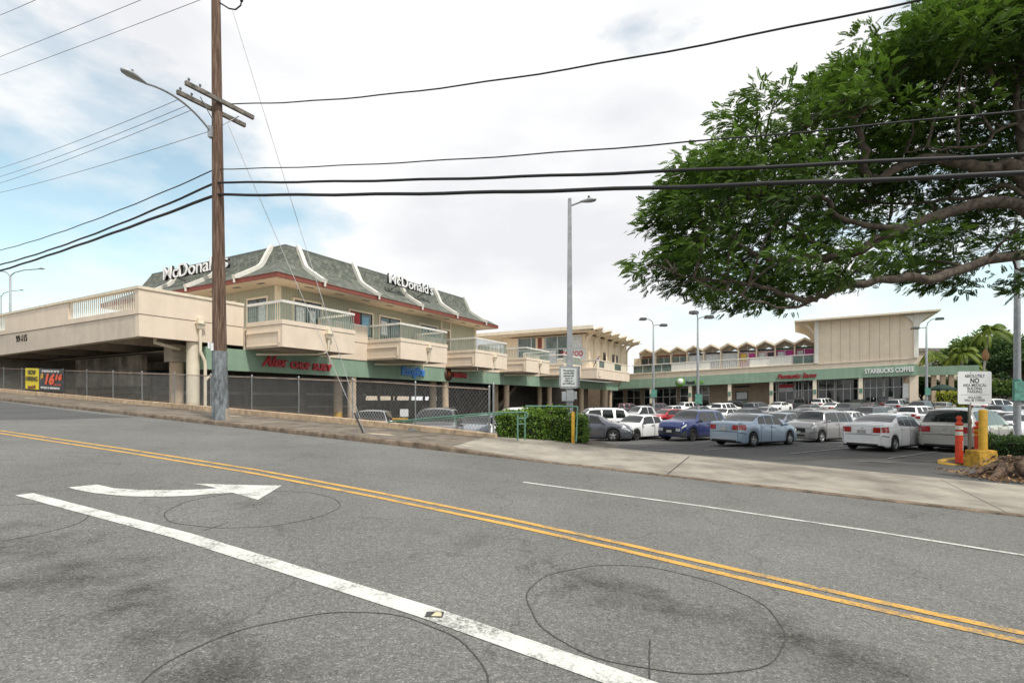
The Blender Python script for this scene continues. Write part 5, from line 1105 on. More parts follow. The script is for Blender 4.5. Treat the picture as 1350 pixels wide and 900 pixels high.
M['under'] = mat('car_underside', (.008, .008, .008), .95, na=.1); M['lamp_r'] = mat('tail_lamp_red', (.40, .008, .014), .15, na=.2, ns=9, coat=.8); M['lamp_w'] = mat('head_lamp', (.62, .64, .64), .12, .2, na=.25, ns=9, coat=.9); M['amber_l'] = mat('amber_lamp', (.7, .22, .02), .3)
M['plate'] = mat('number_plate', (.50, .50, .48), .5, ns=14, na=.35); M['trim_g'] = mat('grey_bumper_plastic', (.05, .053, .058), .7, na=.12); M['grille'] = mat('grille_black', (.012, .012, .012), .4, na=.3); M['chrome'] = mat('chrome_trim', (.6, .6, .6), .15, .95, na=.05)
SED = dict(top=[(0, .70), (.008, .735), (.02, .752), (.06, .760), (.17, .768), (.20, .785), (.27, .90), (.35, .975), (.45, 1.0), (.55, .985), (.60, .955), (.74, .715), (.80, .675), (.90, .60), (.965, .535), (1, .44)],
    belt=[(0, .665), (.02, .68), (.06, .687), (.2, .69), (.45, .655), (.7, .63), (.85, .585), (.95, .50), (1, .38)], plan=[(0, .80), (.015, .89), (.06, .95), (.2, .99), (.4, 1), (.7, 1), (.85, .97), (.94, .90), (.98, .80), (1, .70)],
    ws=(.605, .745), rg=(.195, .345), sw=[(.275, .385), (.395, .52), (.53, .665)], doors=[(.30, .465), (.475, .70)], fax=.80, rax=.19, win=(4.14, 5.98), hl=(.895, .985, 2.9, 3.95), tl=(.002, .075, 2.62, 3.95))
def spec(**k): d = dict(SED); d.update(k); return d
HATCH = spec(top=[(0, .69), (.01, .71), (.03, .73), (.07, .82), (.14, .93), (.24, .985), (.40, 1.0), (.55, .985), (.62, .95), (.77, .72), (.83, .67), (.92, .60), (.97, .53), (1, .44)], rg=(.035, .16), ws=(.625, .77), sw=[(.16, .25), (.26, .43), (.44, .685)], doors=[(.27, .45), (.46, .715)], rax=.17, fax=.81, tl=(.002, .07, 2.62, 4.0))
SUVS = spec(top=[(0, .61), (.008, .63), (.022, .68), (.045, .84), (.075, .945), (.14, .985), (.35, 1.0), (.52, .995), (.60, .965), (.72, .715), (.76, .69), (.90, .65), (.965, .60), (.99, .52), (1, .46)],
    belt=[(0, .585), (.02, .595), (.06, .60), (.5, .60), (.72, .60), (.9, .585), (.97, .50), (1, .42)], plan=[(0, .84), (.015, .92), (.06, .97), (.2, 1), (.8, 1), (.9, .97), (.96, .91), (.985, .84), (1, .76)],
    ws=(.605, .725), rg=(.022, .07), sw=[(.085, .225), (.265, .425), (.44, .645)], doors=[(.25, .43), (.44, .69)], fax=.80, rax=.19, win=(4.1, 5.95), hl=(.93, .99, 3.0, 4.0), tl=(.002, .04, 2.62, 4.0))
BOXY = spec(top=[(0, .63), (.008, .65), (.02, .72), (.035, .88), (.06, .965), (.12, .99), (.4, 1.0), (.62, .985), (.68, .955), (.765, .70), (.80, .675), (.92, .635), (.97, .60), (.99, .52), (1, .46)],
    belt=[(0, .60), (.02, .615), (.06, .62), (.5, .62), (.77, .615), (.9, .585), (.97, .52), (1, .44)], plan=SUVS['plan'], ws=(.685, .77), rg=(.02, .055), sw=[(.075, .185), (.20, .41), (.425, .70)], doors=[(.24, .43), (.44, .735)], fax=.825, rax=.165, win=(4.1, 5.9), hl=(.93, .99, 3.1, 4.1), tl=(.003, .05, 2.4, 3.4))
VAN = spec(top=[(0, .60), (.008, .62), (.02, .67), (.05, .84), (.085, .945), (.16, .985), (.35, 1.0), (.52, .98), (.60, .935), (.78, .68), (.83, .64), (.93, .555), (.98, .48), (1, .42)],
    belt=[(0, .575), (.02, .585), (.06, .59), (.4, .585), (.7, .565), (.85, .53), (.95, .45), (1, .38)], plan=SUVS['plan'], ws=(.61, .785), rg=(.02, .08), sw=[(.085, .25), (.275, .47), (.485, .685)], doors=[(.29, .48), (.49, .715)], fax=.815, rax=.20, win=(4.1, 5.95), hl=(.91, .985, 2.9, 4.0), tl=(.002, .045, 2.62, 4.0))
OLDSED = spec(top=[(0, .69), (.008, .72), (.02, .735), (.06, .74), (.19, .745), (.21, .765), (.28, .90), (.335, .97), (.45, 1.0), (.56, .985), (.60, .96), (.725, .70), (.78, .665), (.92, .60), (.975, .545), (1, .46)], rg=(.205, .325), ws=(.605, .73), sw=[(.285, .425), (.44, .655)], doors=[(.29, .435), (.445, .69)], belt=[(0, .655), (.02, .663), (.06, .668), (.2, .67), (.45, .64), (.7, .63), (.85, .60), (.95, .53), (1, .42)])
PICK = spec(top=[(0, .50), (.006, .58), (.012, .60), (.05, .605), (.36, .61), (.375, .64), (.395, .93), (.43, .985), (.53, 1.0), (.60, .985), (.64, .955), (.72, .70), (.75, .675), (.9, .635), (.97, .59), (.99, .52), (1, .46)],
    belt=[(0, .48), (.02, .575), (.3, .58), (.5, .58), (.72, .59), (.9, .575), (.97, .50), (1, .42)], plan=SUVS['plan'], ws=(.645, .725), rg=(.378, .40), sw=[(.425, .515), (.53, .665)], doors=[(.415, .52), (.53, .69)], fax=.80, rax=.20, win=(4.1, 5.9), hl=(.94, .99, 3.0, 4.0), tl=(.003, .03, 2.6, 4.0))
def car_proto(name, S, L, W, H, wr=.32, clear=.17, rim='rim', trim=False, rails=False, dark=False, coupe=False):
    top, belt, plan = pchip(S['top']), pchip(S['belt']), pchip(S['plan']); xw = [S['rax'] * L, S['fax'] * L]; ra = wr + .045
    body0 = PAINT['white']
    def bot(x):
        z = clear + .05 * ss(.93 * L, L, x) + .09 * ss(.06 * L, 0, x)
        for w in xw:
            d = abs(x - w)
            if d < ra: z = max(z, wr + math.sqrt(ra * ra - d * d))
        return z
    def sect(x):
        f = x / L; zt = top(f) * H; zb = min(belt(f) * H, zt - .035); w = W / 2 * plan(f); z0 = min(bot(x), zb - .08); h = zt - zb; wb = w * .955
        yr = max(wb - .40 * h, .3 * w); e = min(1, h / .25)
        return [(w * .95, z0), (w * .985, z0 + .12 * (zb - z0)), (w, z0 + .48 * (zb - z0)), (w * .985, z0 + .85 * (zb - z0)), (wb, zb), (wb - (wb - yr) * .42 - (1 - e) * .01, zb + .46 * h), (wb - (wb - yr) * .88 - (1 - e) * .03, zb + .87 * h), (yr * .90, zb + .965 * h), (yr * .5, zt + .008), (0, zt + .018)]
    def Sf(x, v, side=1):
        c = sect(x); i = int(min(8, max(0, math.floor(v)))); t = v - i
        return Vector((x - L / 2, side * (c[i][0] * (1 - t) + c[i + 1][0] * t), c[i][1] * (1 - t) + c[i + 1][1] * t))
    def Nf(x, v, side=1):
        a = Sf(min(L, x + .01), v, side) - Sf(max(0, x - .01), v, side); c = Sf(x, min(9, v + .05), side) - Sf(x, max(0, v - .05), side); n = a.cross(c) * -side
        return n.normalized() if n.length > 1e-9 else UP
    xs = sorted(set([round(q * L, 4) for q in list(np.linspace(0, .06, 7)) + list(np.linspace(.06, .94, 41)) + list(np.linspace(.94, 1, 8))] + [round(w + ra * math.cos(a), 4) for w in xw for a in np.linspace(0, math.pi, 13)] + [round(w + e * (ra + .012), 4) for w in xw for e in (-1, 1)]))
    root = thing(name, name, 'car')
    b = MB(); n = 10
    for x in xs:
        c = sect(x)
        for sd in (1, -1):
            for (y, z) in c: b.v.append((x - L / 2, sd * y, z))
    for i in range(len(xs) - 1):
        for sd in (0, 1):
            o, o2 = i * 20 + sd * 10, (i + 1) * 20 + sd * 10
            for k in range(9):
                q = (o + k, o2 + k, o2 + k + 1, o + k + 1); b.f.append(q if sd == 0 else q[::-1]); b.m.append(1 if (trim and k == 0) else 0); b.sm.append(True)
        b.f.append((i * 20, i * 20 + 10, (i + 1) * 20 + 10, (i + 1) * 20)); b.m.append(2); b.sm.append(False)
    for i, flip in ((0, 0), (len(xs) - 1, 1)):
        ring = [i * 20 + k for k in range(10)] + [i * 20 + 19 - k for k in range(1, 10)]; vs = [b.v[k] for k in ring]; b.add(vs, [tuple(range(len(vs))) if flip else tuple(range(len(vs)))[::-1]], 0)
    body = b.build('body', [body0, M['trim_g'], M['under']], root); body['paint'] = 1
    b2 = MB(); b2.box(xw[0] - L / 2 + ra, xw[1] - L / 2 - ra, -W * .44, W * .44, clear - .03, clear + .2); b2.build('underbody', M['under'], root)
    def patch(nm, x0, x1, v0, v1, off, m, parent, sides=(1, -1), nx=6, nv=4, one=True, x0t=None, x1t=None, mm=None):
        out = []
        bb = MB()
        for sd in sides:
            if not one: bb = MB()
            base = len(bb.v); skirt = .012
            for j in range(nv + 1):
                q = j / nv; xa = x0 + ((x0t if x0t is not None else x0) - x0) * q; xb = x1 + ((x1t if x1t is not None else x1) - x1) * q
                for i in range(nx + 1):
                    x = (xa + (xb - xa) * i / nx) * L; v = v0 + (v1 - v0) * q; bb.v.append(tuple(Sf(x, v, sd) + Nf(x, v, sd) * off))
            W_ = nx + 1
            for j in range(nv):
                for i in range(nx):
                    q = (base + j * W_ + i, base + j * W_ + i + 1, base + (j + 1) * W_ + i + 1, base + (j + 1) * W_ + i); bb.f.append(q if sd > 0 else q[::-1]); bb.m.append(0); bb.sm.append(True)
            if not one: out.append(bb.build(nm, m, parent, recalc=False))
        if one: out.append(bb.build(nm, m, parent, recalc=False))
        return out
    G = M['glass_car']
    def across(nm, x0, x1, v0, off, m, parent, nx=5):
        bb = MB(); V = [v0 + (9 - v0) * k / 5 for k in range(6)]; row = []
        for i in range(nx + 1):
            x = (x0 + (x1 - x0) * i / nx) * L
            bb.v += [tuple(Sf(x, v, 1) + Nf(x, v, 1) * off) for v in V] + [tuple(Sf(x, v, -1) + Nf(x, v, -1) * off) for v in V[::-1][1:]]
        k = 11
        for i in range(nx):
            for j in range(k - 1): bb.f.append((i * k + j, (i + 1) * k + j, (i + 1) * k + j + 1, i * k + j + 1)); bb.m.append(0); bb.sm.append(True)
        return bb.build(nm, m, parent, recalc=False)
    across('windscreen', S['ws'][0], S['ws'][1], 6.35, .008, G, root); across('rear_window', S['rg'][0], S['rg'][1], 6.35, .008, G, root)
    dn = []
    for (x0, x1) in S['doors']:
        for o in patch('door', x0, x1, .7, 4.0, .006, body0, root, one=False, nx=8, nv=6):
            o['paint'] = 1; dn.append(o); sd = 1 if o.data.vertices[0].co.y > 0 else -1
            bb = MB(); 
            for (xa, xb, va, vb) in ((x0 - .0035, x0 + .0005, .65, 4.0), (x1 - .0005, x1 + .0035, .65, 4.0)):
                base = len(bb.v)
                for j in range(7):
                    for x in (xa, xb): v = va + (vb - va) * j / 6; bb.v.append(tuple(Sf(x * L, v, sd) + Nf(x * L, v, sd) * .0075))
                for j in range(6): bb.f.append((base + 2 * j, base + 2 * j + 1, base + 2 * j + 3, base + 2 * j + 2)); bb.m.append(0); bb.sm.append(False)
            bb.build('door_gap', M['black'], o, recalc=False)
            p = Sf((x0 + .035) * L, 3.25, sd) + Nf((x0 + .035) * L, 3.25, sd) * .02; bb = MB(); bb.box(p.x - .09, p.x + .09, p.y - .018, p.y + .018, p.z - .018, p.z + .018); hd = bb.build('handle', M['black'] if dark else body0, o); hd['paint'] = 0 if dark else 1
    sl = (S['win'][1] - S['win'][0])
    for k, (x0, x1) in enumerate(S['sw']):
        last = k == len(S['sw']) - 1; first = k == 0
        patch('side_window', x0 - (.01 if first else 0), x1 + (.035 if last else 0), S['win'][0], S['win'][1], .006, G, root, x0t=x0 + (.012 if first else .0), x1t=x1 - (.03 if last else .002), one=False)
    if trim: patch('side_cladding', S['rax'] - .085, S['fax'] + .085, .0, .95, .012, M['trim_g'], root, nx=40, nv=2)
    # bumpers, grille, lamps, plates
    for (nm, x0, x1) in (('rear_bumper', .0, .075), ('front_bumper', .925, 1.0)):
        for o in patch(nm, x0 + .0005, x1 - .0005, .55, 2.05, .012, M['trim_g'] if trim else body0, root, nx=7, nv=3): o['paint'] = 0 if trim else 1
    r_ = sect(0.0); f_ = sect(L)
    def capbox(nm, x, s, y0, y1, z0, z1, m, parent, d=.02): bb = MB(); bb.box(min(x, x + s * d), max(x, x + s * d), y0, y1, z0, z1); return bb.build(nm, m, parent)
    hz_ = f_[4][1]; wf = f_[4][0]; wr_ = r_[4][0]; hr = r_[4][1]
    capbox('rear_bumper', -L / 2 + .001, -1, -wr_ * .98, wr_ * .98, r_[0][1] + .06, r_[0][1] + (hr - r_[0][1]) * .55, M['trim_g'] if trim else body0, root, .045)['paint'] = 0 if trim else 1
    capbox('front_bumper', L / 2 - .001, 1, -wf * .98, wf * .98, f_[0][1] + .08, f_[0][1] + (hz_ - f_[0][1]) * .52, M['trim_g'] if trim else body0, root, .05)['paint'] = 0 if trim else 1
    capbox('grille', L / 2 + .0, 1, -wf * .62, wf * .62, f_[0][1] + (hz_ - f_[0][1]) * .62, hz_ * .99, M['grille'], root, .022)
    capbox('air_intake', L / 2 + .05, 1, -wf * .6, wf * .6, f_[0][1] + .10, f_[0][1] + .19, M['grille'], root, .004)
    capbox('front_plate', L / 2 + .05, 1, -.155, .155, f_[0][1] + (hz_ - f_[0][1]) * .46, f_[0][1] + (hz_ - f_[0][1]) * .46 + .13, M['plate'], root, .014)
    # shut lines and dark sill of the tail
    zl = r_[0][1] + (hr - r_[0][1]) * .565; capbox('boot_gap', xp_ if False else -L / 2 - .0005, -1, -wr_ * .96, wr_ * .96, zl, zl + .018, M['black'], root, .008)
    capbox('lower_valance', -L / 2 - .0005, -1, -wr_ * .86, wr_ * .86, r_[0][1] - .01, r_[0][1] + .085, M['black'], root, .038)
    for (x0, x1) in ((.0, .075), (.925, 1.0)): patch('bumper_gap', x0 + .001, x1 - .001, 2.06, 2.16, .0085, M['black'], root, nx=7, nv=1)
    patch('sill', S['rax'] + .085, S['fax'] - .085, .02, .45, .009, M['black'], root, nx=10, nv=1)
    capbox('boot_emblem', -L / 2 - .0005, -1, -.05, .05, r_[0][1] + (hr - r_[0][1]) * .90, r_[0][1] + (hr - r_[0][1]) * .96, M['chrome'], root, .01)
    # rear plate on the tail face
    zp = .62 * hr + .12; xp = -L / 2
    capbox('rear_plate', xp - .047, -1, -.155, .155, r_[0][1] + (hr - r_[0][1]) * .66, r_[0][1] + (hr - r_[0][1]) * .66 + .14, M['plate'], root, .012)
    bb = MB(); bb.box(xp - .046, xp - .0, -.36, .36, r_[0][1] + (hr - r_[0][1]) * .63, r_[0][1] + (hr - r_[0][1]) * .63 + .2); bb.build('plate_recess', body0, root)['paint'] = 1
    for sd in (1, -1):
        for nm, k, m in (('headlight', 'hl', M['lamp_w']), ('taillight', 'tl', M['lamp_r'])):
            x0, x1, v0, v1 = S[k]; o = patch(nm, x0, x1, v0, v1, .011, m, root, sides=(sd,), nx=5, nv=4, x0t=x0 if nm == 'headlight' else None)[0]
            me = bmesh.new(); me.from_mesh(o.data)
            c = sect(0 if nm == 'taillight' else L); ww = c[4][0]; za = c[0][1] + (c[4][1] - c[0][1]) * (.70 if nm == 'taillight' else .64); zb = c[4][1] * 1.0
            xx = (-L / 2 - .02, -L / 2) if nm == 'taillight' else (L / 2, L / 2 + .02); ya, yb = sorted((sd * ww * (.62 if nm == 'taillight' else .58), sd * ww * 1.0))
            vs = [me.verts.new((x, y, z)) for x in xx for y in (ya, yb) for z in (za, zb)]
            for q in ((0, 1, 3, 2), (4, 6, 7, 5), (0, 4, 5, 1), (2, 3, 7, 6), (0, 2, 6, 4), (1, 5, 7, 3)): me.faces.new([vs[i] for i in q])
            me.to_mesh(o.data); me.free()
        xm = (S['ws'][1] - .05) * L; p = Sf(xm, 4.15, sd); bb = MB(); bb.lathe([(.001, -.08), (.04, -.075), (.06, -.02), (.06, .06), (.04, .08), (.001, .085)], (p.x, p.y + sd * .12, p.z + .05), 'y', 10); bb.box(p.x - .03, p.x + .03, min(p.y - sd * .01, p.y + sd * .1), max(p.y - sd * .01, p.y + sd * .1), p.z, p.z + .04); o = bb.build('wing_mirror', M['black'] if dark else body0, root); o['paint'] = 0 if dark else 1
    for w in xw:
        for sd in (1, -1):
            c = (w - L / 2, sd * (W / 2 - .125), wr); d = sd
            bb = MB(); bb.lathe([(wr * .60, -.10), (wr * .93, -.105), (wr, -.07), (wr, .07), (wr * .93, .105), (wr * .66, .10), (wr * .62, .06)], c, 'y', 26); tw = bb.build('wheel', M['tyre'], root)
            bb = MB(); e = sd * .07; bb.lathe([(.001, e - sd * .03), (wr * .62, e - sd * .03)], c, 'y', 20, 1); bb.lathe([(wr * .66, e + sd * .03), (wr * .60, e + sd * .02), (wr * .58, e - sd * .03)], c, 'y', 24)
            for k in range(5):
                a = 2 * math.pi * k / 5 + .3; u = Vector((math.cos(a), 0, math.sin(a))); t_ = Vector((-math.sin(a), 0, math.cos(a))); C_ = Vector(c) + Vector((0, e, 0)); q = []
                for (rad, hw) in ((.10, .055), (.60, .035)):
                    for s_ in (-1, 1): q.append(C_ + u * wr * rad + t_ * s_ * hw * wr / .32)
                lo = [q[0], q[1], q[3], q[2]]; bb.hexa([v - Vector((0, sd * .025, 0)) for v in lo], [v + Vector((0, sd * .012, 0)) for v in lo])
            bb.lathe([(.001, e + sd * .025), (.05, e + sd * .02), (.06, e - sd * .01)], c, 'y', 12)
            rm = bb.build('rim', [M[rim], M['rim_d']], tw)
    if rails:
        for sd in (1, -1):
            bb = MB(); x0, x1 = .14 * L, .55 * L; P = [Sf(x0, 7.0, sd)] + [Sf(x0 + (x1 - x0) * q, 7.0, sd) + UP * .06 for q in (.05, .35, .65, .95)] + [Sf(x1, 7.0, sd)]; bb.tube(P, .018, 6); bb.build('roof_rail', M['black'], root)
    for ch in root.children_recursive:
        for sl_ in ch.material_slots:
            if sl_.material == body0: sl_.link = 'OBJECT'; sl_.material = body0
    index_kids(root); PROTO[name] = root
    return root
PROTO = {}
car_proto('sedan', spec(), 4.65, 1.80, 1.46, .325)
car_proto('compact_sedan', spec(top=[(0, .71), (.008, .75), (.02, .767), (.06, .775), (.13, .787), (.17, .805), (.25, .91), (.34, .98), (.45, 1.0), (.55, .985), (.60, .955), (.755, .71), (.81, .665), (.90, .60), (.965, .53), (1, .44)], rg=(.165, .335), ws=(.605, .755)), 4.37, 1.72, 1.45, .31)
car_proto('old_sedan', OLDSED, 4.32, 1.69, 1.39, .30, rim='rim_d', dark=True)
car_proto('hatchback', HATCH, 4.1, 1.74, 1.47, .31)
car_proto('suv', SUVS, 4.55, 1.82, 1.74, .36, .22, rails=True)
car_proto('clad_suv', SUVS, 4.5, 1.76, 1.68, .345, .22, rim='rim_d', trim=True, dark=True)
car_proto('boxy_wagon', BOXY, 3.95, 1.70, 1.64, .31, .16)
car_proto('minivan', VAN, 5.1, 1.95, 1.74, .34, .16, rails=True)
car_proto('pickup_truck', PICK, 5.3, 1.86, 1.76, .37, .24, dark=True)
used = set()
CATS = {'suv': 'SUV', 'clad_suv': 'SUV', 'minivan': 'minivan', 'pickup_truck': 'pickup truck', 'boxy_wagon': 'wagon', 'hatchback': 'hatchback'}
def place_car(kind, px, Y, bearing, paint, label, dz=0., group='cars parked in the lot'):
    r = PROTO[kind]
    if kind in used: r = dup(PROTO[kind])
    r_new = r; 
    X = (px - CX) / F * Y; h = Vector((math.sin(math.radians(bearing)), math.cos(math.radians(bearing)), 0))
    za, zb = lot_z(X + h.x * 1.3, Y + h.y * 1.3), lot_z(X - h.x * 1.3, Y - h.y * 1.3)
    r.location = (X, Y, (za + zb) / 2 + .0 + dz); r.rotation_euler = (0, -math.atan2(za - zb, 2.6), math.radians(90 - bearing))
    tag(r, label, CATS.get(kind, 'car'), group)
    def go(o):
        for ch in o.children:
            if ch.get('paint') == 1:
                for s in ch.material_slots:
                    if s.link == 'OBJECT' and s.material and s.material.name.startswith('car_paint'): s.material = PAINT[paint]
            go(ch)
    go(r); CARS.append((r, kind, paint)); used.add(kind)
CARS = []
CL = [
 # near row, tails towards the entrance
 ('sedan', 995.5, 24.3, 58, 'lblue', 'pale blue sedan parked tail out in the front row, nearest the lane'),
 ('compact_sedan', 1171, 21.9, 59, 'pearl', 'white compact sedan with wide red tail lamps beside the silver minivan'),
 ('minivan', 1277, 21.6, 57, 'champ', 'silver minivan with dark rear glass behind the orange posts'),
 # second row, noses towards the entrance
 ('sedan', 777, 28.6, 108, 'steel', 'dark grey sedan with its nose showing past the hedge'),
 ('old_sedan', 843.5, 29.8, 232, 'white', 'older white sedan with dark steel wheels beside the dark blue vehicle'),
 ('clad_suv', 913.5, 28.9, 231, 'blue', 'dark blue SUV with grey plastic bumpers and black wheels'),
 ('boxy_wagon', 1081, 27.6, 240, 'scion', 'grey boxy wagon between the pale blue and white front row cars'),
 ('suv', 783, 34.5, 262, 'white', 'white SUV behind the dark grey sedan, seen from its side'),
 # third row
 ('sedan', 1029, 33.5, 236, 'greyblue', 'grey blue sedan showing behind the roof of the pale blue sedan'),
 ('hatchback', 1172, 31.5, 57, 'pearl', 'white hatchback right behind the white compact sedan'),
 ('compact_sedan', 1115, 38, 236, 'white', 'white car behind the tail of the grey boxy wagon'),
 ('suv', 1214, 47, 66, 'white', 'white SUV nosing right behind the silver minivan roof'),
 ('hatchback', 880, 46, 240, 'red', 'small red hatchback behind the dark blue SUV'),
 ('pickup_truck', 849, 46, 250, 'silver', 'silver pickup behind the older white sedan'),
 ('sedan', 816, 52, 235, 'dgreen', 'dark green sedan between the white SUV and the silver pickup'),
 ('sedan', 1067, 50, 236, 'silver', 'silver sedan just over the roof of the grey boxy wagon'),
 ('sedan', 985, 50, 238, 'dgrey', 'charcoal sedan with roof showing between two white cars, behind the pale blue sedan'),
 ('old_sedan', 956, 54, 236, 'white', 'white sedan just right of the dark blue SUV roof'),
 ('sedan', 1009, 56, 236, 'silver', 'silver sedan behind the charcoal sedan roof, mid lot'),
 ('compact_sedan', 1161, 56, 238, 'silver', 'silver compact sedan over the roof of the white hatchback'),
 ('suv', 1116, 58, 238, 'black', 'black SUV in the middle rows below the fourth column from the right'),
 ('suv', 1212, 60, 236, 'dgrey', 'charcoal SUV behind the white SUV that noses right'),
 # far rows
 ('sedan', 1065, 62, 238, 'grey', 'grey sedan below the red hair salon lettering'),
 ('compact_sedan', 886, 70, 236, 'white', 'white compact sedan behind the small red hatchback'),
 ('suv', 862, 76, 238, 'brown', 'brown SUV by the slim twin headed lamp post'),
 ('suv', 830, 79, 80, 'maroon', 'maroon SUV at the inner corner of the shops'),
 ('suv', 902, 80, 240, 'white', 'white SUV under the green disc sign'),
 ('sedan', 944, 82, 236, 'white', 'white sedan in the far row right of the box headed lamp post'),
 ('suv', 976, 82, 150, 'black', 'black SUV seen end on by the tan wall poster'),
 ('sedan', 1027, 74, 236, 'white', 'white sedan in the far row left of the salon door'),
 ('suv', 1044, 80, 240, 'dgrey', 'dark charcoal SUV at the salon door'),
 ('suv', 1087, 78, 60, 'white', 'white SUV in the far row beneath the dark shop windows'),
 ('sedan', 1131, 76, 238, 'dgreen', 'dark green sedan in the far row near the second column from the right'),
 ('pickup_truck', 1168, 74, 62, 'black', 'black pickup truck in front of the coffee shop windows'),
 ('sedan', 1241, 62, 236, 'tan', 'tan sedan in front of the canopy posts beside the sign panel'),
 ('sedan', 1252, 52, 236, 'grey', 'grey sedan just below the tan sedan, partly behind the sign panel'),
 # right edge
 ('minivan', 1314, 62, 84, 'white', 'white van roof showing behind the dark blue SUV at the right edge'),
 ('suv', 1321, 50, 60, 'navy', 'dark blue SUV left of the thick lamp post at the right edge'),
 ('compact_sedan', 1306, 42, 238, 'white', 'white compact sedan between the sign panel and the thick lamp post'),
 ('sedan', 1331, 36, 238, 'white', 'white sedan under the green plate of the thick lamp post'),
 ('compact_sedan', 1345, 30, 238, 'pearl', 'white compact sedan cut by the right edge, beside the silver minivan'),
 ('sedan', 1348, 55, 238, 'silver', 'silver sedan cut by the right edge, behind the thick lamp post'),
 # filling the middle and far rows
 ('hatchback', 930, 44, 57, 'silver', 'silver hatchback peeping over the rear roof of the dark blue SUV'),
 ('suv', 1143, 42, 236, 'dgrey', 'dark grey SUV between the white car and the white hatchback'),
 ('sedan', 1092, 44, 57, 'champ', 'beige silver sedan above the rear roof of the grey boxy wagon'),
 ('sedan', 1048, 42, 57, 'black', 'black sedan just left of the grey boxy wagon roof'),
 ('suv', 1186, 66, 57, 'silver', 'silver SUV in front of the rightmost shop window'),
 ('sedan', 923, 64, 57, 'grey', 'grey sedan under the box headed lamp post'),
 ('suv', 1000, 66, 57, 'dgrey', 'dark SUV in the middle of the far rows, below the tan wall'),
 ('sedan', 1100, 66, 57, 'white', 'white sedan just left of the black SUV in the far rows'),
 ('compact_sedan', 1147, 64, 57, 'maroon', 'dark red compact sedan just right of the black SUV in the far rows'),
 ('sedan', 1283, 46, 57, 'silver', 'silver sedan roof showing under the right edge of the sign panel'),
 ('suv', 958, 66, 57, 'white', 'white SUV just left of the dark SUV below the tan wall'),
 ('sedan', 1237, 42, 57, 'white', 'white sedan just above the roof of the silver minivan'),
 # behind the fence
 ('boxy_wagon', 492, 24.5, 174, 'silver', 'silver wagon facing the low wall behind the fence, leftmost of the fenced cars'),
 ('suv', 577, 20.2, 179, 'grey', 'grey SUV facing the low wall behind the looped handrail'),
 ('sedan', 636, 23.0, 205, 'greyblue', 'grey sedan right of the grey SUV behind the fence end'),
 ('minivan', 683, 21.8, 186, 'white', 'white van with its roof showing over the hedge'),
]
for c in CL: place_car(*c)
for r, kind, paint in CARS:
    if r.name.split('.')[0] in ('compact_sedan', 'old_sedan'): pass
# ---------------------------------------------------------------- vegetation
def unit(n): v = RNG.normal(size=(n, 3)); return v / np.linalg.norm(v, axis=1)[:, None]
def instance(tv, tf, pos, R, sc):          # many copies of a leaf template baked into one mesh
    n, k = len(pos), len(tv); V = np.einsum('nij,kj->nki', R, tv) * sc[:, None, None] + pos[:, None, :]
    Fc = (tf[None] + (np.arange(n) * k)[:, None, None]).reshape(-1, tf.shape[1]); return V.reshape(-1, 3), Fc
def frames(fwd, up):
    f = fwd / np.linalg.norm(fwd, axis=1)[:, None]; s = np.cross(f, up); s /= np.linalg.norm(s, axis=1)[:, None] + 1e-9; u = np.cross(s, f)
    return np.stack([f, s, u], axis=2)
def leaf_mesh(name, V, Fc, tint, m, parent, k):
    me = bpy.data.meshes.new(name); nf = len(Fc)
    me.vertices.add(len(V)); me.vertices.foreach_set('co', V.astype(np.float32).ravel()); me.loops.add(nf * 4); me.loops.foreach_set('vertex_index', Fc.astype(np.int32).ravel())
    me.polygons.add(nf); me.polygons.foreach_set('loop_start', np.arange(nf, dtype=np.int32) * 4); me.materials.append(m); me.update(calc_edges=True)
    a = me.attributes.new('tint', 'FLOAT', 'POINT'); a.data.foreach_set('value', np.repeat(tint, k).astype(np.float32))
    o = bpy.data.objects.new(name, me); COL.objects.link(o)
    if parent is not None: o.parent = parent
    return o
def leaf(l, w, z=0., droop=.0): return np.array([(0, 0, 0), (l * .5, w / 2, z + .02 * l), (l, 0, z - droop), (l * .5, -w / 2, z + .02 * l)])
def frond_template(n=6, L=.30, ll=.135, lw=.058):      # one feathery spray: a stalk with leaflet pairs and an end leaflet
    vs, fs = [], []
    for i in range(n):
        x = L * (.15 + .85 * i / n); l = ll * (1 - .35 * abs(i / n - .4))
        for sd in (-1, 1):
            a = math.radians(58 - 22 * i / n) * sd; q = leaf(l, lw, 0, .035); c, s = math.cos(a), math.sin(a)
            b = len(vs); vs += [(x + p[0] * c - p[1] * s, p[0] * s + p[1] * c, p[2] - .10 * (x / L) ** 2) for p in q]; fs.append((b, b + 1, b + 2, b + 3))
    b = len(vs); vs += [(L + p[0], p[1], p[2] - .10) for p in leaf(ll, lw)]; fs.append((b, b + 1, b + 2, b + 3))
    return np.array(vs), np.array(fs)
def limb(parent, P, r0, r1, m=M['bark'], n=9, wob=.06, seed=1):
    rr = random.Random(seed); P = [Vector(p) for p in P]; Q = []
    for i in range(len(P) - 1):       # Catmull-Rom through the joints
        p0, p1, p2, p3 = P[max(i - 1, 0)], P[i], P[i + 1], P[min(i + 2, len(P) - 1)]
        for k in range(5):
            t = k / 5; Q.append(.5 * ((2 * p1) + (p2 - p0) * t + (2 * p0 - 5 * p1 + 4 * p2 - p3) * t * t + (3 * p1 - p0 - 3 * p2 + p3) * t ** 3))
    Q.append(P[-1]); Q = [q + Vector((rr.uniform(-1, 1), rr.uniform(-1, 1), rr.uniform(-1, 1))) * wob * (0 < i < len(Q) - 1) for i, q in enumerate(Q)]
    N = len(Q); b = MB(); b.tube(Q, [(r0 + (r1 - r0) * (i / (N - 1)) ** .8) * (1 + rr.uniform(-.10, .12)) for i in range(N)], n)
    return b.build('limb', m, parent), Q
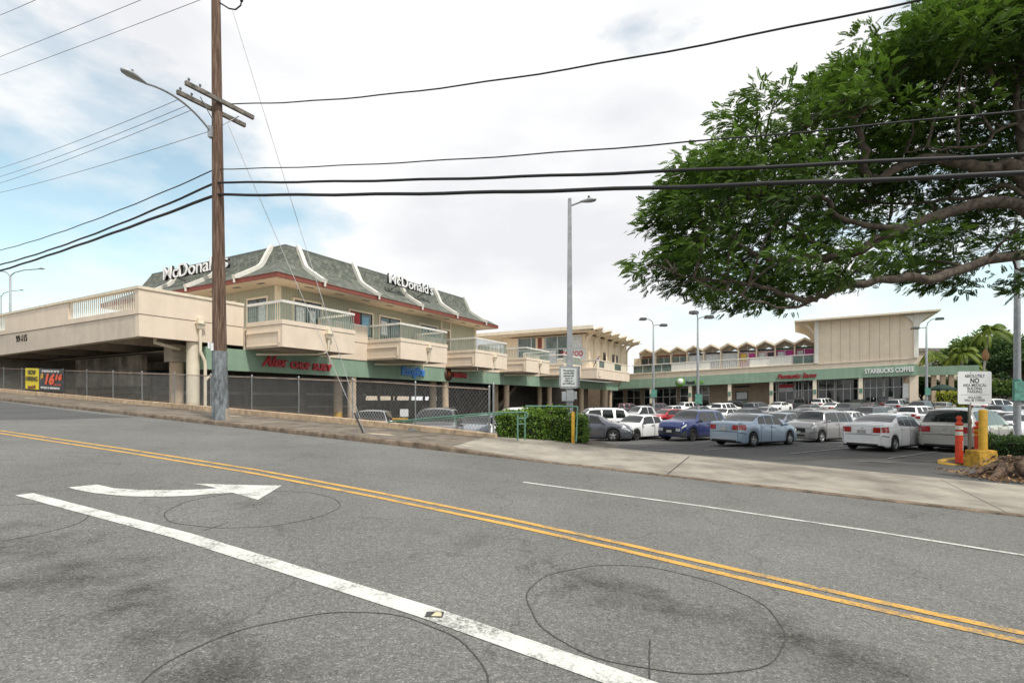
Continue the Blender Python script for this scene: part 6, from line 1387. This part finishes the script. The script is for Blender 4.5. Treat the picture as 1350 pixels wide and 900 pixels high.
# ---- great spreading tree at the right
TB = Vector((16.9, 15.2, lot_z(16.9, 15.2)))
big = thing('spreading_tree', 'huge spreading tree whose dark limbs and feathery crown fill the upper right', 'tree', TB)
Yt = 15.4
def tp(px, py, Y=Yt): return pt(px, py, Y) - TB
fork = Vector((0, .1, 3.6))
b = MB(); b.tube([Vector((0, 0, -.5)), Vector((0, 0, .2)), Vector((.05, 0, 1.2)), Vector((0, .05, 2.6)), fork + UP * .6], [1.15, .85, .66, .62, .55], 18)
rr = random.Random(8)
for a in np.arange(0, 360, 40): u = Vector((math.cos(math.radians(a)), math.sin(math.radians(a)), 0)); b.tube([u * .4 + UP * .5, u * 1.0 + UP * .12, u * (1.9 + rr.uniform(0, .8)) - UP * .05, u * 3.4 - UP * .35], [.30, .24, .15, .04], 8)
b.build('trunk', M['bark'], big)
LIMBS = [([(1350, 272), (1186, 303), (1124, 334), (1067, 339), (1030, 346), (985, 330), (950, 300)], .24, .05, 0), ([(1350, 339), (1234, 366), (1190, 366), (1114, 377), (1075, 393), (1040, 392), (1005, 378), (960, 372)], .22, .05, -.8),
    ([(1350, 234), (1300, 222), (1220, 210), (1162, 234), (1143, 230), (1138, 182), (1124, 158), (1095, 152), (1048, 177), (1000, 205)], .27, .045, .6), ([(1191, 299), (1114, 291), (1086, 260), (1050, 262), (1000, 268), (930, 300)], .11, .03, .2),
    ([(1350, 212), (1344, 143), (1320, 119), (1310, 86), (1291, 57), (1234, 62), (1170, 80)], .17, .04, 1.0), ([(1346, 90), (1301, 72), (1255, 88), (1200, 110), (1150, 130)], .09, .03, 1.6), ([(1350, 180), (1290, 195), (1230, 195), (1190, 205)], .08, .02, -.5),
    ([(1114, 334), (1060, 310), (1010, 262), (940, 230), (890, 250)], .09, .02, 1.4), ([(1110, 377), (1040, 405), (960, 385), (890, 360)], .06, .02, -1.4), ([(1350, 255), (1270, 262), (1150, 268), (1050, 230)], .10, .03, 2.8), ([(1320, 119), (1260, 30), (1200, -30)], .09, .03, -.6), ([(1344, 143), (1360, 40), (1330, -60)], .12, .04, .4)]
PTS = []
for i, (P, r0, r1, dy) in enumerate(LIMBS):
    Q = [fork + Vector((.0, 0, (i % 5) * .15))] if P[0][0] >= 1340 else []
    Q += [tp(a, c, Yt + dy * min(1, j / 2)) for j, (a, c) in enumerate(P)]; o, L_ = limb(big, Q, r0 * .84, r1 * .8, seed=i); PTS += L_[6:]
OUT = [(813, 372), (822, 345), (832, 318), (835, 292), (834, 262), (840, 240), (868, 222), (893, 205), (925, 198), (940, 178), (938, 140), (968, 124), (1003, 126), (1020, 148), (1052, 134), (1066, 100), (1092, 70), (1120, 46), (1160, 40), (1190, 24), (1225, 10), (1245, -30), (1300, -160), (1420, -260), (1600, -200), (1700, 100), (1650, 330), (1480, 385), (1350, 352), (1310, 380), (1295, 345), (1262, 380), (1240, 352), (1205, 384), (1178, 352), (1140, 360), (1112, 392), (1088, 376), (1062, 404), (1030, 398), (1000, 410), (962, 404), (945, 418), (924, 398), (905, 390), (884, 385), (862, 390), (846, 372), (830, 380)]
OP = np.array([((a - CX) / F * Yt, (HY - c) / F * Yt) for a, c in OUT])
def inside(x, z):
    r = False; j = len(OP) - 1
    for i in range(len(OP)):
        if (OP[i, 1] > z) != (OP[j, 1] > z) and x < (OP[j, 0] - OP[i, 0]) * (z - OP[i, 1]) / (OP[j, 1] - OP[i, 1]) + OP[i, 0]: r = not r
        j = i
    return r
def edge_d(x, z): 
    d = 9.
    for i in range(len(OP)):
        a, c = OP[i - 1], OP[i]; e = c - a; t = np.clip(((x - a[0]) * e[0] + (z - a[1]) * e[1]) / (e @ e + 1e-9), 0, 1); d = min(d, math.hypot(x - a[0] - e[0] * t, z - a[1] - e[1] * t))
    return d
rc = random.Random(21); CLU = []
tries = 0
while len(CLU) < 1150 and tries < 90000:
    tries += 1; x, z = rc.uniform(2.9, 20.5), rc.uniform(2.3, 13.5); y = rc.uniform(-2.7, 5.4)
    k = math.sqrt(max(0., 1 - (y / 6.2) ** 2)); x0, z0 = 16.9 - (16.9 - x) / k, 4.5 + (z - 4.5) / k
    if not inside(x0, z0): continue
    d = edge_d(x0, z0)
    if d < .30: continue
    deep = d > 1.6
    if d > .9 and z0 < 9.2 and x > 8.2 and y < 1.0 and rc.random() < .93: continue       # hollow underside where limbs show
    if deep and rc.random() < .5: continue
    if x > 9.5 and z0 < 6.6 and rc.random() < .45: continue
    if z0 < 5.4 and d > .5 and rc.random() < .35: continue
    if noise.noise(Vector((x, y, z)) * .75) < (-.24 if z0 < 7.4 else -.5): continue
    CLU.append((x, Yt + y, z, min(1., .35 + .5 * d), d, z0))
C_ = np.array(CLU)
tv, tf = frond_template()
pos, fw, up, sc, ti = [], [], [], [], []
ctr = np.array([16.9, Yt, 4.0])
for (x, y, z, s, de, z0) in CLU:
    n = int(30 + 14 * rc.random()); r = .34 + .30 * s; d = unit(n) * (RNG.random((n, 1)) ** .45) * np.array([r * 1.15, r * 1.15, r * .55]); c = np.array([x, y, z]); tcl = rc.uniform(-.26, .26) + .20 - .30 * min(1, de / 1.6) + (.08 if z0 > 5.5 else -.08)  # tint paints crown shade into inner clumps; outer ones paler as young leaves
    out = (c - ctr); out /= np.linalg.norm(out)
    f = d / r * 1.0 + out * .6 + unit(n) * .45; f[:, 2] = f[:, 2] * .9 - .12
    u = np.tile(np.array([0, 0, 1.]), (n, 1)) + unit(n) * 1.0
    pos.append(c + d); fw.append(f); up.append(u); sc.append(RNG.uniform(.46, .90, n)); ti.append(np.clip(.40 + tcl + d[:, 2] / r * .5 + RNG.normal(0, .12, n), 0, 1))  # tint also lightens towards each clump's top, painting in light from above
pos, fw, up, sc, ti = np.concatenate(pos), np.concatenate(fw), np.concatenate(up), np.concatenate(sc), np.concatenate(ti)
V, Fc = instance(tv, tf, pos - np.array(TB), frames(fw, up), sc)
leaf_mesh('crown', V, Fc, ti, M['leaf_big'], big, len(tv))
PA = [np.array(q) for q in PTS]; PAr = np.array(PA); b = MB()
for (x, y, z, s, de, z0) in CLU[::3]:
    c = np.array([x, y, z]) - np.array(TB); dd = np.linalg.norm(PAr - c, axis=1) + .5 * np.maximum(0, PAr[:, 2] - c[2]); q = PAr[np.argmin(dd)]
    if np.linalg.norm(q - c) > 3.2: continue
    m_ = (q + c) / 2 + np.array([rc.uniform(-.2, .2), rc.uniform(-.2, .2), rc.uniform(-.05, .3)]); b.tube([q, q * .5 + m_ * .5 + np.array([0, 0, .05]), m_, c], [.045, .035, .026, .012], 5, cap=False)
tag(b.build('twig', M['bark'], big), kind='stuff')

# ---- generic broadleaf tree in the distance
def bg_tree(name, label, px, Y, zb, H, R, m, n=70, lf=.55, group=None, trunk=True, seed=1, nl=150, squash=.8):
    rr = np.random.default_rng(seed); X = (px - CX) / F * Y; o = Vector((X, Y, zb)); t = thing(name, label, 'tree', o, 0, group); rd = random.Random(seed)
    b = MB(); b.tube([(0, 0, -.3), (.1, 0, H * .25), (0, .1, H * .5)], [R * .09, R * .07, R * .05], 10); b.build('trunk', M['bark'], t)
    for k in range(5): a = rd.uniform(0, 6.28); limb(t, [(0, 0, H * .32), (math.cos(a) * R * .3, math.sin(a) * R * .3, H * .5), (math.cos(a) * R * .6, math.sin(a) * R * .6, H * .68)], R * .045, R * .012, seed=k)
    P, Fw, T = [], [], []
    for k in range(n):
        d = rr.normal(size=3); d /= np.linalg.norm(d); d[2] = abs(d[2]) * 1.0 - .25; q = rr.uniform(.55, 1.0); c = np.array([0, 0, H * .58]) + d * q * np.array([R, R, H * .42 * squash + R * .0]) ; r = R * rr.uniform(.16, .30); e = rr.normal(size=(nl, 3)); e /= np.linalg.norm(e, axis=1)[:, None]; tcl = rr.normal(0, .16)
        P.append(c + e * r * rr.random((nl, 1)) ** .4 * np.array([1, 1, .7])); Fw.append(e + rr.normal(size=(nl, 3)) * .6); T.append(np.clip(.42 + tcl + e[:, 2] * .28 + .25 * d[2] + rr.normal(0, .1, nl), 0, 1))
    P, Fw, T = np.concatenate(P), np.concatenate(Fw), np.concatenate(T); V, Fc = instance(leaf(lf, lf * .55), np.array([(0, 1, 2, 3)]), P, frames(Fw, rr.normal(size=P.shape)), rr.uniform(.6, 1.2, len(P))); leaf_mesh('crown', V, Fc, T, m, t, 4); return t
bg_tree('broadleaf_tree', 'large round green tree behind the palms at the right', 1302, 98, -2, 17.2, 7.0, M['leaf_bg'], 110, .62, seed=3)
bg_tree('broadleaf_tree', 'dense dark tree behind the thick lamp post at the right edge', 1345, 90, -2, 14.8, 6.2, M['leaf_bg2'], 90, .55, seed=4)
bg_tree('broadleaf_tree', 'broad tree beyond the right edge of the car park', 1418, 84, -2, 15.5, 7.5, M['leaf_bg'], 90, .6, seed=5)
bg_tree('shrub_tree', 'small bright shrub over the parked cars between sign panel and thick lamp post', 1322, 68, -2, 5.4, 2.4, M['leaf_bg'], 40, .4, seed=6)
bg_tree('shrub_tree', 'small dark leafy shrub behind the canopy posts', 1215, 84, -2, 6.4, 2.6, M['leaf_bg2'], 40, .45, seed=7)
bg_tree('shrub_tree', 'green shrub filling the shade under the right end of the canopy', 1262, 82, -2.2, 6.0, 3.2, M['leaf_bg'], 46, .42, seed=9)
def palm(label, px, Y, py_c, zb, L, nf=17, seed=1, wind=.5, r=.16, shaft=False, lean=0., tint=0.):
    rd = random.Random(seed); X = (px - CX) / F * Y; zc = (HY - py_c) / F * Y; o = Vector((X - lean, Y, zb)); t = thing('palm_tree', label, 'palm', o); h = zc - zb; top_ = Vector((lean, 0, h))
    b = MB(); b.tube([(0, 0, 0), (lean * .25, 0, h * .35), (lean * .65, 0, h * .75), top_], [r * 1.4, r, r * .9, r * .8], 10); b.build('trunk', M['bark_l'], t)
    if shaft: b = MB(); c = Vector((lean * .6, 0, h * .71)); b.lathe([(.05, -.8), (.26, -.65), (.42, -.2), (.40, .25), (.2, .7), (.12, 1.0)], tuple(c), n=12); b.build('dry_sheath', mat('dry_frond_sheath', (.34, .19, .09), .9, ns=4, na=.3), t)
    Vs, Fs, T, nV = [], [], [], 0; bb = MB()
    for k in range(nf):
        az = 2 * math.pi * k / nf * 1.0 + rd.uniform(-.25, .25); el = rd.uniform(.15, 1.25); d = Vector((math.cos(az), math.sin(az), 0)); P = []; n = 11; l = L * rd.uniform(.8, 1.05)
        for i in range(n):
            q = i / (n - 1); P.append(top_ + d * l * q * math.cos(el) * (1 - .12 * q) + UP * (l * (q * math.sin(el) - q * q * (.55 + .45 * math.cos(el)))) + Vector((wind * l * .32 * q * q, 0, 0)))
        bb.tube(P, [.035 * (1 - .8 * i / n) for i in range(n)], 4, cap=False); s_ = d.cross(UP); tt = rd.uniform(.2, .75) + tint + (.35 if el < .35 and rd.random() < .6 else 0)
        for i in range(2, n * 3 - 2):
            q = i / (n * 3 - 2) * (n - 1); j = min(n - 2, int(q)); c = P[j].lerp(P[j + 1], q - j); ax = (P[j + 1] - P[j]).normalized(); ll = l * .26 * math.sin(math.pi * min(.97, .12 + .86 * i / (n * 3))) ** .6
            for sg in (-1, 1):
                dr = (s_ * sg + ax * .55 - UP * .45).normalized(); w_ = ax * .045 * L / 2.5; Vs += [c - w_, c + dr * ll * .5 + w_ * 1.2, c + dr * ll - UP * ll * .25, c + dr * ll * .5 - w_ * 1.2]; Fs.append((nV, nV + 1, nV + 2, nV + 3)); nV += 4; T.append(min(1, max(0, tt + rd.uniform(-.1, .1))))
    bb.build('frond_stalk', M['leaf_palm'], t); leaf_mesh('crown', np.array([tuple(v) for v in Vs]), np.array(Fs), np.array(T), M['leaf_palm'], t, 4)
bg_tree('broadleaf_tree', 'mass of low trees closing the view behind the round green tree', 1340, 112, -3, 12, 9, M['leaf_bg2'], 90, .8, seed=12, squash=1.2)
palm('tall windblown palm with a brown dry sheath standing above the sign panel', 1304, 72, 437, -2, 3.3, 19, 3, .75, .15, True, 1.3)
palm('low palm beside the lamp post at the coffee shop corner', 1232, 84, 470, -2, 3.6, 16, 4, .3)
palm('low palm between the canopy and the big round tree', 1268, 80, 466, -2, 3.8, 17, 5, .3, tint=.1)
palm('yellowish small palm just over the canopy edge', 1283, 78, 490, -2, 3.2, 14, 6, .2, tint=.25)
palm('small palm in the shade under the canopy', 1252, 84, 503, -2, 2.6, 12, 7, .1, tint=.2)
# ---- clipped hedges
def hedge(label, o, rotz, boxes, m, lf=.07, dens=420, cat='hedge', bumps=.07, seed=1):
    t = thing('hedge', label, cat, o, rotz); rr = np.random.default_rng(seed); P, Nn = [], []; b = MB()
    for (x0, x1, y0, y1, z0, z1) in boxes:
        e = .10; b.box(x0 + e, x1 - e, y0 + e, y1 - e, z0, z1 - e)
        for (ax, s_, area) in ((0, 0, (y1 - y0) * (z1 - z0)), (0, 1, (y1 - y0) * (z1 - z0)), (1, 0, (x1 - x0) * (z1 - z0)), (1, 1, (x1 - x0) * (z1 - z0)), (2, 1, (x1 - x0) * (y1 - y0))):
            n = int(area * dens); q = rr.random((n, 3)); p = np.stack([x0 + (x1 - x0) * q[:, 0], y0 + (y1 - y0) * q[:, 1], z0 + (z1 - z0) * q[:, 2]], 1); nn = np.zeros((n, 3)); nn[:, ax] = 1 if s_ else -1
            lim = ((x0, x1), (y0, y1), (z0, z1))[ax][s_]; bp = bumps * np.sin(p[:, (ax + 1) % 3] * 7 + seed) * np.sin(p[:, (ax + 2) % 3] * 6 + 2) + rr.normal(0, .035, n); p[:, ax] = lim + nn[:, ax] * bp
            cz = np.array([(x0 + x1) / 2, (y0 + y1) / 2, (z0 + z1) / 2]); hs = np.array([x1 - x0, y1 - y0, z1 - z0]) / 2; g = (p - cz) / hs; over = np.maximum(0, np.sort(np.abs(g), 1)[:, 1] - .8); p = cz + (p - cz) * (1 - .25 * over[:, None]); P.append(p); Nn.append(nn)
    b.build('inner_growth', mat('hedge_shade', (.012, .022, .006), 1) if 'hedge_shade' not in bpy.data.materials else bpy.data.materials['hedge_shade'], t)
    P, Nn = np.concatenate(P), np.concatenate(Nn); fw = Nn * .5 + rr.normal(size=P.shape) * .7; fw[:, 2] += .3; V, Fc = instance(leaf(lf, lf * .6), np.array([(0, 1, 2, 3)]), P, frames(fw, Nn + rr.normal(size=P.shape) * .5), rr.uniform(.6, 1.3, len(P)))
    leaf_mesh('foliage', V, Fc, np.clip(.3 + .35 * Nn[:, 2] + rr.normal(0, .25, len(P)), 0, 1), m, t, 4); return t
Yh = 17.0; S = Yh / F; zg = SP(7.0, 0).z + .08
q = pt(688, 527, Yh); q.z = zg
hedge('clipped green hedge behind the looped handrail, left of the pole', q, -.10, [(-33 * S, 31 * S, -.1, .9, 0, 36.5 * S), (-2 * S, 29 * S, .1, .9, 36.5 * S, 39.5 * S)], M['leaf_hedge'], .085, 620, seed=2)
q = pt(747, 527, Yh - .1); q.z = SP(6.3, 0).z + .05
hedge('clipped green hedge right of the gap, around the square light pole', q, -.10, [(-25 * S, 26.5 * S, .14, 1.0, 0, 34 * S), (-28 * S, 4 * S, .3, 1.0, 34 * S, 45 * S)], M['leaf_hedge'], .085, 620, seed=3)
q = Vector(lp_(1308, 608)); Sx = q.y / F
hedge('low spreading hedge at the right edge behind the roots', Vector((q.x + .25, q.y + .3, q.z)), -.66, [(-2 * Sx, 110 * Sx, -.1, 1.9, 0, 27 * Sx)], M['leaf_hedge2'], .07, 700, bumps=.12, seed=4)
q = pt(1258, 527, 66); q.z = lot_z(q.x, q.y); hedge('yellow leaved low hedge beside the canopy post', q, 0, [(-1.6, 2.2, 0, 1, 0, 2.3)], M['leaf_yel'], .22, 90, bumps=.2, seed=5)
# root mound with fallen leaves
q = Vector(lp_(1334, 632)); b = MB(); rr = random.Random(4); n, k = 40, 12
for j in range(k + 1):
    for i in range(n): a = 2 * math.pi * i / n; r = j / k; R_ = 1.0 + .15 * math.sin(3 * a + 1) + .08 * math.sin(7 * a); h = .40 * (1 - r ** 1.6) * (1 + .25 * math.sin(5 * a + 2 * r) + .18 * math.sin(9 * a + 5 * r)) + rr.uniform(-.02, .02); b.v.append((q.x + .25 + R_ * r * .95 * math.cos(a), q.y + .25 + .62 * R_ * r * math.sin(a), q.z - .05 + max(-.06, h)))
for j in range(k):
    for i in range(n): b.f.append((j * n + i, j * n + (i + 1) % n, (j + 1) * n + (i + 1) % n, (j + 1) * n + i)); b.m.append(0); b.sm.append(True)
rm = thing('root_mound', 'gnarled brown root mound with leaf litter in the right corner by the yellow block', 'tree stump', q)
o = b.build('stump', mat('root_bark', (.12, .08, .055), 1, ns=7, na=.6, bump=1, bs=12), None, loc=q); o.location = (0, 0, 0); o.parent = rm
for (p0, p1, p2, r0) in (((-.3, -.1, .35), (-.7, -.35, .16), (-1.15, -.5, -.06), .10), ((0, -.2, .38), (-.1, -.5, .18), (-.3, -.85, -.06), .12), ((.4, -.2, .36), (.6, -.55, .15), (.75, -.9, -.08), .12), ((-.2, .1, .40), (-.65, .1, .22), (-1.05, .05, .0), .09), ((.2, -.1, .42), (.25, -.45, .26), (.2, -.8, -.05), .08)):
    b = MB(); b.tube([p0, p1, p2], [r0, r0 * .8, r0 * .35], 8); b.build('root', bpy.data.materials['root_bark'], rm)
n = 2600; rr = np.random.default_rng(9); Pp = np.stack([rr.uniform(-1.3, 2.4, n), rr.uniform(-.95, .9, n), np.zeros(n)], 1)
for i in range(n):
    x, y = q.x + Pp[i, 0], q.y + Pp[i, 1]; r2 = (Pp[i, 0] - .25) ** 2 / 1.0 + (Pp[i, 1] - .25) ** 2 / .42; s = x * DL.x + y * DL.y; p = x * DR.x + y * DR.y; Pp[i, 2] = max(SP(s, p, .075 if p > 14.2 else .04).z, lot_z(x, y) if p > 15.4 else -9) - q.z + (max(0, .46 * (1 - r2)) if r2 < 1 else 0) + .02
V, Fc = instance(leaf(.085, .05), np.array([(0, 1, 2, 3)]), Pp, frames(rr.normal(size=(n, 3)) * np.array([1, 1, .25]), np.tile([0, 0, 1.], (n, 1))), rr.uniform(.5, 1.3, n))
o = leaf_mesh('leaf_litter', V, Fc, rr.random(n), m_leaf('dry_leaf', (.07, .04, .02), (.38, .23, .12), .05, 6), None, 4); o.location = q; tag(o, kind='stuff', label='dry brown leaf litter around the roots', cat='leaf litter')
# ---------------------------------------------------------------- sky, sun, camera
w = bpy.data.worlds.new('World'); scene.world = w; w.use_nodes = True; T = w.node_tree; N, K = T.nodes, T.links; N.clear()
SUN_EL, SUN_AZ = math.radians(58), math.radians(140)      # azimuth clockwise from +Y
sky = N.new('ShaderNodeTexSky'); sky.sky_type = 'NISHITA'; sky.sun_disc = False; sky.sun_elevation = SUN_EL; sky.sun_rotation = SUN_AZ; sky.air_density = 1.0; sky.dust_density = .8; sky.ozone_density = 1.0
bs = N.new('ShaderNodeBackground'); bs.inputs['Strength'].default_value = .15; 
tint = N.new('ShaderNodeMix'); tint.data_type = 'RGBA'; tint.blend_type = 'MULTIPLY'; tint.inputs['Factor'].default_value = 1; tint.inputs['B'].default_value = (1.75, 1.75, 1.35, 1); K.new(sky.outputs[0], tint.inputs['A']); K.new(tint.outputs['Result'], bs.inputs['Color'])
tc = N.new('ShaderNodeTexCoord'); mp = N.new('ShaderNodeMapping'); mp.inputs['Scale'].default_value = (1, 1, 2.3); mp.inputs['Location'].default_value = (.35, .1, .2); K.new(tc.outputs['Generated'], mp.inputs['Vector'])
n1 = N.new('ShaderNodeTexNoise'); n1.inputs['Scale'].default_value = 3.6; n1.inputs['Detail'].default_value = 9; n1.inputs['Roughness'].default_value = .55; K.new(mp.outputs[0], n1.inputs['Vector'])
def lobe(px, py, width, amp):
    d = Vector(((px - CX) / F, 1, (HY - py) / F)).normalized(); dp = N.new('ShaderNodeVectorMath'); dp.operation = 'DOT_PRODUCT'; nm = N.new('ShaderNodeVectorMath'); nm.operation = 'NORMALIZE'; K.new(tc.outputs['Generated'], nm.inputs[0]); K.new(nm.outputs[0], dp.inputs[0]); dp.inputs[1].default_value = d
    mr = N.new('ShaderNodeMapRange'); mr.interpolation_type = 'SMOOTHSTEP'; mr.inputs['From Min'].default_value = math.cos(width); mr.inputs['From Max'].default_value = 1; mr.inputs['To Max'].default_value = amp; K.new(dp.outputs['Value'], mr.inputs['Value']); return mr.outputs[0]
acc = n1.outputs['Fac']
for l in ((150, 350, .42, -.29), (330, 310, .26, -.24), (30, 235, .16, -.10), (940, 445, .22, -.15), (1290, 420, .3, -.17), (150, 70, .50, .20), (640, 150, .75, .20), (700, 330, .3, .12), (420, 350, .10, .10)):
    a = N.new('ShaderNodeMath'); a.operation = 'ADD'; K.new(acc, a.inputs[0]); K.new(lobe(*l), a.inputs[1]); acc = a.outputs[0]
mk = ramp(N, [(.28, (.10, .10, .10)), (.40, (.48, .48, .48)), (.52, (1, 1, 1))]); K.new(acc, mk.inputs['Fac'])
n2 = N.new('ShaderNodeTexNoise'); n2.inputs['Scale'].default_value = 3.4; n2.inputs['Detail'].default_value = 7; n2.inputs['Roughness'].default_value = .5; K.new(mp.outputs[0], n2.inputs['Vector'])
a2 = N.new('ShaderNodeMath'); a2.operation = 'ADD'; K.new(n2.outputs['Fac'], a2.inputs[0]); K.new(lobe(720, 300, .38, -.16), a2.inputs[1])
cc = ramp(N, [(.24, (.84, .845, .875)), (.38, (.945, .95, .965)), (.50, (1, 1, 1))]); K.new(a2.outputs[0], cc.inputs['Fac'])
bc = N.new('ShaderNodeBackground'); bc.inputs['Strength'].default_value = 1.04; K.new(cc.outputs['Color'], bc.inputs['Color'])
mx = N.new('ShaderNodeMixShader'); K.new(mk.outputs['Color'], mx.inputs[0]); K.new(bs.outputs[0], mx.inputs[1]); K.new(bc.outputs[0], mx.inputs[2]); wo = N.new('ShaderNodeOutputWorld'); K.new(mx.outputs[0], wo.inputs['Surface'])
ld = bpy.data.lights.new('sun', 'SUN'); ld.energy = 3.3; ld.angle = math.radians(6); ld.color = (1, .95, .87); so = bpy.data.objects.new('sun', ld); COL.objects.link(so)
sd = Vector((math.sin(SUN_AZ) * math.cos(SUN_EL), math.cos(SUN_AZ) * math.cos(SUN_EL), math.sin(SUN_EL))); so.rotation_euler = sd.to_track_quat('Z', 'Y').to_euler(); so.location = sd * 60
cd = bpy.data.cameras.new('camera'); cam = bpy.data.objects.new('camera', cd); COL.objects.link(cam); cam.rotation_euler = (math.pi / 2, 0, 0); cd.sensor_width = 36; cd.lens = 36 * F / 1350; cd.shift_y = (HY - 450) / 1350; cd.clip_end = 9000; cd.clip_start = .05
scene.camera = cam; scene.view_settings.view_transform = 'Standard'; scene.view_settings.look = 'None'; scene.view_settings.exposure = 0; scene.view_settings.gamma = 1
scene.cycles.max_bounces = 6; scene.cycles.diffuse_bounces = 3; scene.cycles.glossy_bounces = 3; scene.cycles.transmission_bounces = 4; scene.cycles.use_denoising = True
